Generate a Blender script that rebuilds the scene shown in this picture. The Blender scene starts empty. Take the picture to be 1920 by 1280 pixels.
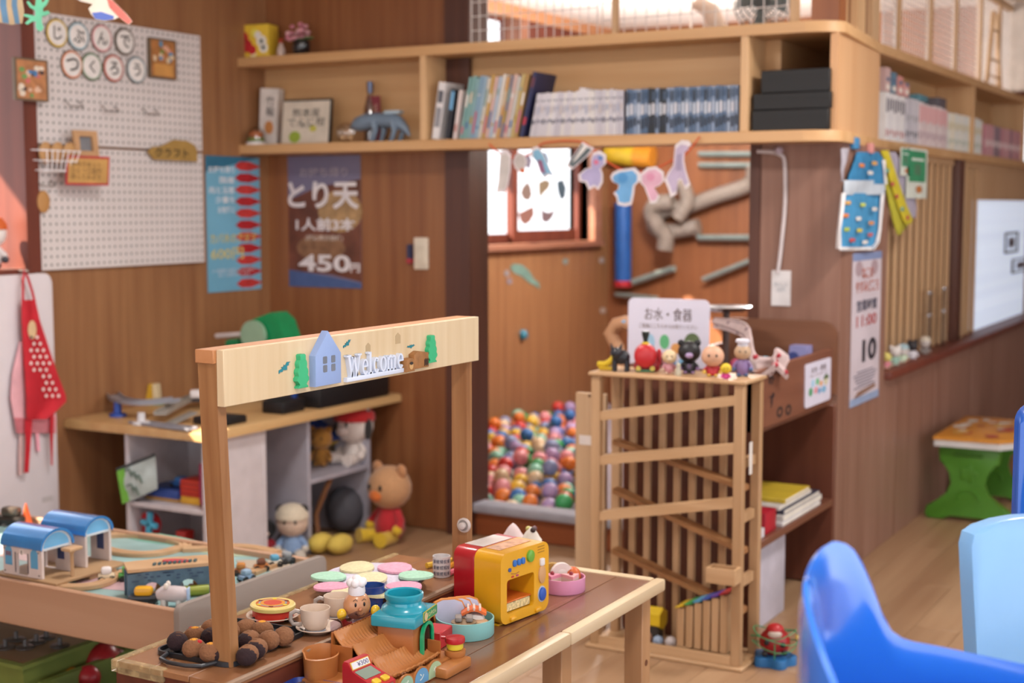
import bpy, bmesh, math, random
from mathutils import Vector as V, Matrix
RAD = math.radians
rnd = random.Random(11)
S = bpy.context.scene
COL = S.collection

# ---------------------------------------------------------------- camera, light, exposure
F, CAMH, YAW, PIT = 2667.0, 1.42, RAD(29.4), RAD(5.46)
cam = bpy.data.cameras.new('camera')
camo = bpy.data.objects.new('camera', cam)
COL.objects.link(camo)
camo.location = (0, 0, CAMH)
camo.rotation_euler = (RAD(90) - PIT, 0, YAW)
cam.sensor_width = 36
cam.lens = 36 * F / 1920
cam.dof.use_dof = True
cam.dof.focus_distance = 2.72
cam.dof.aperture_fstop = 3.3
cam.clip_start = .05
S.camera = camo

w = bpy.data.worlds.new('sky')
S.world = w
w.use_nodes = True
bg = w.node_tree.nodes['Background']
bg.inputs[0].default_value = (.95, .965, 1, 1)
bg.inputs[1].default_value = 1.6

sun = bpy.data.lights.new('sun', 'SUN')
sun.energy = 20
sun.angle = RAD(.6)
sun.color = (1, .86, .68)
suno = bpy.data.objects.new('sun', sun)
COL.objects.link(suno)
suno.location = (-8, -6, 6)
suno.rotation_euler = V((.65, .4, -.65)).to_track_quat('-Z', 'Y').to_euler()

S.view_settings.view_transform = 'Standard'
S.view_settings.look = 'None'
S.view_settings.gamma = 1
S.view_settings.use_curve_mapping = False
S.view_settings.exposure = .5
S.cycles.use_denoising = True
S.cycles.max_bounces = 8
S.cycles.transparent_max_bounces = 12

# ---------------------------------------------------------------- projection of photo points onto real planes
_f = V((-math.sin(YAW) * math.cos(PIT), math.cos(YAW) * math.cos(PIT), -math.sin(PIT)))
_r = V((math.cos(YAW), math.sin(YAW), 0))
_u = _r.cross(_f)
_c = V((0, 0, CAMH))
def ray(a, b): return _f + _r * ((a - 960) / F) + _u * ((640 - b) / F)
def ox(a, b, x): d = ray(a, b); return _c + d * (x / d.x)
def oy(a, b, y): d = ray(a, b); return _c + d * (y / d.y)
def oz(a, b, z): d = ray(a, b); return _c + d * ((z - CAMH) / d.z)
def dep(p): return (V(p) - _c).dot(_f)
def sz(n, p): return n * dep(p) / F
def facing(p): return math.atan2(-p[0], p[1])

# ---------------------------------------------------------------- materials
def lin(h):
    h = h.lstrip('#')
    o = []
    for i in (0, 2, 4):
        c = int(h[i:i + 2], 16) / 255
        o.append(c / 12.92 if c <= .04045 else ((c + .055) / 1.055) ** 2.4)
    return (o[0], o[1], o[2], 1)
_m = {}
def mat(c, rough=.5, met=0, var=.05, scale=14, bump=0, trans=0, emit=0, coat=0, alpha=1, sheen=0):
    key = (c, rough, met, var, scale, bump, trans, emit, coat, alpha, sheen)
    if key in _m: return _m[key]
    m = bpy.data.materials.new('paint_' + c.strip('#'))
    m.use_nodes = True
    nt = m.node_tree; b = nt.nodes['Principled BSDF']
    b.inputs['Roughness'].default_value = rough
    b.inputs['Metallic'].default_value = met
    b.inputs['Transmission Weight'].default_value = trans
    b.inputs['Coat Weight'].default_value = coat
    b.inputs['Coat Roughness'].default_value = .12
    b.inputs['Alpha'].default_value = alpha
    if sheen: b.inputs['Sheen Weight'].default_value = sheen
    L = lin(c)
    b.inputs['Base Color'].default_value = L
    if emit:
        b.inputs['Emission Color'].default_value = L
        b.inputs['Emission Strength'].default_value = emit
    if var or bump:
        tc = nt.nodes.new('ShaderNodeTexCoord')
        n = nt.nodes.new('ShaderNodeTexNoise')
        n.inputs['Scale'].default_value = scale
        n.inputs['Detail'].default_value = 3
        nt.links.new(tc.outputs['Object'], n.inputs['Vector'])
        if var:
            r = nt.nodes.new('ShaderNodeValToRGB')
            e = r.color_ramp.elements
            e[0].position = .3; e[1].position = .7
            e[0].color = tuple(x * (1 - var * 2) for x in L[:3]) + (1,)
            e[1].color = tuple(min(1, x * (1 + var * 2)) for x in L[:3]) + (1,)
            nt.links.new(n.outputs['Fac'], r.inputs[0])
            nt.links.new(r.outputs[0], b.inputs['Base Color'])
        if bump:
            bp = nt.nodes.new('ShaderNodeBump')
            bp.inputs['Strength'].default_value = bump
            bp.inputs['Distance'].default_value = .004
            nt.links.new(n.outputs['Fac'], bp.inputs['Height'])
            nt.links.new(bp.outputs[0], b.inputs['Normal'])
    _m[key] = m
    return m
def wood(c1, c2, axis='z', scale=18, rough=.5, big=1.2, coat=0, bigamt=.35):
    key = ('wood', c1, c2, axis, scale, rough, big, coat, bigamt)
    if key in _m: return _m[key]
    m = bpy.data.materials.new('wood_' + c1.strip('#'))
    m.use_nodes = True
    nt = m.node_tree; N = nt.nodes; Lk = nt.links; b = N['Principled BSDF']
    b.inputs['Roughness'].default_value = rough
    b.inputs['Coat Weight'].default_value = coat
    b.inputs['Coat Roughness'].default_value = .15
    tc = N.new('ShaderNodeTexCoord'); oi = N.new('ShaderNodeObjectInfo')
    ad = N.new('ShaderNodeVectorMath'); ad.operation = 'MULTIPLY_ADD'
    cb = N.new('ShaderNodeCombineXYZ')
    for i in range(3): Lk.new(oi.outputs['Random'], cb.inputs[i])
    Lk.new(cb.outputs[0], ad.inputs[0]); ad.inputs[1].default_value = (7, 5, 9)
    Lk.new(tc.outputs['Object'], ad.inputs[2])
    def nz(s, st, det):
        mp = N.new('ShaderNodeMapping')
        v = [s, s, s]; v['xyz'.index(axis)] = s * st
        mp.inputs['Scale'].default_value = v
        n = N.new('ShaderNodeTexNoise'); n.inputs['Detail'].default_value = det
        n.inputs['Scale'].default_value = 1
        Lk.new(ad.outputs[0], mp.inputs[0]); Lk.new(mp.outputs[0], n.inputs['Vector'])
        return n.outputs['Fac']
    g = nz(scale, .05, 5); k = nz(big, .35, 2)
    mx = N.new('ShaderNodeMix'); mx.inputs[0].default_value = bigamt
    Lk.new(g, mx.inputs[2]); Lk.new(k, mx.inputs[3])
    r = N.new('ShaderNodeValToRGB'); e = r.color_ramp.elements
    e[0].position = .34; e[1].position = .66
    e[0].color = lin(c1); e[1].color = lin(c2)
    Lk.new(mx.outputs[0], r.inputs[0]); Lk.new(r.outputs[0], b.inputs['Base Color'])
    bp = N.new('ShaderNodeBump'); bp.inputs['Strength'].default_value = .08; bp.inputs['Distance'].default_value = .002
    Lk.new(g, bp.inputs['Height']); Lk.new(bp.outputs[0], b.inputs['Normal'])
    _m[key] = m
    return m
def glass(c='#ffffff', rough=.05, k=.12):
    key = ('glass', c, rough, k)
    if key in _m: return _m[key]
    m = bpy.data.materials.new('clear_' + c.strip('#'))
    m.use_nodes = True
    nt = m.node_tree; nt.nodes.clear()
    o = nt.nodes.new('ShaderNodeOutputMaterial'); t = nt.nodes.new('ShaderNodeBsdfTransparent')
    g = nt.nodes.new('ShaderNodeBsdfGlossy'); x = nt.nodes.new('ShaderNodeMixShader')
    t.inputs[0].default_value = lin(c); g.inputs['Roughness'].default_value = rough
    x.inputs[0].default_value = k
    nt.links.new(t.outputs[0], x.inputs[1]); nt.links.new(g.outputs[0], x.inputs[2]); nt.links.new(x.outputs[0], o.inputs[0])
    _m[key] = m
    return m

# ---------------------------------------------------------------- mesh building
WM = {}
def fr(O, U=(1, 0, 0), W=(0, 1, 0)):
    U = V(U).normalized(); W = V(W).normalized(); N = U.cross(W)
    return Matrix(((U.x, W.x, N.x, O[0]), (U.y, W.y, N.y, O[1]), (U.z, W.z, N.z, O[2]), (0, 0, 0, 1)))
def T(p, rz=0, rx=0, ry=0, s=1):
    return Matrix.Translation(V(p)) @ Matrix.Rotation(rz, 4, 'Z') @ Matrix.Rotation(ry, 4, 'Y') @ Matrix.Rotation(rx, 4, 'X') @ Matrix.Scale(s, 4)
FX = lambda O: fr(O, (0, 1, 0), (0, 0, 1))      # a face looking along +x
FY = lambda O: fr(O, (1, 0, 0), (0, 0, 1))      # a face looking along -y
def rrect(w, h, r, n=4, c=(0, 0)):
    r = min(r, w / 2 - 1e-5, h / 2 - 1e-5); o = []
    for cx, cy, a in ((w / 2 - r, h / 2 - r, 0), (-w / 2 + r, h / 2 - r, 90), (-w / 2 + r, -h / 2 + r, 180), (w / 2 - r, -h / 2 + r, 270)):
        for i in range(n + 1):
            t = RAD(a + 90 * i / n)
            o.append((c[0] + cx + r * math.cos(t), c[1] + cy + r * math.sin(t)))
    return o
def disc(rx, ry=None, n=24, c=(0, 0)):
    ry = ry or rx
    return [(c[0] + rx * math.cos(6.2832 * i / n), c[1] + ry * math.sin(6.2832 * i / n)) for i in range(n)]
def arch(w, h, n=12):
    r = w / 2
    return [(-r, 0), (r, 0)] + [(r * math.cos(math.pi * i / n), h - r + r * math.sin(math.pi * i / n)) for i in range(n + 1)]

class MB:
    def __init__(s): s.bm = bmesh.new()
    def _x(s, vs, M):
        if M is not None: bmesh.ops.transform(s.bm, matrix=M, verts=vs)
        return s
    def _merge(s, b, M):
        me = bpy.data.meshes.new('t'); b.to_mesh(me); b.free()
        if M is not None: me.transform(M)
        s.bm.from_mesh(me); bpy.data.meshes.remove(me)
        return s
    def box(s, x0, y0, z0, x1, y1, z1, bev=0, seg=2, M=None):
        b = bmesh.new()
        vs = [b.verts.new((x, y, z)) for x in (x0, x1) for y in (y0, y1) for z in (z0, z1)]
        for f in ((0, 1, 3, 2), (4, 6, 7, 5), (0, 4, 5, 1), (2, 3, 7, 6), (0, 2, 6, 4), (1, 5, 7, 3)): b.faces.new([vs[i] for i in f])
        if bev:
            bev = min(bev, .49 * min(abs(x1 - x0), abs(y1 - y0), abs(z1 - z0)))
            bmesh.ops.bevel(b, geom=b.edges[:], offset=bev, segments=seg, affect='EDGES', profile=.5)
        return s._merge(b, M)
    def cbox(s, c, d, bev=0, seg=2, M=None):
        return s.box(c[0] - d[0] / 2, c[1] - d[1] / 2, c[2] - d[2] / 2, c[0] + d[0] / 2, c[1] + d[1] / 2, c[2] + d[2] / 2, bev, seg, M)
    def rings(s, R, cap=True, closed=False, M=None):
        n = len(R[0]); rv = [[s.bm.verts.new(p) for p in r] for r in R]
        m = len(rv)
        for i in range(m if closed else m - 1):
            a, b = rv[i], rv[(i + 1) % m]
            for j in range(n):
                k = (j + 1) % n
                try: s.bm.faces.new((a[j], a[k], b[k], b[j]))
                except ValueError: pass
        if cap and not closed:
            for r in (rv[0], rv[-1]):
                try: s.bm.faces.new(r)
                except ValueError: pass
        return s._x([v for r in rv for v in r], M)
    def cyl(s, p0, p1, r0, r1=None, n=16, cap=True, M=None):
        return s.tube([p0, p1], [r0, r0 if r1 is None else r1], n, cap=cap, M=M)
    def tube(s, pts, r, n=8, closed=False, cap=True, M=None, flat=1):
        pts = [V(p) for p in pts]; m = len(pts)
        if not hasattr(r, '__len__'): r = [r] * m
        R = []; up = None
        for i, p in enumerate(pts):
            if closed: t = pts[(i + 1) % m] - pts[i - 1]
            else: t = pts[min(i + 1, m - 1)] - pts[max(i - 1, 0)]
            t.normalize()
            if up is None:
                up = V((0, 0, 1)) if abs(t.z) < .9 else V((1, 0, 0))
            up = (up - t * up.dot(t)).normalized()
            b = t.cross(up)
            R.append([p + (up * math.cos(6.28318 * j / n) * flat + b * math.sin(6.28318 * j / n)) * r[i] for j in range(n)])
        return s.rings(R, cap, closed, M)
    def lathe(s, prof, n=28, c=(0, 0, 0), M=None, sx=1, sy=1):
        R = [[(c[0] + max(q, 1e-5) * sx * math.cos(6.28318 * j / n), c[1] + max(q, 1e-5) * sy * math.sin(6.28318 * j / n), c[2] + z) for j in range(n)] for q, z in prof]
        return s.rings(R, True, False, M)
    def ell(s, c, r, n=16, M=None):
        if not hasattr(r, '__len__'): r = (r, r, r)
        k = max(6, n // 2); R = []
        for i in range(k + 1):
            a = math.pi * i / k - math.pi / 2; q = max(math.cos(a), .004)
            R.append([(c[0] + r[0] * q * math.cos(6.28318 * j / n), c[1] + r[1] * q * math.sin(6.28318 * j / n), c[2] + r[2] * math.sin(a)) for j in range(n)])
        return s.rings(R, True, False, M)
    def prism(s, pts, d, M=None, z0=0, bev=0):
        b = bmesh.new()
        a = [b.verts.new((p[0], p[1], z0)) for p in pts]; t = [b.verts.new((p[0], p[1], z0 + d)) for p in pts]
        n = len(pts)
        b.faces.new(a); tf = b.faces.new(t)
        for i in range(n): b.faces.new((a[i], a[(i + 1) % n], t[(i + 1) % n], t[i]))
        if bev: bmesh.ops.bevel(b, geom=list(tf.edges), offset=bev, segments=2, affect='EDGES', profile=.5)
        return s._merge(b, M)
    def hollow(s, outer, inner, d, M=None, z0=0):
        n = len(outer)
        q = [[(p[0], p[1], z) for p in l] for l, z in ((outer, z0), (outer, z0 + d), (inner, z0 + d), (inner, z0))]
        return s.rings(q, False, True, M)
    def sheet(s, fn, nu, nv, th=.002, M=None):
        b = bmesh.new()
        g = [[b.verts.new(fn(i / nu, j / nv)) for j in range(nv + 1)] for i in range(nu + 1)]
        for i in range(nu):
            for j in range(nv): b.faces.new((g[i][j], g[i + 1][j], g[i + 1][j + 1], g[i][j + 1]))
        bmesh.ops.recalc_face_normals(b, faces=b.faces[:])
        bmesh.ops.solidify(b, geom=b.faces[:], thickness=th)
        return s._merge(b, M)
    def mesh(s, name, m, ang=38):
        bm = s.bm
        bmesh.ops.recalc_face_normals(bm, faces=bm.faces[:])
        ca = RAD(ang)
        for f in bm.faces: f.smooth = True
        for e in bm.edges:
            if len(e.link_faces) != 2 or e.calc_face_angle(9) > ca: e.smooth = False
        me = bpy.data.meshes.new(name); bm.to_mesh(me); bm.free()
        if m is not None: me.materials.append(m)
        return me
    def build(s, name, m, parent=None, label=None, cat=None, group=None, kind=None, local=False):
        me = s.mesh(name, m)
        o = bpy.data.objects.new(name, me); COL.objects.link(o)
        if parent is not None:
            P = WM[parent.name]
            if not local: me.transform(P.inverted())
            o.parent = parent; WM[o.name] = P
        else:
            if len(me.vertices):
                xs = [v.co for v in me.vertices]
                b = V(((min(v.x for v in xs) + max(v.x for v in xs)) / 2, (min(v.y for v in xs) + max(v.y for v in xs)) / 2, min(v.z for v in xs)))
            else: b = V((0, 0, 0))
            me.transform(Matrix.Translation(-b)); o.location = b; WM[o.name] = Matrix.Translation(b)
        tag(o, label, cat, group, kind)
        return o
def tag(o, label=None, cat=None, group=None, kind=None):
    for k, v in (('label', label), ('category', cat), ('group', group), ('kind', kind)):
        if v: o[k] = v
    return o
def thing(name, label, cat, loc=(0, 0, 0), rz=0, group=None, rx=0, ry=0):
    o = bpy.data.objects.new(name, None); COL.objects.link(o)
    o.empty_display_size = .02
    M = T(loc, rz, rx, ry)
    o.location = V(loc); o.rotation_euler = (rx, ry, rz)
    WM[o.name] = M
    return tag(o, label, cat, group)
def struct(mb, name, m): return mb.build(name, m, kind='structure')
def place(me, name, M, parent=None, m=None, **k):
    """another object that shares mesh data"""
    o = bpy.data.objects.new(name, me); COL.objects.link(o)
    if parent is not None:
        o.parent = parent; o.matrix_local = WM[parent.name].inverted() @ M
    else: o.matrix_local = M
    WM[o.name] = M
    return tag(o, **k)
def dup(root, loc, rz=None, label=None, group=None):
    def cp(o, par):
        c = o.copy(); COL.objects.link(c)
        if par is not None: c.parent = par
        for ch in list(o.children): cp(ch, c)
        return c
    r = cp(root, None); r.location = V(loc)
    if rz is not None: r.rotation_euler[2] = rz
    if label: r['label'] = label
    if group: r['group'] = group
    return r
def text(body, M, m, parent, w=None, h=None, ext=.0006, bold=0, name='lettering', off=.0008, squash=True, spacing=1, mb=None):
    """lettering centred on the frame M, fitted into w x h"""
    c = bpy.data.curves.new('t', 'FONT'); c.body = body; c.extrude = 0; c.offset = bold; c.align_x = 'CENTER'; c.space_line = spacing
    c.resolution_u = 3
    o = bpy.data.objects.new('t', c)
    me = bpy.data.meshes.new_from_object(o)
    bpy.data.objects.remove(o); bpy.data.curves.remove(c)
    xs = [v.co.x for v in me.vertices]; ys = [v.co.y for v in me.vertices]
    bw, bh = max(xs) - min(xs), max(ys) - min(ys)
    sx = w / bw if w else None; sy = h / bh if h else None
    if sx is None: sx = sy
    if sy is None: sy = sx
    if not squash: sx = sy = min(sx, sy)
    me.transform(Matrix.Translation((0, 0, off)) @ Matrix.Diagonal((sx, sy, 1, 1)) @ Matrix.Translation((-(min(xs) + bw / 2), -(min(ys) + bh / 2), 0)))
    me.transform(M)
    b = MB(); b.bm.from_mesh(me); bpy.data.meshes.remove(me)
    if ext > .002:
        g = bmesh.ops.extrude_face_region(b.bm, geom=b.bm.faces[:])
        N = (M.to_3x3() @ V((0, 0, 1))) * ext
        bmesh.ops.translate(b.bm, verts=[x for x in g['geom'] if isinstance(x, bmesh.types.BMVert)], vec=N)
    return b.build(name, m, parent)
def patch(pts, M, m, parent, name='print', d=.0006, off=.0002):
    return MB().prism(pts, d, M, z0=off).build(name, m, parent)
def rect(w, h, c=(0, 0)):
    return [(c[0] - w / 2, c[1] - h / 2), (c[0] + w / 2, c[1] - h / 2), (c[0] + w / 2, c[1] + h / 2), (c[0] - w / 2, c[1] + h / 2)]

_o1 = 'first second third fourth fifth sixth seventh eighth ninth tenth eleventh twelfth thirteenth fourteenth fifteenth sixteenth seventeenth eighteenth nineteenth'.split()
def ordinal(n):
    if n < 20: return _o1[n - 1]
    t = ('twent', 'thirt', 'fort', 'fift')[n // 10 - 2]
    return t + 'ieth' if n % 10 == 0 else t + 'y-' + _o1[n % 10 - 1]
# ---------------------------------------------------------------- palette of woods
W_WALL = wood('#875b3c', '#a3764f', 'z', 22, .45, 1.6)
W_WALLB = wood('#7c4a2c', '#98653f', 'z', 22, .4, 1.6)
W_RIGHT = wood('#7b5646', '#957060', 'z', 26, .45, 1.2)
W_DARK = wood('#4a2a20', '#5e382a', 'z', 22, .45)
W_RED = wood('#5c2a1e', '#73392a', 'z', 20, .45)
W_SHELF = wood('#bd9060', '#cfa678', 'x', 16, .5, 2)
W_SHELFY = wood('#bd9060', '#cfa678', 'y', 16, .5, 2)
W_SHELFV = wood('#c1966a', '#d4ae82', 'z', 16, .5, 2)
W_PINE = wood('#b8926a', '#ccab86', 'z', 30, .55, 3)
W_PINEX = wood('#b8926a', '#ccab86', 'x', 30, .55, 3)
W_PINEY = wood('#b8926a', '#ccab86', 'y', 30, .55, 3)
W_FLOOR = wood('#937053', '#ab8a6a', 'y', 20, .42, 2, bigamt=.5)
WHITE = mat('#e9e6e4', .5, var=.02)
XL, YB, XR, YI, ZC = -4.22, 5.2, -1.53, 8.83, 2.6

# ---------------------------------------------------------------- floor
fl = MB().box(-4.4, -4, -.06, 3.2, 10, -.005).build('floor', W_FLOOR, kind='structure')
pm = MB().box(-.0745, -.449, -.005, .0745, .449, 0, .0012, 1).mesh('plank', W_FLOOR)
for i in range(31):
    for j in range(8):
        x = -3.9 + i * .15
        y = 1.6 + j * .9 + (i * .37 % 1) * .9
        if y > 8: continue
        if x < XR - .05 and y > 4.7 + (0 if x > -3.1 else .05): continue
        place(pm, 'plank', T((x, y, 0)), fl)
struct(MB().box(-4.36, -4, ZC, 3.2, 10, ZC + .08), 'ceiling', mat('#f3ede6', .8, var=.01))
# the roof goes on outside as eaves over the windows
m = MB(); m.box(-5.69, -4, 2.9, -4.2, 10, 2.98); m.box(-4.36, -4, 2.6, -4.3, 10, 2.9)
struct(m, 'roof', mat('#b7a593', .8))
# ---------------------------------------------------------------- outer wall with its windows
b = MB()
xo = XL - .14
W1, W2 = (2.0, 3.765), (6.35, 8.52)
def wl(y0, y1, z0, z1): b.box(xo, y0, z0, XL, y1, z1)
wl(-4, W1[0], 0, ZC); wl(W1[0], W1[1], 0, 1.17); wl(W1[0], W1[1], 2.2, ZC); wl(W1[1], W2[0], 0, ZC)
wl(W2[0], W2[1], 0, 1.19); wl(W2[0], W2[1], 2.0, 2.2); wl(W2[0], 7.58, 2.54, ZC); wl(7.58, W2[1], 2.43, ZC); wl(W2[1], 9.0, 0, ZC)
struct(b, 'wall_left', W_WALL)
# near window (only its far jamb is in view)
m = MB(); m.box(xo, W1[1] - .02, 1.17, XL + .035, W1[1] + .045, 2.26); m.box(xo, W1[0], 1.13, XL + .045, W1[1], 1.185)
wj = m.build('window_1', W_RED, kind='structure')
m = MB(); m.box(xo + .03, W1[0], 1.185, xo + .06, W1[1] - .09, 1.26); m.box(xo + .03, W1[0], 2.13, xo + .06, W1[1] - .09, 2.2)
m.build('window_sash', W_RED, wj)
MB().box(xo + .042, W1[0], 1.26, xo + .046, W1[1] - .09, 2.13).build('pane', glass(k=.05), wj)
# far window in the ball room
m = MB(); m.box(xo, W2[1], 1.19, XL + .05, W2[1] + .10, 2.02); m.box(xo, W2[0], 1.155, XL + .06, W2[1] + .13, 1.19); m.box(xo, W2[0], 2.0, XL + .02, W2[1], 2.05)
wf = m.build('window_2', wood('#8a5a44', '#a87660', 'y', 20), kind='structure')
def sash(y0, y1, x, z0, z1, fw, par):
    m = MB()
    m.box(x, y0, z0, x + .03, y0 + fw, z1); m.box(x, y1 - fw * .6, z0, x + .03, y1, z1)
    m.box(x, y0 + fw, z0, x + .03, y1 - fw, z0 + fw * 1.15); m.box(x, y0 + fw, z1 - fw, x + .03, y1 - fw, z1)
    f = m.build('sash', W_RED, par)
    MB().box(x + .013, y0 + fw, z0 + fw, x + .017, y1 - fw, z1 - fw).build('pane', glass(k=.04), f)
sash(W2[0], 7.66, xo + .02, 1.19, 2.0, .05, wf)
sash(7.6, W2[1], xo + .055, 1.19, 2.0, .065, wf)
m = MB(); m.box(xo, W2[0], 2.18, XL + .03, W2[1], 2.205); m.box(xo + .03, 7.56, 2.2, XL + .02, 7.66, 2.54)
wu = m.build('window_3', wood('#8a5a44', '#a87660', 'y', 20), kind='structure')
sash(W2[0], 7.56, xo + .02, 2.2, 2.54, .022, wu)
sash(7.66, W2[1], xo + .055, 2.2, 2.43, .022, wu)
struct(MB().box(XL - .02, 7.66, 2.43, XL + .012, 8.83, 2.53), 'trim_2', W_RED)
struct(MB().box(XL, 5.3, 2.53, XL + .03, 8.83, ZC), 'trim_1', wood('#b07850', '#c48d66', 'y'))

# ---------------------------------------------------------------- wall behind the shelf, posts, ball room
struct(MB().box(XL, YB, 0, -3.22, YB + .1, ZC), 'wall_back', W_WALLB)
struct(MB().box(-3.235, YB - .04, 0, -3.115, YB + .12, ZC), 'trim_3', W_DARK)
struct(MB().box(-1.86, YB, 0, XR, YB + .1, 1.66), 'wall_corner', W_RIGHT)
struct(MB().box(-1.885, YB - .012, .14, -1.845, YB + .12, 1.66), 'trim_4', W_DARK)
struct(MB().box(XL, YI, 0, -1.81, YI + .1, ZC), 'wall_ball_room', wood('#7c4a2c', '#985f3a', 'z', 20, .5, 1.2))
struct(MB().box(-1.81, YI, 2.09, -1.52, YI + .1, ZC), 'wall_upper', mat('#c9bdb2', .8))
# pit edge
m = MB().box(-3.12, YB + .01, 0, -1.86, YB + .06, .1)
pit = m.build('pit_edge_panel', wood('#7d3d1c', '#95512a', 'x', 16), kind='structure')
MB().box(-3.12, YB - .02, .1, -1.86, YB + .09, .142, .012).build('edge_cushion', mat('#9fa0ab', .6), pit)

# ---------------------------------------------------------------- right wall: planks, sill, lattice
m = MB(); m.box(XR - .1, YB + .1, 0, XR - .012, 9.7, .70); m.box(XR - .1, YB + .1, .7, XR - .012, 5.86, 1.65); m.box(XR - .1, 9.55, .7, XR, 9.7, 2.6)
wr = m.build('wall_right', W_RIGHT, kind='structure')
y = YB + .1
while y < 9.5:
    wd = rnd.choice((.16, .2, .24, .3))
    z1 = 1.65 if y + wd < 5.87 else .70
    if y < 5.86 < y + wd: wd = 5.86 - y; z1 = 1.65
    MB().box(XR - .012, y + .002, .0, XR + rnd.uniform(-.001, .001), y + wd - .002, z1, .0015, 1).build('plank', W_RIGHT, wr)
    y += wd
struct(MB().box(XR - .14, 5.86, .70, XR + .03, 9.6, .735, .004), 'trim_5', W_RED)
struct(MB().box(-1.66, 5.86, .735, -1.64, 9.6, 1.65), 'wall_lattice_backing', wood('#6d4d34', '#7f5c40', 'z', 20))
W_SLAT = wood('#bb946c', '#cfab84', 'z', 26, .5, 2)
lat = MB().box(-1.66, 5.87, 1.62, -1.6, 9.55, 1.65).build('trim_lattice', W_SLAT, kind='structure')
sl = MB().box(-.008, -.022, .735, .008, .022, 1.62, .002, 1).mesh('slat', W_SLAT)
y = 5.905
while y < 8.02:
    if not 7.36 < y < 7.72: place(sl, 'slat', T((-1.61, y, 0)), lat)
    y += .128
struct(MB().box(-1.68, 7.37, .735, -1.57, 7.49, 1.65, .003), 'trim_6', W_DARK)
struct(MB().box(-1.68, 7.57, .735, -1.59, 7.67, 1.65, .003), 'trim_7', wood('#c09a70', '#d3b28a', 'z'))
dr = MB().box(-1.66, 8.03, .735, -1.63, 9.55, 1.45).build('door_1', mat('#c6d2e6', .4, emit=.25), kind='structure')  # door and ribs glow faintly, standing in for daylight through the panel
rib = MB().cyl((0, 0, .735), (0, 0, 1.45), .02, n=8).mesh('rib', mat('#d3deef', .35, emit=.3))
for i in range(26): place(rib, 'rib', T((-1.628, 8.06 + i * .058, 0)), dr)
struct(MB().box(-1.69, 8.0, 1.45, -1.6, 9.55, 1.62), 'trim_8', W_SLAT)

struct(MB().box(-1.6, 9.7, 0, 3.2, 9.8, ZC), 'wall_aisle_end', W_RIGHT)
struct(MB().box(3.2, 7.0, 0, 3.3, 9.8, ZC), 'wall_added_right', W_RIGHT)  # unseen wall piece, added to cut the light reaching the aisle
# ---------------------------------------------------------------- ceiling lamps
def ceiling_light(x, y, e, label, r=.22):
    o = thing('ceiling_light', label, 'lamp', (x, y, ZC), 0, 'ceiling lamps')
    MB().lathe([(0, 0), (r, 0), (r, -.03), (r * .93, -.035), (r * .93, -.012), (0, -.012)], 32, (x, y, ZC)).build('rim', mat('#e8e6e2', .4), o)
    MB().lathe([(r * .92, -.02), (r * .85, -.05), (r * .5, -.065), (0, -.07)], 32, (x, y, ZC)).build('diffuser', mat('#fff7ee', .4, var=0, emit=5), o)
    l = bpy.data.lights.new('lamp', 'AREA'); l.shape = 'DISK'; l.size = r * 2; l.energy = e; l.color = (1, .96, .92)
    lo = bpy.data.objects.new('lamp', l); COL.objects.link(lo); lo.location = (0, 0, -.085); lo.parent = o
ceiling_light(-2.3, 3.2, 24, 'round white ceiling lamp above the toy tables')
ceiling_light(-.4, 4.6, 26, 'round white ceiling lamp over the aisle by the planked wall')
ceiling_light(-.4, 1.2, 20, 'round white ceiling lamp near the chairs')
# added globe lamp, out of view behind the shelf, to brighten the ball room
gl = thing('added_globe_lamp', 'added white globe lamp, unseen behind the shelf, brightening the ball room', 'lamp', (-3.0, 7.3, ZC))
MB().ell((-3.0, 7.3, 2.2), .16, 24).build('globe', mat('#fff7ee', .6, var=0, emit=4), gl)
MB().cyl((-3.0, 7.3, 2.36), (-3.0, 7.3, ZC), .004, n=6).build('cord', mat('#d8d4cc', .6), gl)
l = bpy.data.lights.new('lamp', 'POINT'); l.shadow_soft_size = .18; l.energy = 110; l.color = (1, .96, .92)
lo = bpy.data.objects.new('lamp', l); COL.objects.link(lo); lo.location = (0, 0, 2.0 - ZC); lo.parent = gl
# ---------------------------------------------------------------- the long shelf that runs round the corner
SY, WX = 5.0, -1.57           # front edge of the run along the back, front edge of the run along the right wall
Z0, Z1, Z2, Z3 = 1.65, 1.69, 2.035, 2.075
shelf = thing('wall_bookshelf', 'long light wood open shelf wrapping round the corner above the ball room', 'shelf', (-2.9, SY, Z0))
out = [(XL, SY), (-1.62, SY)]
for i in range(6):
    t = i / 5; out.append((-1.62 + .125 * math.sin(t * 1.45), SY + .10 * (1 - math.cos(t * 1.45))))
out += [(WX, 5.85), (WX, 9.6), (WX - .22, 9.6), (WX - .22, YB), (XL, YB)]
for z0, z1, n in ((Z0, Z1, 'bottom_board'), (Z2, Z3, 'top_board')):
    MB().prism(out, z1 - z0, None, z0, .004).build(n, W_SHELF, shelf)
def divider(x): MB().box(x, SY + .004, Z1, x + .03, YB - .012, Z2, .002, 1).build('divider', W_SHELFV, shelf)
xs1 = oy(786, 200, SY).x; xs2 = oy(1387, 160, SY).x
divider(xs1); divider(xs2)
MB().box(XL, YB - .012, Z1, WX - .2, YB, Z2).build('back_panel', W_SHELF, shelf)
MB().prism([(-1.512, SY + .05), (WX - .004, 5.84), (WX - .03, 5.84), (-1.54, SY + .05)], Z2 - Z1, None, Z1).build('corner_panel', wood('#c9976a', '#d9ae82', 'z', 10, .5, 1), shelf)
MB().box(WX - .22, YB, Z1, WX - .2, 9.6, Z2).build('back_panel', W_SHELFY, shelf)
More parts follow.
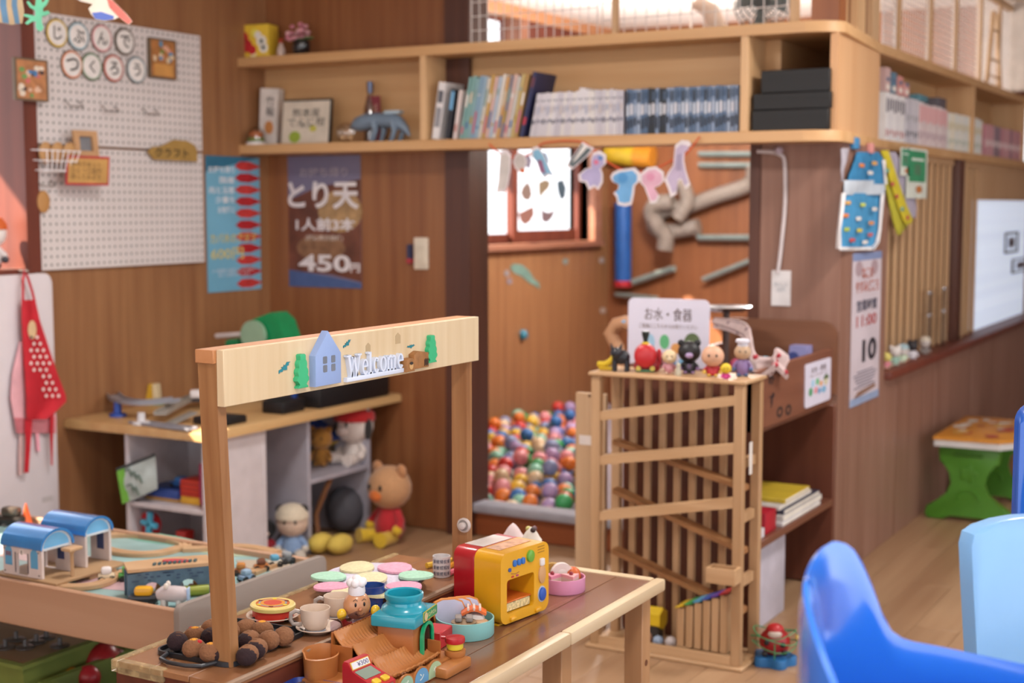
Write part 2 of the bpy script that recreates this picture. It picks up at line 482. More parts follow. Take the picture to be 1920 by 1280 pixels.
for a in (1826, 1922):
    y = ox(a, 230, WX).y
    MB().box(WX - .2, y, Z1, WX - .004, y + .04, Z2, .002, 1).build('divider', W_SHELFV, shelf)
MB().box(WX - .2, 5.84, Z1, WX - .01, 5.86, Z2).build('divider', W_SHELFV, shelf)

# books: one mesh per size, spine looking at local -y, pages inside the cover
_bk = {}
def book_mesh(t, h, d, col):
    k = (round(t, 4), round(h, 3), round(d, 3), col)
    if k not in _bk:
        m = MB(); m.box(-t / 2, 0, 0, t / 2, .004, h, .0008, 1); m.box(-t / 2, .004, 0, -t / 2 + .0012, d, h); m.box(t / 2 - .0012, .004, 0, t / 2, d, h)
        p = MB().box(-t / 2 + .0012, .004, .002, t / 2 - .0012, d - .003, h - .002)
        _bk[k] = (m.mesh('cover', mat(col, .45, var=.03)), p.mesh('pages', mat('#e6ddcc', .8, var=.03)))
    return _bk[k]
_pm = {}
def spine_print(t, z0, z1, col):
    k = (round(t, 4), round(z0, 3), round(z1, 3), col)
    if k not in _pm: _pm[k] = MB().box(-t * .36, -.0006, z0, t * .36, .0002, z1).mesh('spine_print', mat(col, .5, var=.02))
    return _pm[k]
def book(x, y, z, t, h, d, col, label, group, rz=0, lean=0, prints=()):
    o = thing('book', label, 'book', (x, y, z), rz, group, ry=lean)
    c, p = book_mesh(t, h, d, col); M = WM[o.name]
    place(c, 'cover', M, o); place(p, 'pages', M, o)
    for (a, e, col2) in prints: place(spine_print(t, a, e, col2), 'spine_print', M, o)
    return o
zb = Z1 + .0005
def bx(a): return oy(a, 250, SY + .02).x
def lean_z(t, a): return zb + abs(math.sin(a)) * t / 2
# three books against the divider
L1 = RAD(9)
for a, t, h, c, lab, pr in ((816, .034, .235, '#d9d5d6', 'thick white book with grey print leaning beside the shelf divider', ((.15, .2, '#5c5c64'), (.05, .13, '#8a8a90'))),
                            (838, .022, .205, '#23242c', 'black book with a light blue top leaning among the white ones', ((.12, .195, '#6fa6cf'),)),
                            (852, .016, .20, '#d8c9c6', 'pinkish white book leaning against the teal paperbacks', ((.03, .06, '#b7867f'),))):
    book(bx(a), SY + .02, lean_z(t, L1), t, h, .16, c, lab, None, 0, L1, pr)
cols = ['#7fa9a6', '#86b0ad', '#8fb3b8', '#8aa9c0', '#9db7c9', '#d6cfc2', '#c9a35e', '#d9b6ae', '#b6c3d2', '#e0dad2', '#d3a46a', '#8d8690', '#d7b9b0', '#cdc9c4', '#c9b37a', '#b9935c']
for i, c in enumerate(cols):
    a = 864 + i * 6.8
    book(bx(a), SY + .02, lean_z(.013, RAD(12)), .0115, .252 + .006 * math.sin(i * 2.3), .17, c,
         ordinal(i + 1) + ' slim pastel picture book in the tilted run from the thick white book', 'tilted pastel picture books', 0, RAD(11 + i * .12), ((.02 + .02 * (i % 3), .05 + .02 * (i % 4), ('#c4788a', '#5e7fa8', '#b89a4a')[i % 3]), (.13 + .015 * (i % 5), .18 + .01 * (i % 3), ('#e9e4dc', '#d8c9b0', '#8fa8a4')[i % 3])))
book(bx(977), SY + .02, lean_z(.018, RAD(14)), .018, .262, .18, '#2a2f55', 'dark navy book tilted most steeply at the end of the pastel run', None, 0, RAD(14), ((.05, .08, '#b03040'), (.2, .24, '#6a3b46')))
n = 27
for i in range(n):
    t = .0122
    hh = .173 + (.012 if i in (14, 15) else 0) + rnd.uniform(-.003, .003)
    a = RAD(12 * (1 - i / 18)) if i < 18 else 0
    xx = bx(995) + (bx(1165) - bx(995)) * i / (n - 1)
    book(xx, SY + .02, lean_z(t, a), t, hh, .12, rnd.choice(('#cfcbd2', '#d8d5da', '#c6c2cb', '#dcd8d6')),
         ordinal(i + 1) + ' slim white comic in the white run, counted from the navy book', 'white comic books in a run', 0, a,
         ((.05 + .003 * (i % 3), .066 + .004 * (i % 2), ('#5d5d6c', '#8a8794', '#6a6f86')[i % 3]), (.138 + .004 * (i % 2), .146, '#8d8d99'), (.085 + .006 * (i % 4), .12, ('#b2aeba', '#c4b9b8', '#a9adc0')[(i * 2) % 3])))
n = 30
for i in range(n):
    xx = bx(1177) + (bx(1380) - bx(1177)) * i / (n - 1)
    dark = i in (6, 7, 9, 10)
    book(xx, SY + .02, zb, .0128, .172 + rnd.uniform(-.002, .002), .12, '#2b3038' if dark else rnd.choice(('#5d7391', '#8092ad', '#93a2b8', '#556b88')),
         ordinal(i + 1) + ' slim blue-grey comic in the blue run, counted from the white comics', 'blue-grey comic books in a run', 0, 0,
         ((.12 + .006 * (i % 3), .16, ('#27303c', '#45576f', '#39506e')[i % 3]), (.02 + .006 * (i % 4), .055 + .005 * (i % 3), '#2c3442'), (.07 + .004 * (i % 3), .112 + .004 * (i % 2), ('#c3cad6', '#aab4c6', '#d3d3da')[(i * 2) % 3])))
# black boxes in the corner compartment
for i, (a0, a1, z, h, d0, lab) in enumerate(((1410, 1553, zb, .075, .0, 'wide matt black file box at the bottom of the stack in the corner shelf'), (1411, 1556, zb + .076, .06, .004, 'wide matt black file box in the middle of the corner stack'), (1424, 1553, zb + .137, .082, .01, 'smaller black box on top of the stack in the corner shelf'))):
    x0, x1 = oy(a0, 200, SY + .02).x, oy(a1, 200, SY + .02).x
    o = thing('file_box', lab, 'box', ((x0 + x1) / 2, SY + .03, z), 0, 'black boxes in the corner shelf')
    m = MB(); m.box(x0, SY + .02 + d0, z, x1, YB - .02, z + h, .003, 1); m.build('body', mat('#0d0d10', .6), o)
    MB().box(x0 - .0008, SY + .019 + d0, z + h * .62, x1 + .0008, YB - .019, z + h * .65).build('lid_edge', mat('#0f0f12', .6), o)
    MB().box(x1 - .001, SY + .05 + d0, z + .006, x1 + .001, YB - .03, z + h - .006).build('side_label', mat('#8d8479', .7), o)
# the run along the right wall
def wing(a0, a1, h, cols, label, group, th, prints, zz=zb, hv=.004):
    y0, y1 = ox(a0, 240, WX - .02).y, ox(a1, 240, WX - .02).y
    n = max(1, int((y1 - y0) / th)); t = (y1 - y0) / n
    for i in range(n):
        book(WX - .02, y0 + t * (i + .5), zz, t * .9, h + rnd.uniform(-hv, hv), .13, rnd.choice(cols), label.replace('#', ordinal(i + 1)), group, RAD(90), 0, [(q0 + .006 * (i % 3), q1 - .004 * (i % 2), q2) for q0, q1, q2 in prints])
WP = ((.03, .06, '#77757e'), (.1, .13, '#a9a7ad'))
wing(1660, 1697, .2, ('#d9d6d8', '#e3e0e0'), '# tall white comic with grey bands on the side shelf from the corner panel', 'white comics on the side shelf', .04, ((.02, .05, '#b98a8a'), (.12, .18, '#6d6a73')))
wing(1698, 1722, .2, ('#b9b6bf', '#c9c6ce'), '# silver grey comic on the side shelf from the white ones', 'grey comics on the side shelf', .04, WP)
wing(1723, 1776, .195, ('#e4d8d8', '#e8dedd', '#d9c8c9'), '# white comic with a pink upper half on the side shelf from the grey ones', 'pink-topped comics on the side shelf', .042, ((.105, .185, '#dc9a9c'), (.03, .07, '#b9a3ab')))
wing(1778, 1842, .185, ('#e6e6de', '#dfe3df', '#eae4d2'), '# creamy white book on the side shelf from the pink tops', 'pale books on the side shelf', .05, ((.03, .06, '#b8c2b4'), (.1, .14, '#cfc6a4')))
wing(1848, 1920, .17, ('#c98f99', '#b9828f', '#d3a5ab', '#8e7a86'), '# dusty pink book on the side shelf from the divider', 'pink books at the far end', .06, ((.05, .09, '#e8d8d8'),))
# the flat books on top of the run
zt = zb + .205
for i, (a, h, c, lab) in enumerate(((1664, .10, '#c9a9a6', 'small pink and blue paperback standing on top of the white comics'), (1676, .088, '#5c7f96', 'blue paperback on top of the white comics by the panel'), (1688, .08, '#cf8f8a', 'coral paperback on top of the white comics'), (1700, .06, '#d7a09c', 'low salmon booklet lying over the grey comics'))):
    p = ox(a, 200, WX - .03)
    book(WX - .03, p.y, zt + .002, .075, h, .11, c, lab, None, RAD(90), 0, ((.01, .03, '#e9dfd6'), (.045, .06, '#5a6a86')))
o = MB().box(WX - .14, ox(1735, 200, WX).y, zb + .203, WX - .03, ox(1752, 200, WX).y, zb + .235, .003).build('booklet', mat('#4e7d8a', .6), label='teal booklet lying flat on the pink-topped comics', cat='book')
o = MB().box(WX - .14, ox(1772, 200, WX).y, zb + .19, WX - .03, ox(1786, 200, WX).y, zb + .245, .003).build('small_case', mat('#57525a', .5), label='dark grey small case on top of the pale books', cat='case')

# ---------------------------------------------------------------- things on and in the left end of the shelf
def base(a, b, y=SY + .08): return oy(a, b, y)
# patterned gift box
p = oy(482, 106, SY + .1); s = sz(1, p)
o = thing('gift_box', 'yellow and red gift box with white blossoms printed and a white bow', 'box', (p.x, SY + .1, Z3), RAD(8))
Wd, Hh = 72 * s, 62 * s
MB().box(-Wd / 2, -.045, 0, Wd / 2, .045, Hh, .004, M=T((p.x, SY + .1, Z3 + .0005), RAD(8))).build('body', mat('#e5c23c', .4), o)
fm = T((p.x, SY + .1, Z3), RAD(8)) @ FY((0, -.0455, 0))
for (u, v, r, c) in ((-.25, .62, .16, '#c3242c'), (-.15, .38, .17, '#b81f2a'), (.02, .25, .12, '#c3242c'), (.1, .75, .11, '#e7dd5e'), (.3, .5, .15, '#eeeae2'), (.2, .68, .1, '#eeeae2'), (.36, .3, .13, '#eeeae2'), (.05, .12, .09, '#f0e9b4'), (-.36, .12, .08, '#e08a2c')):
    patch(disc(r * Wd, r * Wd, 14, (u * Wd, v * Hh)), fm, mat(c, .5), o, off=.0002 + .0003 * (abs(hash((u, v))) % 3))
for (u, v) in ((.3, .5), (.36, .3)): patch(disc(.05 * Wd, None, 10, (u * Wd, v * Hh)), fm, mat('#2f4a3a', .5), o, off=.0022)
for t in range(5):
    aa = t * 1.256
    MB().ell((p.x - Wd * .42 + .018 * math.cos(aa), SY + .045, Z3 + Hh * .78 + .018 * math.sin(aa)), (.013, .006, .013), 8).build('bow_loop', mat('#ece6e2', .6), o)
# little bottle doll
p = oy(527, 102, SY + .08)
o = thing('small_bottle', 'tiny clear bottle with a red stopper beside the gift box', 'bottle', (p.x, p.y, Z3))
m = MB().lathe([(.0, 0), (.017, .002), (.019, .01), (.019, .035), (.012, .048), (.009, .055), (.009, .06)], 14, (p.x, p.y, Z3)); m.build('bottle', mat('#cdb9ae', .15, alpha=1), o)
MB().ell((p.x, p.y, Z3 + .072), .011, 10).build('stopper', mat('#b8442c', .5), o)
# pink flowers in black pot
p = oy(565, 98, SY + .09)
o = thing('flower_pot', 'pink flowers in a small glossy black pot on top of the shelf', 'flower pot', (p.x, p.y, Z3))
MB().lathe([(.0, 0), (.028, 0), (.038, .03), (.04, .055), (.036, .068), (.032, .068), (.033, .055), (0, .05)], 20, (p.x, p.y, Z3)).build('pot', mat('#15151a', .12, coat=.5), o)
for i in range(26):
    a = rnd.uniform(0, 6.28); r = .05 * math.sqrt(rnd.random()); z = .085 + rnd.uniform(0, .035) + (.02 if r < .03 else -.01)
    MB().ell((p.x - .012 + r * math.cos(a) * 1.25, p.y + r * math.sin(a), Z3 + z), (.013, .013, .009), 7).build('blossom', mat(rnd.choice(('#d99aa6', '#e3b1b8', '#c97f90')), .7), o)
for i in range(7):
    a = -.4 + i * .5
    MB().ell((p.x + .045 * math.cos(a), p.y + .03 * math.sin(a), Z3 + .078), (.02, .009, .005), 8).build('leaf', mat('#5b7a4a', .6), o)
# card stand, signboard, wrapped toys
p = oy(507, 262, SY + .135)
o = thing('paper_box', 'tall white paper carton with black brush lettering at the shelf end', 'box', (p.x, p.y, zb), RAD(12))
MB().box(-.045, -.03, 0, .045, .03, .255, .002, 1, M=T((p.x, p.y, zb), RAD(12), 0, RAD(3))).build('body', mat('#d6cfca', .6), o)
text('竹\n輪', T((p.x, p.y, zb), RAD(12), 0, RAD(3)) @ FY((.008, -.0305, .175)), mat('#3a3436', .6), o, .04, .09)
patch(disc(.022, .03, 12, (.005, .08)), T((p.x, p.y, zb), RAD(12), 0, RAD(3)) @ FY((0, -.0306, 0)), mat('#c8864a', .6), o)
p = oy(480, 268, SY + .045)
o = thing('burger_toy', 'small toy burger on a white stand under a clear dome', 'toy', (p.x, p.y, zb))
MB().lathe([(0, 0), (.045, 0), (.045, .012), (.0, .014)], 20, (p.x, p.y, zb)).build('stand', mat('#d9d4d2', .4), o)
MB().ell((p.x, p.y, zb + .045), (.034, .034, .018), 14).build('bun', mat('#c4703c', .6), o)
MB().lathe([(0, .014), (.036, .016), (.04, .024), (.036, .03), (0, .032)], 16, (p.x, p.y, zb)).build('lettuce', mat('#7c9440', .6), o)
MB().lathe([(.043, .014), (.042, .04), (.034, .066), (.018, .078), (0.0, .08)], 20, (p.x, p.y, zb)).build('dome', glass('#f4f2f0', .06, .12), o)
p = oy(572, 266, SY + .055); s = sz(1, p); Mq = T((p.x, p.y, zb), RAD(4), RAD(-7)) @ FY((0, 0, 42 * s))
o = thing('message_board', 'white message board with handwritten lines in a black frame on the shelf', 'sign', (p.x, p.y, zb))
MB().prism(rrect(108 * s, 84 * s, .004), .012, Mq, -.012).build('frame', mat('#1e1c1e', .5), o)
patch(rect(104 * s, 79 * s, (-.003, -.003)), Mq, mat('#cdc3b4', .5), o, 'board')
text('熊本産\nでんじ柑', Mq @ T((0, .018, .001)), mat('#33302e', .6), o, 82 * s, 34 * s)
text('ほしい', Mq @ T((.005, -.018, .001)), mat('#33302e', .6), o, 30 * s, 9 * s)
patch(disc(13 * s, 11 * s, 14, (-24 * s, -29 * s)), Mq, mat('#93a83c', .6), o, off=.001)
patch(disc(8 * s, 6 * s, 14, (16 * s, -14 * s)), Mq, mat('#b8b24c', .6), o, off=.001)
# small card behind dinosaur
p = oy(700, 230, SY + .13)
o = thing('wine_card', 'dark red paper card standing behind the grey animal figure', 'card', (p.x, p.y, zb))
MB().box(p.x - .035, p.y, zb, p.x + .035, p.y + .004, zb + .20).build('card', mat('#7d2c38', .6), o)
text('SALE', FY((p.x, p.y - .001, zb + .15)), mat('#c9a58e', .6), o, .05, .03)
# grey animal figure
p = oy(726, 262, SY + .065); s = sz(1, p) * .94
o = thing('animal_figure', 'blue-grey four-legged animal figure walking in the shelf compartment', 'toy', (p.x, p.y, zb), 0)
m = MB()
g = lambda u, v, w=0: (p.x + u * s, p.y + w, zb + v * s)
m.tube([g(-88, 30), g(-70, 36), g(-48, 41), g(-22, 44), g(4, 42), g(26, 38), g(44, 24), g(54, 10)], [5 * s, 15 * s, 17 * s, 14 * s, 15 * s, 14 * s, 8 * s, 2 * s], 12)
for u, w in ((-26, -.02), (-18, .02), (20, -.02), (28, .02)):
    m.tube([g(u, 40, w), g(u + 4, 22, w), g(u - 2, 4, w), g(u - 6, 1, w)], [9 * s, 6 * s, 4.5 * s, 5 * s], 8)
m.build('body', mat('#6d7f92', .35, bump=.3), o)
MB().box(*g(-2, 54, -.02), *g(34, 61, .02), .004).build('saddle_label', mat('#a9bcc8', .4), o)
# tall clear wrapped bottle with gold cap
p = oy(694, 240, SY + .12); s = sz(1, p)
o = thing('wrapped_bottle', 'clear cellophane wrapped bottle with a shiny neck behind the grey animal', 'bottle', (p.x - .012, p.y, zb))
MB().lathe([(0, 0), (.026, 0), (.028, .01), (.028, .15), (.012, .2), (.011, .235)], 16, (p.x - .012, p.y + .02, zb)).build('glass_body', glass('#cdbfae', .08, .2), o)
MB().lathe([(.013, .215), (.015, .25), (.016, .262), (0, .268)], 14, (p.x - .012, p.y + .02, zb)).build('neck_foil', mat('#5f6478', .2, .6), o)
p = oy(648, 262, SY + .035)
o = thing('wrapped_sweets', 'crumpled clear bag of light brown sweets in front of the message board', 'bag', (p.x, p.y, zb))
m = MB()
for i in range(12): m.ell((p.x + rnd.uniform(-.035, .035), p.y + rnd.uniform(-.01, .01), zb + rnd.uniform(.012, .05)), rnd.uniform(.01, .016), 7)
m.build('sweets_filling', mat('#b9946c', .5), o, kind='stuff')
MB().ell((p.x, p.y, zb + .042), (.05, .024, .042), 12).build('wrapper', glass('#f2efec', .12, .2), o)

# ---------------------------------------------------------------- wire grids and posts on top of the shelf
WIRE = mat('#d8d2cf', .35, var=0)
def grid(O, U, W, w, h, nu, nv, label, r=.0022):
    o = thing('wire_grid', label, 'grid panel', O)
    M = fr(O, U, W)
    MB().tube([(0, 0, 0), (w, 0, 0), (w, h, 0), (0, h, 0)], r * 1.7, 6, True, M=M).build('border', WIRE, o)
    m1 = MB().cyl((0, 0, 0), (0, h, 0), r, n=5).mesh('wire', WIRE); m2 = MB().cyl((0, 0, 0), (w, 0, 0), r, n=5).mesh('wire', WIRE)
    for i in range(1, nu): place(m1, 'wire', M @ T((w * i / nu, 0, 0)), o)
    for j in range(1, nv): place(m2, 'wire', M @ T((0, h * j / nv, .003)), o)
y = SY + .12
xa, xb, xc, xd = oy(884, 60, y).x, oy(1120, 60, y).x, oy(1156, 60, y).x, oy(1478, 60, y).x
grid((xa, y, Z3 + .004), (1, 0, 0), (0, 0, 1), xb - xa, .46, 15, 8, 'white wire grid above the opening in front of the far window')
grid((xb + .012, y + .02, Z3 + .004), V((xd - xb, -.05, 0)), (0, 0, 1), xd - xb, .46, 16, 7, 'white wire grid above the comics in front of the fan')
def stick(p, w, d, z1, label, grp=None, m=W_PINE):
    return MB().box(p[0] - w / 2, p[1] - d / 2, Z3, p[0] + w / 2, p[1] + d / 2, z1, .002, 1).build('wooden_upright', m, label=label, cat='post', group=grp)
stick((xc, y - .01), .024, .024, 2.6, 'thin wooden upright between the two white grids above the opening')
stick((oy(1480, 60, y).x + .03, y - .03), .03, .03, 2.6, 'thin honey coloured upright beside the fan')
# corner pillar of boards
pp = thing('corner_pillar', 'stout reddish wooden corner pillar of upright boards standing on the shelf', 'pillar', (-1.62, 5.12, Z3))
x0, x1 = oy(1521, 30, 5.1).x, oy(1573, 30, 5.1).x
MB().box(x0, 5.1, Z3 + .0005, x1, 5.19, ZC - .001).build('board', wood('#7f4826', '#96592f', 'z', 12, .45, 4), pp)
for a0, a1, mm, xx in ((1574, 1590, W_SHELFV, -1.585), (1590, 1608, wood('#6b3a20', '#7d4727', 'z'), -1.615), (1608, 1623, W_SHELFV, -1.585), (1623, 1637, wood('#6b3a20', '#7d4727', 'z'), -1.615), (1637, 1650, W_PINE, -1.59)):
    ya, yb = ox(a0, 30, xx).y, ox(a1, 30, xx).y
    MB().box(xx - .04, ya, Z3 + .0005, xx, yb, ZC - .001).build('board', mm, pp)
# grids along the side
yy = [ox(a, 60, WX - .05).y for a in (1651, 1682, 1742, 1790, 1836, 1872, 1903)]
for i in range(6):
    grid((WX - .05, yy[i] + .03, Z3 + .004), (0, 1, 0), (0, 0, 1), yy[i + 1] - yy[i] - .06, .46, (7, 12, 11, 9, 8, 8)[i], 16, ('narrow wire grid beside the corner pillar', 'second wire grid from the corner pillar', 'third wire grid from the corner pillar', 'fourth wire grid from the corner pillar, before the wooden easel', 'wire grid behind the wooden easel', 'last wire grid before the far doorway post')[i] + ' on the side shelf')
for i in range(1, 6):
    stick((WX - .05, yy[i]), .03, .035, 2.55, ('first', 'second', 'third', 'fourth', 'fifth')[i - 1] + ' slim wooden upright from the pillar between the side grids', 'uprights between side grids')
MB().box(WX - .068, yy[2], 2.552, WX - .03, yy[6], 2.58).build('top_rail', W_PINEY, label='light wooden rail along the top of the side grids', cat='rail')
o = thing('wooden_easel', 'folded slanting wooden frame leaning on the grid above the side shelf', 'frame', (WX - .03, yy[4] + .4, Z3))
for ya, yb in ((yy[4] + .05, yy[4] + .22), (yy[5] - .1, yy[5] - .22)):
    MB().cyl((WX - .012, ya, Z3 + .003), (WX - .022, yb, Z3 + .40), .012, n=8).build('rail', W_PINE, o)
for k in (.05, .14, .3):
    MB().cyl((WX - .014, yy[4] + .05 + k * .4, Z3 + k), (WX - .014, yy[5] - .1 - k * .3, Z3 + k), .006, n=8).build('bar', W_PINE, o)
struct(MB().box(-1.7, 9.45, Z3, -1.5, 9.6, ZC), 'trim_9', W_RED)
# white arm lamp and fan behind the grid
p = oy(1330, 60, 6.6); s = sz(1, p)
o = thing('toy_dinosaur', 'white long-necked plush head peeking over the shelf behind the grid', 'plush toy', (p.x, 6.6, Z3 - .1))
g = lambda a, b: tuple(oy(a, b, 6.6))
MB().tube([g(1350, 110), g(1346, 60), g(1332, 22), g(1312, 8), g(1300, 12)], [22 * s, 20 * s, 18 * s, 15 * s, 9 * s], 14).build('neck_and_head', mat('#d9c4b4', .8), o)
MB().ell(g(1302, 12), (4 * s, .03, 5 * s), 8).build('eye', mat('#4a2c28', .5), o)
MB().box(p.x - .2, 6.5, Z3 - .14, p.x + .3, 6.72, Z3 - .1).build('base_plate', mat('#d9d0c6', .6), o)
p = oy(1428, 10, 6.3); s = sz(1, p)
o = thing('electric_fan', 'large grey electric fan with wire guard hanging behind the grid', 'fan', (p.x, 6.3, p.z - .2))
cN = (p.x, 6.3, p.z + 6 * s); Mf = T(cN, RAD(20), RAD(90))
for r in (12, 22, 32, 42, 52): MB().tube([(r * s * math.cos(k * .2618), r * s * math.sin(k * .2618), -.004 * r / 12) for k in range(24)], .0035, 5, True, M=Mf).build('guard_ring', mat('#7d8a8c', .4, .3), o)
for k in range(30):
    a = k * 6.2832 / 30
    MB().cyl((12 * s * math.cos(a), 12 * s * math.sin(a), 0), (52 * s * math.cos(a), 52 * s * math.sin(a), -.015), .0025, n=4).build('guard_wire', mat('#8a9698', .4, .3), o) if False else None
wm_ = MB().cyl((12 * s, 0, 0), (52 * s, 0, -.015), .003, n=4).mesh('guard_wire', mat('#8a9698', .4, .3))
for k in range(30): place(wm_, 'guard_wire', Mf @ Matrix.Rotation(k * 6.2832 / 30, 4, 'Z'), o)
MB().cyl((0, 0, -.09), (0, 0, .02), 14 * s, n=20, M=Mf).build('motor', mat('#4c5356', .5), o)
for k in range(4):
    MB().prism([(8 * s, -6 * s), (46 * s, -18 * s), (48 * s, 10 * s), (8 * s, 6 * s)], .004, Mf @ Matrix.Rotation(k * 1.5708, 4, 'Z') @ T((0, 0, -.03), 0, .3)).build('blade', mat('#8f9a9c', .4), o)
MB().cyl((p.x, 6.36, p.z), (p.x, 6.36, ZC), .018, n=10).build('mount_pole', mat('#6a7274', .5), o)
# ---------------------------------------------------------------- toy figures: plain bodies shared by plush toys and small figures
def figure(name, label, cat, p, h, head, body, limb, rz=None, ear=None, ear_kind='round', eyes=True, muzzle=None, hat=None, hat_kind='cap', head_r=.3, sit=False, rough=.5, group=None, spots=None, belly=None, tail=None, fuzz=0):
    rz = facing(p) if rz is None else rz
    o = thing(name, label, cat, p, rz, group)
    M = WM[o.name]
    def mk(c): return mat(c, rough, bump=fuzz, sheen=.3 if fuzz else 0, scale=120 if fuzz else 14)
    hr = head_r * h; hz = h - hr * (1.0 if not hat else 1.15)
    bz = (hz - hr * .8)
    MB().lathe([(0, .02 * h), (.13 * h, .03 * h), (.2 * h, bz * .3), (.19 * h, bz * .6), (.12 * h, bz * .95), (0.05 * h, bz * 1.05)], 16, M=M).build('body', mk(body), o)
    hd = MB().ell((0, 0, hz), (hr, hr * .92, hr * .95), 18, M).build('head', mk(head), o)
    if eyes:
        for s in (-1, 1): MB().ell((s * hr * .33, -hr * .86, hz + hr * .12), (hr * .09, hr * .06, hr * .13), 8, M).build('eye', mat('#1c1718', .3), hd)
    if muzzle: MB().ell((0, -hr * .82, hz - hr * .25), (hr * .36, hr * .25, hr * .26), 12, M).build('muzzle', mk(muzzle), hd)
    if spots:
        for u, v in ((.5, .35), (-.45, -.1), (.15, .7), (-.6, .5)):
            q = math.sqrt(max(0, 1 - u * u - v * v)); MB().ell((u * hr, -q * hr * .92 * .97, hz + v * hr * .95), (hr * .17, hr * .1, hr * .15), 8, M).build('spot', mk(spots), hd)
    if ear:
        for s in (-1, 1):
            if ear_kind == 'round': MB().ell((s * hr * .72, 0, hz + hr * .78), (hr * .3, hr * .16, hr * .3), 10, M).build('ear', mk(ear), hd)
            elif ear_kind == 'point': MB().cyl((s * hr * .55, 0, hz + hr * .6), (s * hr * .75, 0, hz + hr * 1.3), hr * .28, hr * .04, 8, M=M).build('ear', mk(ear), hd)
            else: MB().ell((s * hr * .95, 0, hz - hr * .1), (hr * .2, hr * .24, hr * .55), 10, M).build('ear', mk(ear), hd)
    if hat:
        if hat_kind == 'cap':
            MB().lathe([(hr * 1.04, hz + hr * .25), (hr * 1.02, hz + hr * .55), (hr * .75, hz + hr * .95), (hr * .3, hz + hr * 1.12), (0, hz + hr * 1.15)], 16, M=M).build('hat', mk(hat), hd)
        else:
            MB().lathe([(hr * .62, hz + hr * .6), (hr * .6, hz + hr * 1.1), (hr * .85, hz + hr * 1.2), (hr * .8, hz + hr * 1.5), (0, hz + hr * 1.6)], 14, M=M).build('hat', mk(hat), hd)
    if belly: MB().ell((0, -.13 * h, bz * .5), (.1 * h, .07 * h, bz * .32), 10, M).build('belly', mk(belly), o)
    for s in (-1, 1):
        MB().tube([(s * .13 * h, 0, bz * .88), (s * .24 * h, -.04 * h, bz * .62), (s * .25 * h, -.1 * h, bz * .45)], [.06 * h, .055 * h, .065 * h], 8, M=M).build('arm', mk(body), o)
        MB().ell((s * .25 * h, -.11 * h, bz * .42), .07 * h, 10, M).build('hand', mk(limb), o)
        if sit: MB().tube([(s * .1 * h, -.05 * h, .08 * h), (s * .17 * h, -.25 * h, .09 * h), (s * .2 * h, -.36 * h, .1 * h)], [.09 * h, .09 * h, .1 * h], 10, M=M).build('foot', mk(limb), o)
        else: MB().ell((s * .1 * h, -.06 * h, .055 * h), (.085 * h, .13 * h, .055 * h), 10, M).build('foot', mk(limb), o)
    return o
def cloth(rows, x, m, parent=None, rip=.006, k=3, th=.003, name='cloth', nu=10, **kw):
    """a hanging cloth: rows of (photo y, photo x at its two edges) on the plane at x, with folds"""
    R = [(ox(a, b, x), ox(c, b, x)) for b, a, c in rows]
    def fn(u, v):
        t = v * (len(R) - 1); i = min(int(t), len(R) - 2); f = t - i
        l = R[i][0].lerp(R[i + 1][0], f); r = R[i][1].lerp(R[i + 1][1], f); p = l.lerp(r, u)
        return V((x + rip * math.sin(u * 6.28 * k / 2 + v * 1.3), p.y, p.z))
    return MB().sheet(fn, nu, max(6, (len(R) - 1) * 3), th).build(name, m, parent, **kw)

# ---------------------------------------------------------------- pegboards and what hangs on them
PX = -4.2
def pegboard(z0, z1, label):
    y0, y1 = 3.792, 4.735
    o = thing('pegboard', label, 'pegboard', (PX, (y0 + y1) / 2, z0))
    MB().box(XL + .001, y0, z0, PX, y1, z1, .002, 1).build('panel', mat('#d6cecd', .5, var=.02, scale=5), o)
    m = MB(); nz = int((z1 - z0) / .03)
    for i in range(31):
        for j in range(nz):
            y = y0 + .02 + i * .0302; z = z0 + .02 + j * (z1 - z0 - .035) / (nz - 1)
            m.prism(disc(.0055, None, 8), .0008, FX((PX - .0002, y, z)))
    m.build('holes', mat('#7f7d7c', .8, var=0), o, kind='stuff')
    return o
pegboard(1.652, 2.143, 'upper white pegboard with round hand lettered tags')
pegboard(1.174, 1.643, 'lower white pegboard with wire basket and craft sign')
for i, (ch, a, b, rim) in enumerate((('じ', 106, 62, '#d9b84a'), ('ぶ', 146, 68, '#8fb4c4'), ('ん', 190, 72, '#d99aa0'), ('で', 233, 78, '#6f6a66'), ('つ', 134, 121, '#d98d6a'), ('く', 171, 125, '#7d9a82'), ('ろ', 212, 128, '#c8685e'), ('う', 255, 131, '#8fa3ad'))):
    p = ox(a, b, PX + .004); M = FX(p)
    o = thing('letter_tag', f'round white tag reading {ch} with a ' + ('yellow', 'pale blue', 'pink', 'dark grey', 'orange', 'green', 'red', 'slate blue')[i] + ' ring on the pegboard', 'letter tag', p, 0, 'round letter tags')
    MB().prism([((.057 if k % 2 else .0545) * math.cos(k * .1963), (.057 if k % 2 else .0545) * math.sin(k * .1963)) for k in range(32)], .003, M).build('rim', mat('#6b5a4a', .7), o)
    MB().prism(disc(.052, None, 30), .0012, M, .003).build('ring', mat(rim, .6), o)
    MB().prism(disc(.0455, None, 30), .001, M, .0042).build('face', mat('#e3dedb', .6), o)
    text(ch, M @ T((0, 0, .0055)), mat('#2b2624', .6), o, h=.05, bold=.012)
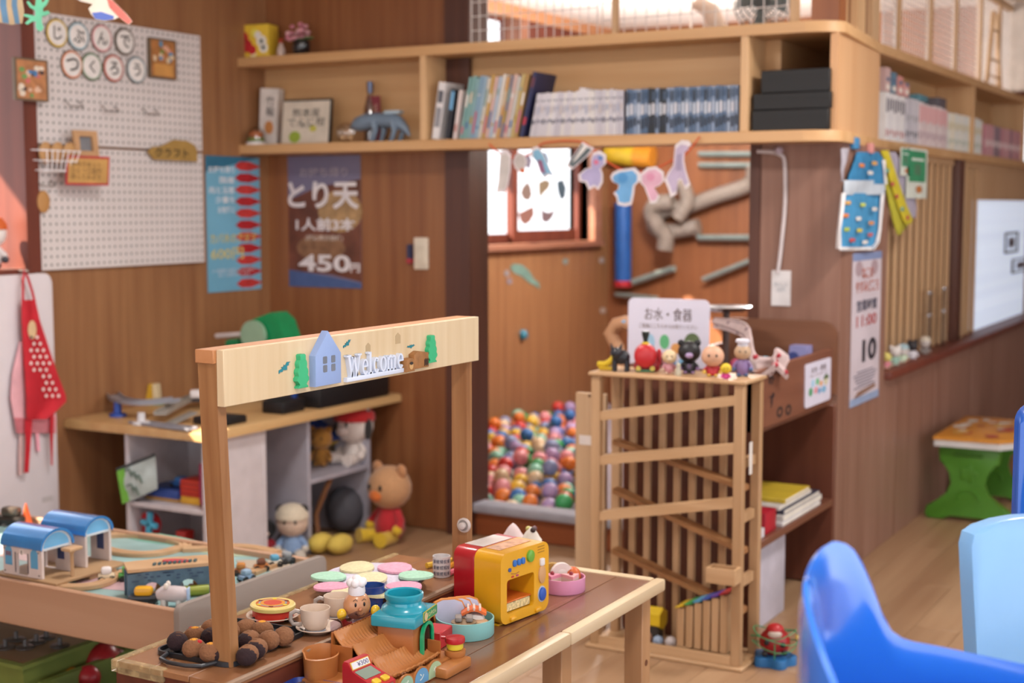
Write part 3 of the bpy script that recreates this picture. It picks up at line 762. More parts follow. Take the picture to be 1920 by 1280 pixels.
def framed(a0, b0, a1, b1, x, label, bgc):
    A, B = ox(a0, b0, x), ox(a1, b1, x); c = (A + B) / 2; wd, hh = B.y - A.y, abs(A.z - B.z); M = FX(c)
    o = thing('framed_photo', label, 'picture', c)
    MB().prism(rrect(wd, hh, .006), .012, M, -.012).build('frame', mat('#6c5a48', .5), o)
    patch(rect(wd * .86, hh * .9), M, mat(bgc, .5, var=.12, scale=30), o, 'picture_paper')
    return o, M, wd, hh
o, M, wd, hh = framed(26, 106, 92, 192, PX + .05, 'photo of crafting children in a brown frame beside the window jamb', '#b57c52')
for k in range(22):
    patch(disc(rnd.uniform(.008, .014), rnd.uniform(.006, .012), 9, (rnd.uniform(-.36, .36) * wd, rnd.uniform(-.38, .38) * hh)), M, mat(rnd.choice(('#d8b39a', '#4a3a3c', '#6f9a5a', '#4f7fb0', '#c96a6a', '#e0d2c0')), .6), o, off=.0008 + k * .00008)
o, M, wd, hh = framed(279, 69, 332, 151, PX + .014, 'photo of playing children in a brown frame on the upper pegboard', '#a8703f')
for k in range(16):
    patch(disc(rnd.uniform(.008, .016), rnd.uniform(.008, .014), 9, (rnd.uniform(-.34, .34) * wd, rnd.uniform(-.05, .38) * hh)), M, mat(rnd.choice(('#d8a58a', '#4a2f28', '#7d8a4a', '#5f8fb0', '#c97a6a', '#d9c2a0')), .6), o, off=.0008 + k * .00008)
patch(rect(wd * .7, hh * .3, (0, -.28 * hh)), M, mat('#c9924f', .6), o, off=.0024)
HK = mat('#8d8580', .3, .8, var=0)
for i, (a, b) in enumerate(((133, 196), (201, 205), (277, 211), (80, 345))):
    p = ox(a, b, PX)
    w_ = .035
    MB().tube([(PX + .001, p.y - w_, p.z + .012), (PX + .012, p.y - w_, p.z + .012), (PX + .03, p.y - w_, p.z - .008), (PX + .03, p.y + w_, p.z - .008), (PX + .012, p.y + w_, p.z + .012), (PX + .001, p.y + w_, p.z + .012)], .0025, 6).build('peg_hook', HK, label=('double wire hook below the orange ring tag', 'double wire hook in the middle of the upper pegboard', 'double wire hook below the brown framed photo', 'double wire hook above the wooden oval')[i], cat='hook', group='wire peg hooks')
# wire basket with wooden pieces
A, B = ox(70, 280, PX + .05), ox(134, 325, PX + .05)
o = thing('wire_basket', 'white wire basket on the lower pegboard holding wooden ovals', 'basket', (PX, A.y, B.z))
ya, yb, zt, zo = A.y, B.y, A.z, B.z + .01
BW = mat('#e6e2e4', .4, var=0)
for z, e in ((zt, 0), ((zt + zo) / 2, .01), (zo, .02)):
    MB().tube([(PX + .004, ya + e, z), (PX + .10 - e, ya + e, z - .004), (PX + .10 - e, yb - e, z - .004), (PX + .004, yb - e, z)], .0025, 6, z > zo - 1).build('wire', BW, o)
for k in range(7):
    y = ya + (yb - ya) * k / 6; y2 = ya + .02 + (yb - ya - .04) * k / 6
    MB().tube([(PX + .10, y, zt), (PX + .08, y2, zo), (PX + .004, y2, zo)], .0022, 6).build('wire', BW, o)
for k in range(3):
    p = (PX + .03 + .02 * k, ya + .06 + .04 * k, zt - .01)
    MB().ell(p, (.012, .035, .042), 12).build('wooden_oval', mat('#b98d5c', .6), label=('rearmost', 'middle', 'front')[k] + ' wooden oval inside the white wire basket', cat='wood piece', group='wooden ovals in the basket')
p = ox(80, 378, PX + .012)
MB().prism(disc(.03, .042, 24), .012, FX((PX + .008, p.y, p.z)), bev=.003).build('wooden_oval', mat('#b5854f', .6), label='single wooden oval hanging below the wire basket', cat='wood piece')
p = ox(158, 270, PX + .06)
o = thing('slate_tablet', 'small wooden frame with grey slate standing above the red bordered card', 'frame', p)
Mq = T(p, RAD(-6), 0, RAD(-6)) @ FX((0, 0, 0))
MB().hollow(rect(.11, .1), rect(.062, .056), .014, Mq).build('frame', mat('#b98f66', .6), o)
patch(rect(.064, .058), Mq, mat('#76777c', .5), o, 'slate')
A, B = ox(126, 291, PX + .09), ox(203, 348, PX + .09); c = (A + B) / 2; Mq = T(c, RAD(-4), 0, RAD(5)) @ FX((0, 0, 0)); wd, hh = B.y - A.y, A.z - B.z
o = thing('price_card', 'kraft card with red border and small print in front of the pegboard', 'card', c)
MB().prism(rect(wd, hh), .004, Mq, -.004).build('card', mat('#b3313a', .5), o)
patch(rect(wd * .92, hh * .84), Mq, mat('#c09455', .6), o)
text('手作りキット\nひとつ三百円\n作ってみよう', Mq @ T((-.01, 0, .001)), mat('#5d4128', .6), o, wd * .7, hh * .62)
MB().box(PX, c.y - .01, c.z - .01, c.x - .002, c.y + .01, c.z + .01).build('hook_arm', HK, o)
A, B = ox(277, 258, PX + .02), ox(372, 305, PX + .02); c = (A + B) / 2; wd, hh = B.y - A.y, A.z - B.z; Mq = FX(c)
o = thing('craft_sign', 'kraft cloud-shaped sign reading クラフト on the pegboard', 'sign', c)
MB().prism([(-.5 * wd, -.1 * hh), (-.38 * wd, -.44 * hh), (.48 * wd, -.46 * hh), (.48 * wd, .12 * hh), (.42 * wd, .3 * hh), (.28 * wd, .46 * hh), (.02 * wd, .48 * hh), (-.12 * wd, .3 * hh), (-.24 * wd, .16 * hh), (-.4 * wd, .12 * hh)], .006, Mq, -.006).build('card', mat('#a68446', .7), o)
text('クラフト', Mq @ T((-.01, -.01, .0005)), mat('#2f2a20', .6), o, wd * .66, hh * .4, bold=.015)
MB().box(PX, c.y - .02, c.z - .01, c.x - .006, c.y + .02, c.z + .01).build('spacer', mat('#a68446', .7), o)

# paper sea creatures hanging by threads in the window corner
def hang(name, label, pts, d, col, cat, extra=()):
    P = [ray(a, b) for a, b in pts]
    P = [_c + r * (d / r.dot(_f)) for r in P]
    c = sum(P, V()) / len(P); rz = YAW; M = T(c, rz) @ FY((0, 0, 0)); Mi = M.inverted()
    o = thing(name, label, cat, c, 0, 'paper sea creatures')
    MB().prism([(q.x, q.y) for q in (Mi @ p for p in P)], .004, M, -.004).build('paper', mat(col, .7), o)
    for pts2, col2 in extra:
        Q = [Mi @ (_c + r * (d / r.dot(_f))) for r in (ray(a, b) for a, b in pts2)]
        patch([(q.x, q.y) for q in Q], M, mat(col2, .7), o)
    zt = max(p.z for p in P)
    MB().cyl((c.x, c.y, min(zt, ZC) - .005), (c.x, c.y, ZC), .0012, n=5).build('thread', mat('#d8d4cc', .7), o)
    return o
hang('paper_fish', 'tan paper fish with blue stripes hanging at the window corner', [(-30, -20), (-10, -32), (20, -34), (40, -10), (44, 20), (40, 43), (20, 46), (-10, 40), (-30, 20)], 4.3, '#d9c09a', 'paper fish',
     [([(2, -30), (14, -30), (12, 10), (16, 44), (4, 42), (0, 10)], '#6d9ac0'), ([(24, -30), (34, -24), (32, 10), (36, 44), (27, 44), (22, 10)], '#6d9ac0')])
cor = []
for a, b in ((68, 0), (74, -16), (79, -16), (78, 6), (84, 2), (90, -8), (93, -4), (88, 8), (80, 16), (80, 22), (90, 20), (93, 25), (86, 29), (78, 30), (77, 40), (80, 52), (76, 58), (70, 57), (66, 50), (67, 40), (60, 40), (50, 46), (46, 43), (56, 34), (44, 30), (45, 26), (58, 28), (66, 30), (66, 20), (56, 14), (50, 4), (54, 2), (60, 10), (66, 12)): cor.append((a, b))
hang('paper_coral', 'mint green paper coral cutout hanging in front of the pegboard', cor, 4.25, '#79d9b0', 'paper coral')
hang('paper_fish', 'white and blue paper fish with a salmon tail hanging above the tags', [(120, -14), (165, -18), (200, -12), (212, 2), (236, 26), (247, 40), (240, 46), (222, 32), (214, 36), (196, 39), (178, 36), (170, 26), (166, 16), (174, 8), (150, 2)], 4.2, '#e9e0d0', 'paper fish',
     [([(172, 24), (190, 22), (214, 30), (212, 36), (196, 38), (178, 35)], '#5f74c0'), ([(200, -8), (212, 2), (236, 26), (247, 40), (240, 45), (222, 31), (206, 14)], '#d9766c'), ([(120, -12), (150, -16), (152, 0), (140, -2)], '#4f9ac0')])
# small white figure on the window sill
p = ox(8, 498, XL - .02)
figure('window_figure', 'small white toy figure with an orange cap on the window sill', 'toy', (XL - .05, p.y - .035, 1.186), .20, '#e8e2e0', '#d5d0d0', '#3a3a44', hat='#d0652f', rz=RAD(50))

# ---------------------------------------------------------------- white panel with aprons
FXX = -4.17
A = ox(97, 512, FXX)
o = thing('whiteboard', 'large white rounded panel against the wall behind the aprons', 'panel', (FXX, A.y - .5, 0))
MB().prism(rrect(1.2, 1.165, .035, 5), .045, FX((FXX - .045, A.y - .6, 1.165 / 2 + .001)), bev=.004).build('board', mat('#dcd5da', .35, var=.01), o)
p = ox(89, 935, FXX); patch(rect(.055, .02), FX(p), mat('#b8b2b4', .5), o, 'sticker')
a1 = thing('apron', 'pink gingham child apron hanging behind the red one', 'apron', ox(60, 800, FXX + .01))
cloth([(640, 36, 60), (700, 22, 66), (745, 18, 90), (780, 24, 104), (812, 30, 103)], FXX + .014, mat('#e0a9b2', .8, var=.05), a1, .004, 2)
for k in range(5): cloth([(784 + k * 6, 26 + k * 1, 102), (786.5 + k * 6, 26 + k * 1, 102)], FXX + .021, mat('#c4606a', .8), a1, .004, 2, .002, 'check_stripe')
cloth([(812, 36, 43), (850, 34, 41), (890, 34, 40)], FXX + .012, mat('#d9b9b8', .8), a1, .002, 2, .002, 'string', 3)
cloth([(812, 66, 73), (846, 68, 74)], FXX + .012, mat('#e3a0b0', .8), a1, .002, 2, .002, 'string', 3)
a2 = thing('apron', 'red child apron with white polka dots hanging by its neck loop', 'apron', ox(60, 800, FXX + .04))
RED = mat('#bd1c2c', .75, var=.06)
cloth([(562, 40, 66), (600, 40, 74), (650, 42, 90), (700, 45, 106), (740, 47, 121), (752, 47, 122), (772, 47, 102), (786, 48, 84)], FXX + .03, RED, a2, .006, 2)
Q = [ox(a, b, FXX + .03) for a, b in ((43, 566), (43, 530), (46, 506), (52, 520), (60, 545), (65, 566))]
MB().tube(Q, .006, 6, flat=.4).build('neck_loop', RED, a2)
for rows in ([(786, 46, 60), (830, 47, 57), (886, 44, 53)], [(770, 94, 101), (820, 93, 99), (872, 95, 98)]): cloth(rows, FXX + .03, RED, a2, .002, 2, .002, 'string', 3)
for i in range(10):
    for j in range(5):
        b = 632 + i * 12.2; a = 58 + j * 11.5 + (i % 2) * 5.5; 
        lim = 88 + (b - 650) * .36 - 6
        if a > lim or (b > 705 and a < 76): continue
        p = ox(a, b, FXX + .0405); patch(disc(.0068, None, 8), FX(p), mat('#e9d9d6', .8), a2, 'dot', .0015)
p = ox(60, 618, FXX + .0405); patch(disc(.02, .035, 12), FX(p), mat('#d8b98f', .8), a2, 'badge', .0015)
MB().cyl((FXX, ox(46, 506, FXX + .03).y, ox(46, 506, FXX + .03).z - .004), (FXX + .05, ox(46, 506, FXX + .03).y, ox(46, 506, FXX + .03).z - .004), .004, n=8).build('hook_peg', HK, a2)

# ---------------------------------------------------------------- posters, switch
def poster(M, wd, hh, base, label):
    o = thing('poster', label, 'poster', M.translation)
    MB().prism(rect(wd, hh), .002, M, -.002).build('sheet', mat(base, .35, var=.04, scale=4), o)
    return o
A, B = ox(385, 291, XL + .004), ox(490, 541, XL + .004); c = (A + B) / 2; wd, hh = B.y - A.y, A.z - B.z; M = FX((XL + .004, c.y, c.z))
o = poster(M, wd, hh, '#74b2d0', 'blue food poster with a column of red fritters on the side wall')
patch([(-.5 * wd, .38 * hh), (.5 * wd, .5 * hh), (-.5 * wd, .5 * hh)], M, mat('#2f6d8c', .4), o, off=.0001)
for k in range(11):
    v = .43 - k * .088
    patch([(.02 * wd, v * hh), (.12 * wd, (v + .034) * hh), (.3 * wd, (v + .036) * hh), (.5 * wd, (v + .006) * hh), (.5 * wd, (v - .006) * hh), (.3 * wd, (v - .034) * hh), (.12 * wd, (v - .03) * hh)], M, mat('#b3242c' if k % 2 else '#c43a38', .4, var=.12, scale=40), o, 'fritter_print', off=.0006)
wt = mat('#dfe6ee', .5)
for tx, u, v, w_, h_ in (('お持ち帰り', -.22, .40, .48, .05), ('国産', -.12, .325, .28, .05), ('肉と玉葱', -.22, .25, .46, .05), ('少量を', -.16, .18, .36, .05), ('お気軽に', -.14, .105, .32, .05)): text(tx, M @ T((u * wd, v * hh, .001)), wt, o, w_ * wd, h_ * hh, bold=.02)
text('カバ木のアタマ', M @ T((-.02 * wd, -.105 * hh, .0016)), mat('#d8c878', .5), o, .86 * wd, .075 * hh, bold=.01)
text('600円', M @ T((-.14 * wd, -.22 * hh, .0016)), mat('#d8c878', .5), o, .6 * wd, .085 * hh, bold=.01)
text('※一部店舗では取扱いがございません\n詳しくは店内スタッフまで', M @ T((-.02 * wd, -.36 * hh, .0016)), wt, o, .8 * wd, .06 * hh)
A, B = oy(539, 293, YB - .003), oy(678, 541, YB - .003); c = (A + B) / 2; wd, hh = B.x - A.x, A.z - B.z; M = FY((c.x, YB - .003, c.z))
o = poster(M, wd, hh, '#77728c', 'slate and brown food poster reading とり天 450円 on the back wall')
patch([(-.5 * wd, -.38 * hh), (-.5 * wd, .16 * hh), (-.1 * wd, .26 * hh), (.5 * wd, .32 * hh), (.5 * wd, -.45 * hh), (.1 * wd, -.4 * hh)], M, mat('#6d4030', .4, var=.2, scale=9), o)
patch(disc(.3 * wd, .16 * hh, 20, (.22 * wd, .08 * hh)), M, mat('#a8875e', .4, var=.15, scale=20), o, off=.0006)
patch(disc(.34 * wd, .1 * hh, 20, (-.05 * wd, -.2 * hh)), M, mat('#8a6448', .4, var=.15, scale=20), o, off=.0006)
patch([(-.5 * wd, -.5 * hh), (.5 * wd, -.5 * hh), (.5 * wd, -.46 * hh), (.1 * wd, -.42 * hh), (-.5 * wd, -.37 * hh)], M, mat('#4a6090', .4), o, off=.0008)
wt = mat('#e2dcdf', .5)
text('お持ち帰り', M @ T((0, .375 * hh, .001)), mat('#a39aa8', .5), o, .66 * wd, .07 * hh, bold=.02)
text('とり天', M @ T((-.01 * wd, .2 * hh, .0016)), wt, o, .98 * wd, .21 * hh, bold=.035)
text('1人前3本', M @ T((.02 * wd, -.02 * hh, .0016)), wt, o, .82 * wd, .1 * hh, bold=.03)
text('(税込表示価格)', M @ T((.0, -.125 * hh, .0016)), mat('#c9b9ae', .5), o, .52 * wd, .05 * hh, bold=.02)
text('450', M @ T((0, -.315 * hh, .0016)), wt, o, .72 * wd, .13 * hh, bold=.03)
text('円', M @ T((.42 * wd, -.345 * hh, .0016)), wt, o, .13 * wd, .07 * hh, bold=.03)
p = oy(791, 475, YB)
o = thing('light_switch', 'cream light switch plate on the back wall', 'switch', p)
MB().prism(rrect(.072, .138, .006), .009, FY((p.x, YB, p.z)), bev=.002).build('plate', mat('#d8cdbb', .4), o)
MB().prism(rrect(.03, .07, .004), .004, FY((p.x, YB - .009, p.z))).build('rocker', mat('#cfc4b2', .4), o)
p = oy(771, 476, YB)
o = thing('wall_magnet', 'small dark blue and red clip beside the light switch', 'clip', p)
MB().prism(rrect(.02, .085, .006), .02, FY((p.x, YB, p.z))).build('body', mat('#2c3050', .4), o)
MB().prism(rrect(.022, .02, .004), .022, FY((p.x, YB, p.z - .03))).build('band', mat('#a8343c', .4), o)

# ---------------------------------------------------------------- low corner cabinet with the train set on top
LX, LY = -3.49, 3.925
low = thing('corner_cabinet', 'low white corner cabinet with a thick wooden top against the walls', 'cabinet', (LX - .35, LY + .6, 0))
MB().prism([(XL + .003, LY), (LX, LY), (LX, YB - .003), (XL + .003, YB - .003)], .036, None, .558, .012).build('top', wood('#b68d5c', '#cba877', 'y', 14, .4, 2), low)
WL = mat('#c9c3c8', .55, var=.03)
xa = oy(235, 900, LY + .03).x
def panel(*a): MB().box(*a, .002, 1).build('panel', WL, low)
panel(xa, LY + .03, 0, xa + .02, LY + .36, .557)
panel(LX - .055, LY + .03, 0, LX - .035, LY + .36, .557)
panel(xa, LY + .36, 0, LX - .035, LY + .38, .557)
zs = oy(250, 940, LY + .03).z
MB().box(xa + .021, LY + .03, zs - .018, LX - .056, LY + .355, zs, .002, 1).build('shelf_board', WL, low)
MB().box(xa + .021, LY + .03, .0, LX - .056, LY + .355, .03, .002, 1).build('shelf_board', WL, low)
yB0, yB1, yB2 = ox(497, 850, LX - .04).y, ox(577, 850, LX - .04).y, ox(690, 850, LX - .04).y
WG = mat('#a7a4b0', .55, var=.03)
def panel2(*a): MB().box(*a, .002, 1).build('panel', WG, low)
panel(LX - .065, LY + .38, 0, LX - .045, yB0, .557)
panel2(LX - .55, yB1, 0, LX - .04, yB1 + .02, .557)
panel2(LX - .55, yB2, 0, LX - .04, yB2 + .02, .557)
panel2(LX - .55, yB0, 0, LX - .53, yB2, .557)
zs2 = ox(620, 890, LX - .04).z
MB().box(LX - .53, yB1 + .02, zs2 - .018, LX - .04, yB2, zs2, .002, 1).build('shelf_board', WG, low)
# front cubbies: pouch, case, box, roll; toys below
q = lambda a, b, dy=.06: oy(a, b, LY + .03 + dy)
o = thing('zip_pouch', 'clear zip pouch with a green edge leaning out of the upper cubby', 'pouch', q(258, 938, -.02))
P4 = [q(221, 880, -.02), q(292, 852, .03), q(296, 916, .02), q(232, 944, -.02)]
MB().sheet(lambda u, v: P4[0].lerp(P4[1], u).lerp(P4[3].lerp(P4[2], u), v) + V((0, -.012 * math.sin(math.pi * u) * math.sin(math.pi * v), 0)), 6, 6, .004).build('film', mat('#aebab8', .2, var=.1), o)
MB().sheet(lambda u, v: P4[0].lerp(P4[1], u * .2).lerp(P4[3].lerp(P4[2], u * .2), v) + V((0, -.006, 0)), 2, 2, .003).build('green_edge', mat('#6cae3c', .5), o)
MB().tube([P4[0] + V((0, -.006, .0)), P4[1] + V((0, -.006, 0))], .006, 8).build('zip', mat('#3c4244', .5), o)
for k in range(5):
    c_ = P4[0].lerp(P4[1], .35 + .12 * (k % 3)).lerp(P4[3].lerp(P4[2], .35 + .12 * (k % 3)), .25 + .15 * k); MB().tube([c_ + V((-.02, -.017, .01)), c_ + V((.0, -.018, .02)), c_ + V((.015, -.017, -.01))], .003, 5).build('inner_print', mat('#4d6a5c', .6), o)
p0, p1 = q(272, 934), q(334, 934)
o = thing('blue_case', 'flat blue plastic case on the upper cubby shelf', 'case', (p0.x, p0.y, zs))
MB().box(p0.x, p0.y, zs + .0005, p1.x, p0.y + .12, zs + .035, .006).build('lower_shell', mat('#b98a3c', .5), o)
MB().box(p0.x - .002, p0.y - .002, zs + .012, p1.x + .002, p0.y + .122, zs + .05, .006).build('upper_shell', mat('#2f4a92', .45), o)
o = thing('toy_car', 'small blue toy car on top of the flat blue case', 'toy car', (p1.x - .03, p0.y + .06, zs + .05))
MB().box(p1.x - .075, p0.y + .03, zs + .056, p1.x + .0, p0.y + .08, zs + .075, .008).build('chassis', mat('#2f62a8', .35), o)
MB().box(p1.x - .055, p0.y + .034, zs + .07, p1.x - .01, p0.y + .076, zs + .092, .01).build('cabin', mat('#3a78bd', .35), o)
for dx in (-.06, -.012):
    for dy in (.028, .076): MB().cyl((p1.x + dx, p0.y + dy, zs + .0605), (p1.x + dx, p0.y + dy + .008, zs + .0605), .009, n=10).build('wheel', mat('#1d1d20', .6), o)
p0, p1 = q(338, 938), q(374, 938)
o = thing('toy_block_box', 'red toy box with a yellow base on the upper cubby shelf', 'toy box', (p0.x, p0.y, zs))
MB().box(p0.x, p0.y, zs + .0005, p1.x, p0.y + .1, zs + .03, .004).build('base', mat('#d8a62e', .45), o)
MB().box(p0.x, p0.y, zs + .03, p1.x, p0.y + .1, zs + .095, .004).build('body', mat('#c9361f', .45), o)
for k in range(3): MB().box(p0.x + .004, p0.y - .002, zs + .04 + k * .018, p1.x - .004, p0.y, zs + .045 + k * .018).build('rib', mat('#a82a18', .5), o)
p0 = q(381, 940)
MB().prism(rrect(.035, .165, .016, 6), .09, FY((p0.x, p0.y + .09, zs + .084))).build('magenta_board', mat('#a82a5c', .5), label='tall rounded magenta board at the end of the upper cubby', cat='board')
z0 = .0305
o = thing('toy_plane', 'cyan cross-shaped toy plane leaning on a red disc in the lower cubby', 'toy', q(280, 1000))
c_ = q(280, 985, .03)
MB().cyl((c_.x - .03, c_.y + .03, c_.z - .005), (c_.x - .03, c_.y + .045, c_.z - .005), .05, n=20).build('red_disc', mat('#b8262c', .45), o)
MB().box(-.012, -.01, -.055, .012, .01, .055, .006, M=T(c_, 0, 0, RAD(8))).build('body', mat('#49a6c9', .4), o)
MB().box(-.042, -.01, -.005, .042, .01, .018, .006, M=T(c_, 0, 0, RAD(8))).build('wing', mat('#49a6c9', .4), o)
MB().box(c_.x - .08, c_.y + .02, z0, c_.x + .04, c_.y + .06, c_.z - .05, .004).build('base', mat('#4f6f8a', .5), o)
for i, (a, b, c2, s_, lab) in enumerate(((318, 1012, '#d3a92c', .034, 'yellow toy block in the lower cubby'), (330, 1010, '#3f8f4a', .036, 'green toy block in the lower cubby'), (342, 1012, '#2f62a8', .034, 'blue toy block in the lower cubby'), (338, 985, '#b82c24', .05, 'tall red toy block at the back of the lower cubby'))):
    p = q(a, b, .03 + .05 * (i == 3)); MB().box(p.x - s_ / 2, p.y, z0, p.x + s_ / 2, p.y + s_, z0 + s_ * (1 if i < 3 else 3), .003).build('toy_block', mat(c2, .4), label=lab, cat='toy block', group='blocks in the lower cubby')
p = q(357, 1022, .0)
o = thing('toy_arch', 'orange toy arch at the front of the lower cubby', 'toy', (p.x, p.y, z0))
MB().hollow([(-.04, 0), (-.03, .05), (.035, .055), (.05, 0), (.04, -.0), (-.03, -.0)], [(-.026, .004), (-.02, .036), (.025, .04), (.034, .004), (.03, .004), (-.02, .004)], .03, FY((p.x, p.y + .03, z0 + .001))).build('arch', mat('#d0561c', .4), o)

# ---------------------------------------------------------------- the plastic railway on the cabinet top
ZL = .594
trk = thing('toy_railway', 'grey plastic toy railway loop raised on blue and white pillars', 'toy railway', oz(300, 770, ZL))
GR = mat('#8d8d96', .4)
def ribbon(pts, w_, h_, m, par, name):
    R = []; n = len(pts)
    for i, p in enumerate(pts):
        t = (pts[min(i + 1, n - 1)] - pts[max(i - 1, 0)]).normalized(); s_ = t.cross(V((0, 0, 1))).normalized() * w_ / 2
        R.append([p + s_, p + s_ + V((0, 0, h_)), p + s_ * .8 + V((0, 0, h_)), p + s_ * .8 + V((0, 0, h_ * .45)), p - s_ * .8 + V((0, 0, h_ * .45)), p - s_ * .8 + V((0, 0, h_)), p - s_ + V((0, 0, h_)), p - s_])
    return MB().rings(R).build(name, m, par)
def smooth_path(P, n=6):
    out = []
    for i in range(len(P) - 1):
        p0, p1, p2, p3 = P[max(i - 1, 0)], P[i], P[i + 1], P[min(i + 2, len(P) - 1)]
        for k in range(n):
            t = k / n
            out.append(.5 * ((2 * p1) + (p2 - p0) * t + (2 * p0 - 5 * p1 + 4 * p2 - p3) * t * t + (3 * p1 - p0 - 3 * p2 + p3) * t ** 3))
    return out + [P[-1]]
zr = ZL + .055
up = smooth_path([oz(a, b, zr) for a, b in ((330, 752), (268, 758), (224, 752), (212, 738), (232, 726), (300, 720), (390, 712), (470, 706))])
ribbon(up, .055, .016, GR, trk, 'raised_track')
ribbon(smooth_path([oz(a, b, ZL + .03) for a, b in ((300, 778), (350, 752), (400, 735), (450, 724))]), .05, .014, mat('#9a968f', .4), trk, 'ramp_track')
ribbon(smooth_path([oz(a, b, ZL + .0015) for a, b in ((250, 792), (310, 800), (362, 806))]), .05, .01, GR, trk, 'ground_track')
MB().box(-.03, -.06, 0, .03, .06, .006, .003, M=T(oz(340, 785, ZL + .012), RAD(-20), RAD(18))).build('grey_ramp', mat('#8a8884', .5), trk)
def pillar(a, b, h, c2):
    p = oz(a, b, ZL); MB().lathe([(0, .0005), (.035, .0005), (.033, .01), (.016, .014), (.014, h), (0, h)], 14, p).build('pillar', mat(c2, .4), trk)
pillar(221, 780, .056, '#2b4fa8'); pillar(265, 795, .045, '#cfcdd0'); pillar(430, 735, .05, '#2b4fa8')
p = oz(553, 758, ZL); p.x += .0
o = thing('toy_pillar', 'tall blue toy pillar under the raised track by the sign', 'toy pillar', p)
MB().lathe([(0, 0), (.032, 0), (.03, .012), (.016, .02), (.014, .09), (.02, .1), (0, .1)], 16, p).build('column', mat('#2550a8', .4), o)
p = oz(287, 757, ZL)
o = thing('toy_signpost', 'yellow and cream toy crossing post inside the railway loop', 'toy', p)
MB().prism([(-.03, 0), (.03, 0), (.022, .085), (-.012, .085)], .03, T(p, RAD(20)) @ FY((0, .015, 0))).build('post', mat('#d3a72c', .45), o)
MB().prism([(.008, 0), (.034, 0), (.026, .086), (.006, .086)], .034, T(p, RAD(20)) @ FY((0, .017, 0))).build('side', mat('#d9c9a4', .45), o)
MB().box(-.05, -.03, 0, .05, .03, .006, M=T((p.x, p.y, ZL), RAD(20))).build('base', mat('#6fa88c', .45), o)
p = oz(410, 756, ZL + .02)
o = thing('toy_train', 'red and white toy train car on the low track', 'toy train', (p.x, p.y, ZL + .02))
MB().box(-.10, -.02, .008, .02, .02, .042, .008, M=T((p.x - .02, p.y, ZL + .036), RAD(45))).build('carriage', mat('#d5cfd0', .4), o)
MB().box(.02, -.02, .008, .06, .02, .04, .008, M=T((p.x - .02, p.y, ZL + .036), RAD(45))).build('nose', mat('#b4282c', .4), o)
MB().box(-.1, -.015, 0, .05, .015, .01, M=T((p.x - .02, p.y, ZL + .03), RAD(45))).build('undercarriage', mat('#2a2a30', .5), o)
p = oz(362, 792, ZL)
for x0_, x1_, y0_, y1_, h_, lab in ((-3.68, -3.53, 4.06, 4.2, .03, 'flat black tray on the cabinet top behind the sign post'), (-3.64, -3.53, 4.42, 4.56, .05, 'black toy crate in the middle of the cabinet top'), (-3.62, -3.5, 4.62, 5.12, .085, 'long black case on the cabinet top under the house on the sign')):
    MB().box(x0_, y0_, ZL + .0005, x1_, y1_, ZL + h_, .006).build('black_case', mat('#101014', .5), label=lab, cat='case', group='black cases on the cabinet')
# green roofed toy tower
p = oz(560, 735, ZL); p = V((-3.92, 4.78, ZL))
o = thing('toy_tower', 'toy tower with a green peaked roof and pale disc near the wall', 'toy tower', p)
P = lambda a, b: oy(a, b, p.y)
c_ = P(515, 640)
MB().box(c_.x - .06, p.y - .05, ZL + .0005, c_.x + .07, p.y + .06, c_.z, .004).build('tower_body', mat('#3c3a40', .5), o)
G = [P(480, 620), P(488, 598), P(524, 584), P(540, 600), P(551, 634), P(530, 638), P(500, 640)]
MB().prism([(v.x, v.z) for v in G], .11, fr((0, p.y + .05, 0), (1, 0, 0), (0, 0, 1))).build('roof', mat('#0f8a52', .45), o)
c_ = P(498, 626); MB().cyl((c_.x, p.y - .09, c_.z), (c_.x, p.y - .07, c_.z), sz(28, c_), n=22).build('pale_disc', mat('#8fae94', .5), o)
MB().cyl(P(420, 628) + V((0, -.05, 0)), P(478, 624) + V((0, -.05, 0)), .011, n=10).build('white_arm', mat('#cfc6c6', .4), o)
MB().cyl(P(448, 642) + V((0, -.07, 0)), P(470, 640) + V((0, -.07, 0)), .02, n=10).build('green_foot', mat('#1b7a4c', .5), o)
p = V((-3.7, 5.1, ZL)); c_ = oy(582, 640, p.y)
o = MB().lathe([(0, 0), (.03, 0), (.026, .02), (.03, c_.z - ZL), (.02, c_.z - ZL + .02), (0, c_.z - ZL + .03)], 14, (c_.x, p.y, ZL + .0005)).build('red_cone', mat('#b3202a', .45), label='red toy cone beside the green roofed tower', cat='toy')

# ---------------------------------------------------------------- plush toys
p = ox(660, 887, LX - .12)
figure('plush_dog', 'white spotted plush dog with a red cap lying in the cabinet cubby', 'plush toy', (p.x, p.y + .02, zs2 + .0005), .27, '#d8cdc8', '#cfc6c2', '#d8cdc8', ear='#2a2626', ear_kind='flop', muzzle='#c9b9b4', hat='#c0262c', spots='#2a2626', sit=True, rough=.9, fuzz=.4, head_r=.33, rz=RAD(-10))
p = ox(602, 885, LX - .2)
figure('plush_bear', 'golden brown plush animal beside the divider in the cubby', 'plush toy', (p.x, p.y, zs2 + .0005), .17, '#b07d36', '#a8742e', '#b07d36', ear='#a8742e', rough=.9, fuzz=.4, rz=RAD(20))
p = ox(600, 835, LX - .26)
o = thing('toy_ship', 'blue and yellow toy ship behind the brown plush in the cubby', 'toy', (p.x, p.y, zs2))
MB().box(p.x - .08, p.y - .02, zs2 + .0005, p.x + .05, p.y + .04, zs2 + .1).build('stand', mat('#5a4a3a', .6), o)
MB().prism([(-.1, .02), (.08, -.05), (.1, -.03), (-.06, .05)], .06, fr((p.x, p.y + .04, zs2 + .15), (1, 0, 0), (0, 0, 1))).build('hull', mat('#2a4a9c', .45), o)
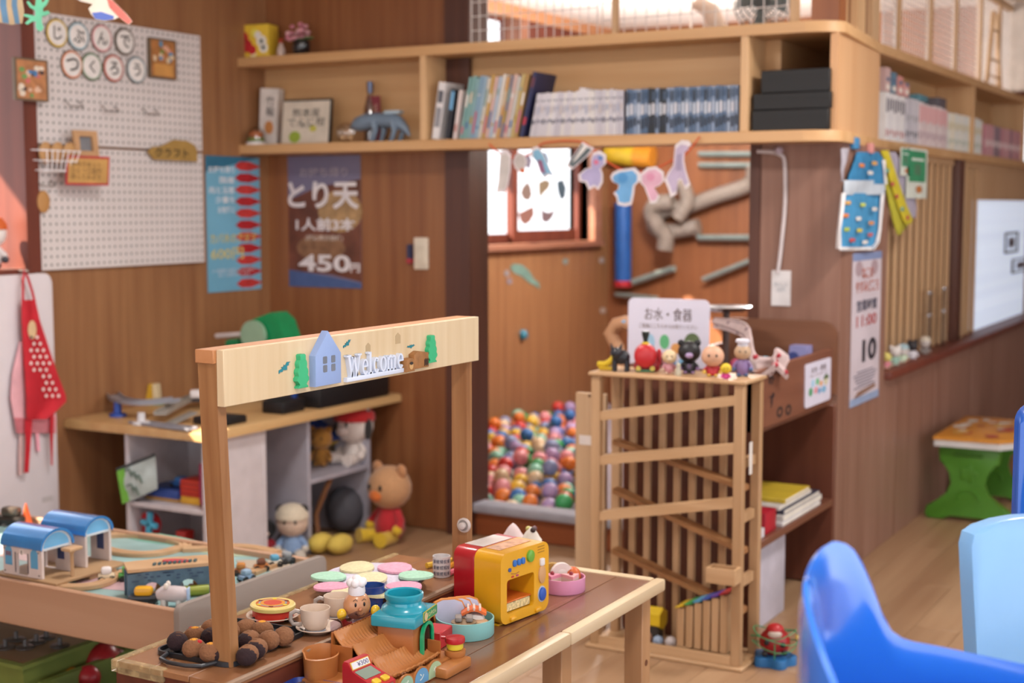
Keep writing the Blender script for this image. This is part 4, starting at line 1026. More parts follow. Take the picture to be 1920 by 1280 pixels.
MB().prism([(-.09, -.0), (.06, -.07), (.08, -.05), (-.1, .02)], .062, fr((p.x, p.y + .041, zs2 + .15), (1, 0, 0), (0, 0, 1))).build('keel', mat('#c7a63a', .45), o)
p = oz(708, 1026, 0)
figure('plush_doll', 'big plush doll with a tan head, red shirt and yellow feet sitting by the wall', 'plush toy', (p.x - .02, p.y + .12, 0.001), .33, '#bd8f66', '#b0202a', '#d6b32c', ear='#b9855c', muzzle='#c86a2c', sit=True, rough=.9, fuzz=.4, head_r=.3, rz=RAD(-12))
p = oz(545, 1050, 0)
figure('plush_doll', 'cream plush doll in a blue dress lying beside the white cabinet', 'plush toy', (p.x - .03, p.y + .05, 0.001), .22, '#d0b7a4', '#7f9ac0', '#c9c2b8', ear='#241f22', hat='#cfc3ae', sit=True, rough=.9, fuzz=.4, rz=RAD(30))
p = oz(608, 1042, 0)
o = thing('plush_shoe', 'pair of yellow plush shoes on the floor beside the cream doll', 'plush shoes', (p.x, p.y, 0))
for dx in (-.045, .035): MB().ell((p.x + dx, p.y + .05 + dx * .3, .042), (.045, .07, .041), 14).build('shoe', mat('#cdb455', .9, bump=.3), o)
p = oz(502, 1040, 0)
figure('plush_mouse', 'small black and red plush toy at the foot of the white panel', 'plush toy', (p.x - .01, p.y + .0, .001), .15, '#1d1a1c', '#b01f30', '#e0d6d4', muzzle='#cbb0a2', rough=.9, fuzz=.3, sit=True)
# coiled hose and grey bag in the lower cubby
p = ox(640, 1000, LX - .15)
o = MB().ell((p.x, p.y + .03, .10), (.09, .08, .1), 14).build('grey_bag', mat('#56565e', .8, bump=.4), label='rounded dark grey bag in the lower cubby behind the doll', cat='bag')
p = ox(597, 980, LX - .12)
MB().tube([(p.x, p.y, .012), (p.x - .02, p.y + .01, .12), (p.x + .02, p.y + .02, .22), (p.x + .03, p.y + .05, zs2 - .03)], .012, 8).build('brown_hose', mat('#8a5c3c', .6), label='upright brown toy hose in the lower cubby', cat='hose')
# ---------------------------------------------------------------- train table
TZ = .432
TX0, TX1, TY0, TY1 = -3.6, -2.34, 2.52, 3.095
tt = thing('train_table', 'low wooden play table with a printed sea board and a side panel painted greyer for its light', 'table', ((TX0 + TX1) / 2, 2.8, 0))
W_TT = wood('#a98064', '#bb957a', 'x', 10, .45, 2)
MB().box(TX0, TY0, .33, TX1 - .012, TY0 + .018, .449, .003, 1).build('front_panel', W_TT, tt)
MB().box(TX0, TY1 - .018, .33, TX1 - .012, TY1, .449, .003, 1).build('back_panel', W_TT, tt)
MB().box(TX0, TY0 + .018, .33, TX0 + .018, TY1 - .018, .449, .003, 1).build('side_panel', W_TT, tt)
MB().prism(rrect(TY1 - TY0 + .01, .14, .02, 5), .018, FX((TX1 - .012, (TY0 + TY1) / 2, .392)), bev=.002).build('side_panel', wood('#857b75', '#978d86', 'y', 12, .5, 2), tt)  # grey tone paints in the different light on this side
for y in (TY0 + .05, TY1 - .05): MB().cyl((TX1 + .005, y, .39), (TX1 + .008, y, .39), .005, n=8).build('screw', mat('#5d5a5a', .4, .7), tt)
MB().box(TX0 + .018, TY0 + .018, .41, TX1 - .012, TY1 - .018, TZ).build('play_board', mat('#8fb3b4', .3, var=.12, scale=6), tt)
for x in (TX0 + .03, TX1 - .05):
    for y in (TY0 + .03, TY1 - .03): MB().box(x - .022, y - .022, 0, x + .022, y + .022, .41).build('leg', W_TT, tt)
def blob(a, b, rx, ry, col, nm='printed_patch'):
    p = oz(a, b, TZ); patch([(rx * math.cos(t * .4488) * (1 + .15 * math.sin(t * 2.1)), ry * math.sin(t * .4488)) for t in range(14)], T((p.x, p.y, TZ)), mat(col, .3, var=.08), tt, nm)
blob(215, 1090, .14, .07, '#bf9fa6'); blob(60, 1040, .2, .06, '#c9b4b4'); blob(300, 1010, .16, .05, '#6fae9c'); blob(420, 1030, .12, .06, '#a8b79c'); blob(500, 1060, .1, .05, '#b5a695')
W_TRK = wood('#b08b66', '#c6a37e', 'x', 20, .5, 3)
def track(pts, label, z=TZ + .0005, w_=.036, grp='wooden track pieces'):
    P = smooth_path([oz(a, b, z) for a, b in pts], 5)
    o = thing('wooden_track', label, 'toy track', P[len(P) // 2], 0, grp)
    R = []; n = len(P)
    for i, p in enumerate(P):
        t = (P[min(i + 1, n - 1)] - P[max(i - 1, 0)]).normalized(); s = t.cross(V((0, 0, 1))).normalized() * w_ / 2; h = V((0, 0, .011)); g = V((0, 0, .008))
        R.append([p + s, p + s + h, p + s * .66 + h, p + s * .6 + g, p + s * .4 + g, p + s * .34 + h, p - s * .34 + h, p - s * .4 + g, p - s * .6 + g, p - s * .66 + h, p - s + h, p - s])
    MB().rings(R).build('rail_bed', W_TRK, o)
track([(340, 1030), (300, 1040), (250, 1042), (200, 1034), (182, 1020)], 'wooden track curving round the near side of the oval')
track([(182, 1018), (200, 1008), (250, 1006), (310, 1014), (345, 1022), (346, 1030)], 'wooden track curving round the far side of the oval')
track([(344, 1033), (375, 1032), (420, 1028), (470, 1030), (520, 1040)], 'wooden track leading from the oval toward the greyed side panel')
track([(95, 1103), (150, 1104), (190, 1098), (215, 1085), (245, 1072)], 'wooden ramp track climbing from the station to the stone bridge', TZ + .002)
track([(2, 1080), (40, 1072), (70, 1066), (120, 1056)], 'wooden track running between the two station halls')
track([(160, 1085), (190, 1076), (215, 1072)], 'short straight wooden track beside the station base')
track([(470, 1078), (510, 1062), (545, 1050)], 'short wooden track next to the small wagons')
# station with two blue vaulted halls
st = thing('toy_station', 'toy train station with two shiny blue barrel roofs and white facades', 'toy station', (-2.92, 2.66, TZ))
MB().box(-3.01, 2.545, TZ + .0125, -2.78, 2.80, TZ + .02, .002).build('base', wood('#9a7a58', '#ae8c68', 'x'), st)
ZS = TZ + .0205
def hall(x0, x1, y0, y1, h, front):
    r = (y1 - y0) / 2; yc = (y0 + y1) / 2; zr = ZS + h
    for y, nm in ((y0, 'facade'), (y1 - .008, 'rear_wall')):
        f = MB()
        f.hollow([(x0, 0), (x1, 0), (x1, h), (x0, h)], [(x0 + .05, .001), (x0 + .09, .001), (x0 + .09, .06), (x0 + .05, .06)], .008, fr((0, y + .008, ZS), (1, 0, 0), (0, 0, 1)))
        o = f.build(nm, mat('#cfc0bb', .4), st)
        if nm == 'facade' and front:
            Mf = FY((0, y, ZS)); bl = mat('#5a9cc4', .35)
            for u in (.021, .116):
                MB().prism([(q[0] + x0 + u, q[1] + .025) for q in arch(.026, .05)], .001, Mf).build('window', bl, o)
            for u in (.046, .093): MB().box(x0 + u - .0012, y - .0012, ZS + .008, x0 + u + .0012, y, ZS + .062).build('door_post', mat('#2c2434', .4), o)
            MB().prism(disc(.008, None, 14), .001, FY((x0 + .07, y, ZS + h - .014))).build('clock', mat('#e3d8d2', .4), o)
            MB().prism(disc(.0016, .006, 8), .0016, FY((x0 + .07, y, ZS + h - .014))).build('clock_hand', mat('#3a3030', .4), o)
            for u in (.006, .132):
                for v in (.008, h - .01): MB().prism(disc(.0022, None, 8), .001, FY((x0 + u, y, ZS + v))).build('bolt', mat('#3a3434', .4), o)
            for k in range(3): MB().box(x0 + .013 + k * .007, y - .0022, ZS + .05, x0 + .016 + k * .007, y - .001, ZS + .062).build('awning_stripe', mat('#8a3a30', .4), o)
        elif nm == 'rear_wall':
            MB().box(x1 - .045, y - .001, ZS + .03, x1 - .02, y, ZS + .075).build('notice', mat('#33406a', .4), o)
    m = MB(); n = 14
    R = []
    for i in range(n + 1):
        a = math.pi * i / n
        R.append([(x0 - .004, yc - (r + .006) * math.cos(a), zr + (r * .92) * math.sin(a)), (x1 + .004, yc - (r + .006) * math.cos(a), zr + (r * .92) * math.sin(a)), (x1 + .004, yc - (r + .001) * math.cos(a), zr - .004 + (r * .92 - .003) * math.sin(a)), (x0 - .004, yc - (r + .001) * math.cos(a), zr - .004 + (r * .92 - .003) * math.sin(a))])
    m.rings(R).build('roof', mat('#2f86d0', .12, .25, var=.03, coat=1), st)
    for x in (x0 + .002, x1 - .006):
        e = [(r * math.cos(math.pi * i / 14), r * .88 * math.sin(math.pi * i / 14)) for i in range(15)]
        g = MB().prism(e, .004, fr((x, yc, zr - .002), (0, 1, 0), (0, 0, 1))).build('fan_window', mat('#6fb0dc', .25), st)
        MB().hollow([(q[0], q[1]) for q in e] + [(-r, -.004), (r, -.004)], [(q[0] * .86, q[1] * .84) for q in e] + [(-r * .86, .002), (r * .86, .002)], .006, fr((x - .001, yc, zr - .002), (0, 1, 0), (0, 0, 1))).build('fan_rim', mat('#ccd2d8', .4), g)
hall(-2.985, -2.842, 2.556, 2.66, .078, True)
hall(-2.995, -2.835, 2.70, 2.795, .088, False)
MB().tube([(-2.80, 2.62, ZS), (-2.80, 2.62, ZS + .06), (-2.80, 2.62, ZS + .07)], [.005, .005, .012], 8).build('signal_post', W_TRK, st)
MB().box(-2.82, 2.60, ZS + .068, -2.785, 2.645, ZS + .078, .003).build('signal_board', W_TRK, st)
# stone bridge
A, B = oz(240, 1128, TZ), oz(400, 1112, TZ)
br = thing('toy_bridge', 'blue-grey toy stone bridge with two arches and a track on top', 'toy bridge', A.lerp(B, .5))
U = (B - A); Lb = U.length; hb = .072
Mb = fr(A, U, (0, 0, 1))
P = [(0, 0), (.035, 0)] + [(.035 + .025 - .025 * math.cos(math.pi * i / 8), .018 + .026 * math.sin(math.pi * i / 8)) for i in range(9)] + [(.085, 0), (.125, 0)] + [(.125 + .025 - .025 * math.cos(math.pi * i / 8), .018 + .026 * math.sin(math.pi * i / 8)) for i in range(9)] + [(.175, 0), (Lb, 0), (Lb, hb), (Lb * .6, hb + .006), (0, hb - .004)]
MB().prism(P, .012, Mb, -.012).build('wall', mat('#4c6476', .5, var=.1, scale=40), br)
MB().prism(P, .012, Mb, -.075).build('wall', mat('#4c6476', .5, var=.1, scale=40), br)
for i in range(26):
    u, v = rnd.uniform(.01, Lb - .02), rnd.choice((.05, .058, .066, .03))
    if .03 < u < .088 and v < .05 or .12 < u < .178 and v < .05: continue
    patch(rect(.009, .004, (u, v)), Mb, mat('#33465e', .5), br, 'stone_print')
MB().prism([(0, -.085), (Lb, -.085), (Lb, .002), (Lb * .5, .012), (0, .002)], .008, fr(A + V((0, 0, hb)), U, V((-U.y, U.x, 0)) * -1) if False else fr(A + V((0, 0, hb + .002)), U, (-U.y, U.x, 0)) @ T((0, .08, 0))).build('deck', W_TRK, br)
c_ = oz(330, 1052, TZ + hb + .011)
MB().prism(disc(.035, .014, 20), .004, T((c_.x, c_.y, TZ + hb + .0105), .5)).build('red_plate', mat('#b8404a', .5), br)
for k in range(9):
    q = A.lerp(B, .2 + k * .06) + V((0, .035, hb + .010)); MB().box(-.003, -.006, 0, .003, .006, .006, M=T(q, .4)).build('tooth', mat('#3f5a60', .5), br)
# vehicles and animals
def veh(name, label, a, b, L, w_, h, c1, c2, rz=.4, roof=True, group=None):
    p = oz(a, b, TZ); o = thing(name, label, 'toy vehicle', p, rz, group); M = WM[o.name]
    MB().box(-L / 2, -w_ / 2, .006, L / 2, w_ / 2, h * .55, h * .15, M=M).build('body', mat(c1, .35), o)
    if roof: MB().box(-L * .3, -w_ * .42, h * .5, L * .3, w_ * .42, h, h * .18, M=M).build('cab', mat(c2, .35), o)
    for x in (-L * .3, L * .3):
        for s in (-1, 1): MB().cyl((x, s * w_ * .5, .009), (x, s * w_ * .38, .009), .009, n=12, M=M).build('wheel', mat('#1c1c1f', .5), o)
    return o
veh('toy_car', 'yellow and black toy rescue car in front of the stone bridge', 270, 1132, .075, .035, .045, '#22242a', '#d8a01e', .55)
veh('toy_car', 'green toy engine behind the ramp track', 240, 1088, .05, .03, .04, '#3f8a34', '#5aa044', .9)
veh('toy_wagon', 'white and cream toy wagon beside the ramp track', 200, 1090, .045, .03, .04, '#c9b79a', '#dcd6d6', .8)
veh('toy_train', 'red and wooden toy train under the far end of the bridge', 378, 1108, .07, .026, .034, '#a83c30', '#b98050', .55)
veh('toy_train', 'black toy locomotive behind the station at the table edge', 22, 985, .1, .045, .06, '#2a2624', '#4a4038', .1)
for i, (a, b, c1, c2, lab) in enumerate(((452, 1078, '#9a5a2c', '#b8793c', 'brown toy wagon next to the sign post on the train table'), (490, 1070, '#a8642c', '#6a3a20', 'reddish brown toy wagon behind the counter'), (515, 1062, '#c9bfae', '#5a9ab8', 'cream and blue toy wagon near the greyed panel'), (538, 1056, '#5a5c60', '#8d9094', 'grey toy wagon near the far corner of the train table'), (462, 1090, '#7a94b0', '#8da6bd', 'pale blue toy wagon low against the greyed panel'))):
    veh('toy_wagon', lab, a, b, .04, .028, .034, c1, c2, .6 + i * .2, group='wagons behind the post')
p = oz(322, 1138, TZ)
o = thing('toy_hippo', 'pale grey wooden animal figure with white ears at the table corner', 'toy animal', p, .5); M = WM[o.name]
MB().tube([(-.035, 0, .03), (-.02, 0, .034), (.005, 0, .034), (.03, 0, .032), (.042, 0, .03)], [.012, .02, .021, .02, .01], 12, M=M).build('body', mat('#b9aeb0', .4), o)
for x in (-.018, .02):
    for s in (-1, 1): MB().cyl((x, s * .01, 0), (x, s * .01, .022), .007, n=8, M=M).build('leg', mat('#d0cccb', .4), o)
for s in (-1, 1): MB().ell((-.01, s * .012, .056), (.006, .004, .008), 8, M).build('ear', mat('#e3dcd2', .4), o)
MB().box(.04, -.012, .012, .044, .012, .05, .002, M=M).build('sign_plate', mat('#a9bfe0', .35), o)
for a, b, c1, lab in ((300, 1112, '#c8a06a', 'tan toy cone in front of the near bridge arch'), (338, 1112, '#9aa4b8', 'pale toy cone between the bridge arches'), (50, 985, '#d8561e', 'orange toy cone behind the station roof')):
    p = oz(a, b, TZ); k = 1.4 if a < 100 else 1
    o = thing('toy_cone', lab, 'toy cone', p, 0, 'toy cones'); MB().cyl((p.x, p.y, TZ + .003), (p.x, p.y, TZ + .05 * k), .014 * k, .002, 12).build('cone', mat(c1, .45), o); MB().box(p.x - .016 * k, p.y - .016 * k, TZ + .0005, p.x + .016 * k, p.y + .016 * k, TZ + .004).build('foot_plate', mat(c1, .45), o)
p = oz(366, 1118, TZ)
MB().cyl((p.x - .03, p.y - .02, TZ + .014), (p.x + .02, p.y + .03, TZ + .014), .0135, n=14).build('toy_log', mat('#8f9a34', .45), label='olive yellow toy log lying in front of the bridge', cat='toy')
# bins under the table
def bin_(x0, y0, x1, y1, h, c1, label):
    o = thing('toy_bin', label, 'bin', ((x0 + x1) / 2, (y0 + y1) / 2, 0)); e = .02
    R = [[(x0 + e, y0 + e, .001), (x1 - e, y0 + e, .001), (x1 - e, y1 - e, .001), (x0 + e, y1 - e, .001)], [(x0, y0, h), (x1, y0, h), (x1, y1, h), (x0, y1, h)], [(x0 + .008, y0 + .008, h), (x1 - .008, y0 + .008, h), (x1 - .008, y1 - .008, h), (x0 + .008, y1 - .008, h)], [(x0 + e + .006, y0 + e + .006, .008), (x1 - e - .006, y0 + e + .006, .008), (x1 - e - .006, y1 - e - .006, .008), (x0 + e + .006, y1 - e - .006, .008)]]
    MB().rings(R).build('tub', mat(c1, .5), o)
    MB().hollow([(x0 - .014, y0 - .014), (x1 + .014, y0 - .014), (x1 + .014, y1 + .014), (x0 - .014, y1 + .014)], [(x0, y0), (x1, y0), (x1, y1), (x0, y1)], .01, None, h - .01).build('rim', mat(c1, .5), o)
bin_(-3.42, 2.56, -2.93, 3.02, .21, '#6f7d3c', 'olive green toy bin under the train table holding a peg board')
bin_(-2.89, 2.60, -2.44, 3.02, .16, '#74833e', 'olive green toy bin with balls under the table corner')
o = thing('peg_toy', 'wooden peg board with round metal pegs lying in the green bin', 'toy', (-3.15, 2.75, .2))
MB().box(-3.38, 2.6, .19, -2.95, 2.98, .2).build('board', wood('#8f735c', '#a58a70', 'x'), o)
for a, b in ((47, 1215), (68, 1205), (87, 1197), (112, 1212), (30, 1200), (10, 1215)):
    p = oz(a, b, .2); MB().lathe([(0, .0), (.026, .001), (.026, .005), (.007, .007), (.006, .026), (0, .027)], 16, (p.x, p.y, .2)).build('peg', mat('#6e6a6a', .3, .5), o)
for a, b, r, c1, lab in ((190, 1245, .055, '#9c1f24', 'big red toy ball in the green bin'), (152, 1238, .045, '#8a6a58', 'brown toy ball behind the red one in the bin'), (118, 1262, .04, '#c88a2c', 'yellow toy ball at the front of the bin'), (100, 1255, .03, '#2f7a4a', 'small green toy ball in the bin'), (165, 1270, .035, '#b52a34', 'dark red toy ball lowest in the bin'), (215, 1240, .04, '#7a2028', 'maroon toy ball at the end of the bin')):
    p = oz(a, b, .13); MB().ell((p.x, p.y, .13 if r < .05 else .14), r, 16).build('toy_ball', mat(c1, .35), label=lab, cat='ball', group='balls in the bin')

# ---------------------------------------------------------------- play counter: table, raised box, welcome frame
ZU, ZT = .615, .55
W_TOP = wood('#6f4630', '#875c42', 'y', 16, .24, 2, .25)
tb = thing('play_table', 'low brown wooden play table with a pale wooden edge', 'table', (-1.55, 2.4, 0))
x0 = -1.83
for i in range(6):
    MB().box(x0 + i * .0865 + .0008, 1.55, ZT - .02, x0 + (i + 1) * .0865 - .0008, 2.985, ZT - .0001 * (i % 2), .0008, 1).build('plank', W_TOP, tb)
W_EDGE = wood('#cbb390', '#dcc8a8', 'y', 22, .45, 3)
yj = oz(1077, 1189, ZT).y
for a, b in ((1.55, yj - .001), (yj + .001, 3.012)): MB().box(-1.311, a, ZT - .026, -1.284, b, ZT + .003, .006).build('edge_strip', W_EDGE, tb)
MB().box(-1.83, 2.985, ZT - .026, -1.311, 3.012, ZT + .003, .006).build('edge_strip', W_EDGE, tb)
W_LEG = wood('#9a6e48', '#b58a62', 'z', 26, .5, 3)
for x, y in ((-1.335, 2.965), (-1.335, 2.56), (-1.78, 2.965), (-1.335, 1.62), (-1.78, 1.62)):
    l = MB().box(x - .023, y - .023, 0, x + .023, y + .023, ZT - .021, .002, 1).build('leg', W_LEG, tb)
    if y == 2.965 and x > -1.5:
        for z in (.36, .2): MB().cyl((x + .023, y, z), (x + .0236, y, z), .008, n=8).build('knot', mat('#6a3c22', .6), l)
MB().box(-1.80, 1.65, ZT - .07, -1.32, 2.95, ZT - .021).build('apron_rail', W_LEG, tb) if False else None
cb = thing('counter_box', 'raised dark wooden counter box along the back of the play table', 'counter', (-1.7, 2.25, ZT))
BX0, BX1, BY0, BY1 = -1.83, -1.563, 1.80, 2.69
W_BOX = wood('#55281d', '#6d3626', 'y', 30, .4, 3)
MB().box(BX0 + .004, BY0 + .004, ZT + .0005, BX1 - .004, BY1 - .004, ZU - .012).build('body', W_BOX, cb)
for i in range(3):
    w_ = (BX1 - BX0) / 3; MB().box(BX0 + i * w_ + .0006, BY0, ZU - .012, BX0 + (i + 1) * w_ - .0006, BY1, ZU, .0012, 1).build('plank', wood('#84583a', '#9c6f4c', 'y', 18, .3, 2, .15), cb)
GUARD = mat('#cdb88a', .1, var=.2, scale=60, alpha=.42)
MB().box(BX0 - .002, BY0 - .004, ZU - .02, BX0 + .014, BY1, ZU + .0025, .002, 1).build('edge_guard', GUARD, cb)
MB().box(BX0 + .0145, BY0 - .0045, ZU - .022, BX0 + .12, BY0 + .012, ZU + .0025, .002, 1).build('edge_guard', GUARD, cb)
MB().box(BX1 - .01, BY0, ZU - .006, BX1 + .001, BY1, ZU + .0012, .001, 1).build('worn_edge', wood('#8d7460', '#a58a72', 'y', 40), cb)

SX = -1.6                                  # front of the sign board
wfm = thing('welcome_frame', 'pine doorway frame with a pale Welcome sign board standing on the counter', 'sign frame', (SX - .03, 2.26, ZU))
W_POST = wood('#8a5c36', '#a87b50', 'z', 60, .5, 4)
def post(y, yb):
    R = [[(SX - .055, yb, ZU + .0005), (SX - .016, yb, ZU + .0005), (SX - .016, yb + .022, ZU + .0005), (SX - .055, yb + .022, ZU + .0005)], [(SX - .055, y, 1.152), (SX - .016, y, 1.152), (SX - .016, y + .022, 1.152), (SX - .055, y + .022, 1.152)]]
    return MB().rings(R).build('post', W_POST, wfm)
pl = post(1.842, 1.868); pr = post(2.664, 2.664)
MB().box(SX - .057, 1.838, 1.1525, SX - .0165, 2.69, 1.176, .001, 1).build('top_rail', wood('#b87f52', '#c98f62', 'y', 30), wfm)
board = MB().box(SX - .016, 1.845, 1.079, SX, 2.69, 1.176, .001, 1).build('sign_board', wood('#cfb791', '#dbc7a6', 'z', 46, .5, 5), wfm)
p = oy(871, 984, 2.664)
kn = MB().lathe([(0, 0), (.0165, 0), (.0165, .005), (.0135, .007), (.0125, .006), (.008, .006), (.008, .013), (.0055, .0145), (0, .0145)], 24, M=FY((p.x, 2.664, p.z))).build('bell_knob', mat('#d0c6c2', .35), wfm)
MB().lathe([(.0125, .0062), (.0095, .0064)], 24, M=FY((p.x, 2.664, p.z))).build('knob_groove', mat('#8f8783', .5), kn)
def B2(a, b, d=0): q = ox(a, b, SX + d); return (q.y, q.z)
MS = fr((SX, 0, 0), (0, 1, 0), (0, 0, 1))
def deco(pts, d, m, name, bev=.0015): return MB().prism(pts, d, MS, .0002, bev).build(name, m, wfm)
# house
DH = .015
yl, yr_ = B2(592, 700, DH)[0], B2(640, 700, DH)[0]
zb_ = (B2(592, 728, DH)[1] + B2(640, 715, DH)[1]) / 2; zt_ = (B2(592, 672, DH)[1] + B2(640, 656, DH)[1]) / 2; za = B2(615, 620, DH)[1]
wl_ = yr_ - yl
house = deco([(yl, zb_), (yr_, zb_), (yr_, zt_), ((yl + yr_) / 2, za), (yl, zt_)], DH, mat('#8fa8d8', .5, var=.02), 'house')
for u in (.36, .68):
    for v in (.55, .83):
        patch(rrect(.0125, .0135, .0022, 3, (yl + u * wl_, zb_ + v * (zt_ - zb_))), MS, mat('#6f7683', .6), house, 'window', .0004, DH + .0002)
def tree(a0, a1, b0, b1, c1):
    y0, z0 = B2(a0, b0, .01); y1, z1 = B2(a1, b1, .01); w_ = y1 - y0; h = z1 - z0; c = (y0 + y1) / 2
    L = [(.42, 0), (.42, .05), (.26, .1), (.34, .16), (.5, .22), (.5, .3), (.38, .36), (.45, .46), (.42, .54), (.3, .6), (.36, .7), (.32, .78), (.22, .83), (.24, .96), (.16, 1)]
    pts = [(c + u * w_, z0 + v * h) for u, v in L] + [(c - u * w_, z0 + v * h) for u, v in reversed(L)]
    return deco(pts, .01, mat(c1, .5, var=.03), 'tree', .0005)
tree(558, 579, 729, 662, '#38b27c'); tree(803, 820, 681, 627, '#38b27c')
def bat(a, b, s_, rot):
    y, z = B2(a, b)
    L = [(-1, .1), (-.7, .42), (-.25, .25), (-.2, .5), (-.1, .35), (0, .34), (.1, .35), (.2, .5), (.25, .25), (.7, .42), (1, .1), (.72, .12), (.55, -.08), (.36, .04), (.2, -.14), (0, -.34), (-.2, -.14), (-.36, .04), (-.55, -.08), (-.72, .12)]
    c, q = math.cos(rot), math.sin(rot)
    deco([(y + 1.55 * s_ * (u * c - v * q), z + .95 * s_ * (u * q + v * c)) for u, v in L], .0012, mat('#1f7d8c', .6), 'bat', 0)
bat(534, 690, .0145, .75); bat(651, 645, .011, .75); bat(770, 650, .0095, .1)
for a, b, s_ in ((746, 634, .009), (690, 652, .008)):     # faint glue marks where pieces fell off
    y, z = B2(a, b); deco([(y - s_, z - s_ * 1.2), (y + s_, z - s_ * 1.2), (y + s_, z + s_ * .6), (y, z + s_ * 1.3), (y - s_, z + s_ * .6)], .0003, mat('#b7a07c', .6), 'glue_mark', 0)
# Welcome letters, slab serif, standing on a bar
DW = .009
y0, y1 = B2(651, 708, DW)[0], B2(758, 688, DW)[0]
WT = mat('#d5e0f4', .45, var=.01)
Wl = y1 - y0; zbar = B2(700, 704, DW)[1] - .004
word = deco([(y0, zbar), (y1, zbar), (y1, zbar + .0085), (y0, zbar + .0085)], DW, WT, 'letter_bar', .0006)
H = .043; xh = .031; zB = zbar + .0085
def stroke(pts): return MB().prism(pts, DW, MS, .0002)
def bar(m, y, w_, z_, z2): m.box(SX + .0002, y, z_, SX + DW, y + w_, z2, .0004, 1)
def ring(m, c, rx, rz, t1, t2, a0=0, a1=360, n=22):
    full = abs(a1 - a0) >= 360
    out = [(c[0] + rx * math.cos(RAD(a0 + (a1 - a0) * i / n)), c[1] + rz * math.sin(RAD(a0 + (a1 - a0) * i / n))) for i in range(n + (0 if full else 1))]
    inn = [(c[0] + (rx - t1) * math.cos(RAD(a0 + (a1 - a0) * i / n)), c[1] + (rz - t2) * math.sin(RAD(a0 + (a1 - a0) * i / n))) for i in range(n + (0 if full else 1))]
    if full: m.hollow(out, inn, DW, MS, .0002)
    else: m.prism(out + inn[::-1], DW, MS, .0002)
def para(m, ya, yb, t, z_, z2): m.prism([(ya, z_), (ya + t, z_), (yb + t, z2), (yb, z2)], DW, MS, .0002)
wd = [.27, .12, .09, .125, .135, .21, .125]; gaps = .0
yy_ = y0 + .001; tot = sum(wd); wd = [q * (Wl - .002) / tot for q in wd]
e_ = .0016
for ch, w_ in zip('Welcome', wd):
    m = MB(); a = yy_; st_ = .0055
    if ch == 'W':
        s = w_ / 5.0
        para(m, a + s * 1.25, a + s * .25, st_ * 1.15, zB, zB + H); para(m, a + s * 1.35, a + s * 2.0, st_ * .6, zB, zB + H * .9)
        para(m, a + s * 3.05, a + s * 2.0, st_ * 1.15, zB, zB + H * .9); para(m, a + s * 3.15, a + s * 4.2, st_ * .6, zB, zB + H)
        bar(m, a - .0005, s * 1.5, zB + H - .004, zB + H); bar(m, a + s * 3.6, s * 1.35, zB + H - .004, zB + H); bar(m, a + s * 1.75, s * .95, zB + H * .9 - .003, zB + H * .9)
    elif ch in 'eco':
        c = (a + w_ / 2, zB + xh / 2); r = w_ * .46
        if ch == 'o': ring(m, c, r, xh / 2, r * .5, .0038)
        elif ch == 'c': ring(m, c, r, xh / 2, r * .5, .0038, 48, 318); m.ell((SX + DW / 2, c[0] + r * .55, zB + xh * .78), (DW / 2 - .0003, .0032, .0036), 10)
        else: ring(m, c, r, xh / 2, r * .48, .0038, 0, 322); bar(m, a + w_ * .2, w_ * .7, zB + xh * .47, zB + xh * .47 + .0036)
    elif ch == 'l':
        bar(m, a + w_ * .28, st_ * 1.1, zB, zB + H); bar(m, a + w_ * .02, st_, zB + H - .004, zB + H); bar(m, a, w_ * .95, zB, zB + .0036)
    elif ch == 'm':
        for k in range(3):
            u = a + w_ * (.06 + .32 * k); bar(m, u, st_, zB, zB + xh * (.98 if k == 0 else .75)); bar(m, u - .0022, st_ + .0044, zB, zB + .0034)
            if k: ring(m, (u - w_ * .13 + st_ * .5, zB + xh * .62), w_ * .13 + st_ * .5, xh * .36, st_ * .9, .0045, 0, 165, 12)
        bar(m, a + w_ * .0, st_ * .9, zB + xh - .0042, zB + xh)
    m.build('letter', WT, word)
    yy_ += w_
# two small wooden animal blocks at the end of the word
ya, yb_ = B2(761, 690, .014)[0], B2(804, 680, .014)[0]
W_AN = mat('#9a6a3c', .6, var=.1, scale=60)
an = deco([(ya, 1.085), (ya + .03, 1.085), (ya + .03, 1.106), (ya + .024, 1.112), (ya + .004, 1.112), (ya, 1.104)], .016, W_AN, 'animal_block')
for u, v, r1, c1 in ((.016, .012, .0072, '#caa06a'), (.016, .017, .0062, '#2f2622')): patch(disc(r1, r1 * (1.1 if c1[1] == 'c' else .5), 12, (ya + u, 1.085 + v)), MS, mat(c1, .6), an, 'face_print', .0005, .0166 + (.0005 if c1[1] == '2' else 0))
an = deco([(ya + .031, 1.088), (yb_, 1.088), (yb_, 1.118), (ya + .048, 1.124), (ya + .031, 1.118)], .014, W_AN, 'animal_block')
for k in range(5): patch(rect(.0016, .014, (yb_ - .004 - k * .0032, 1.098 + .002 * (k % 2))), MS, mat('#3a2a22', .6), an, 'stripe_print', .0005, .0146)
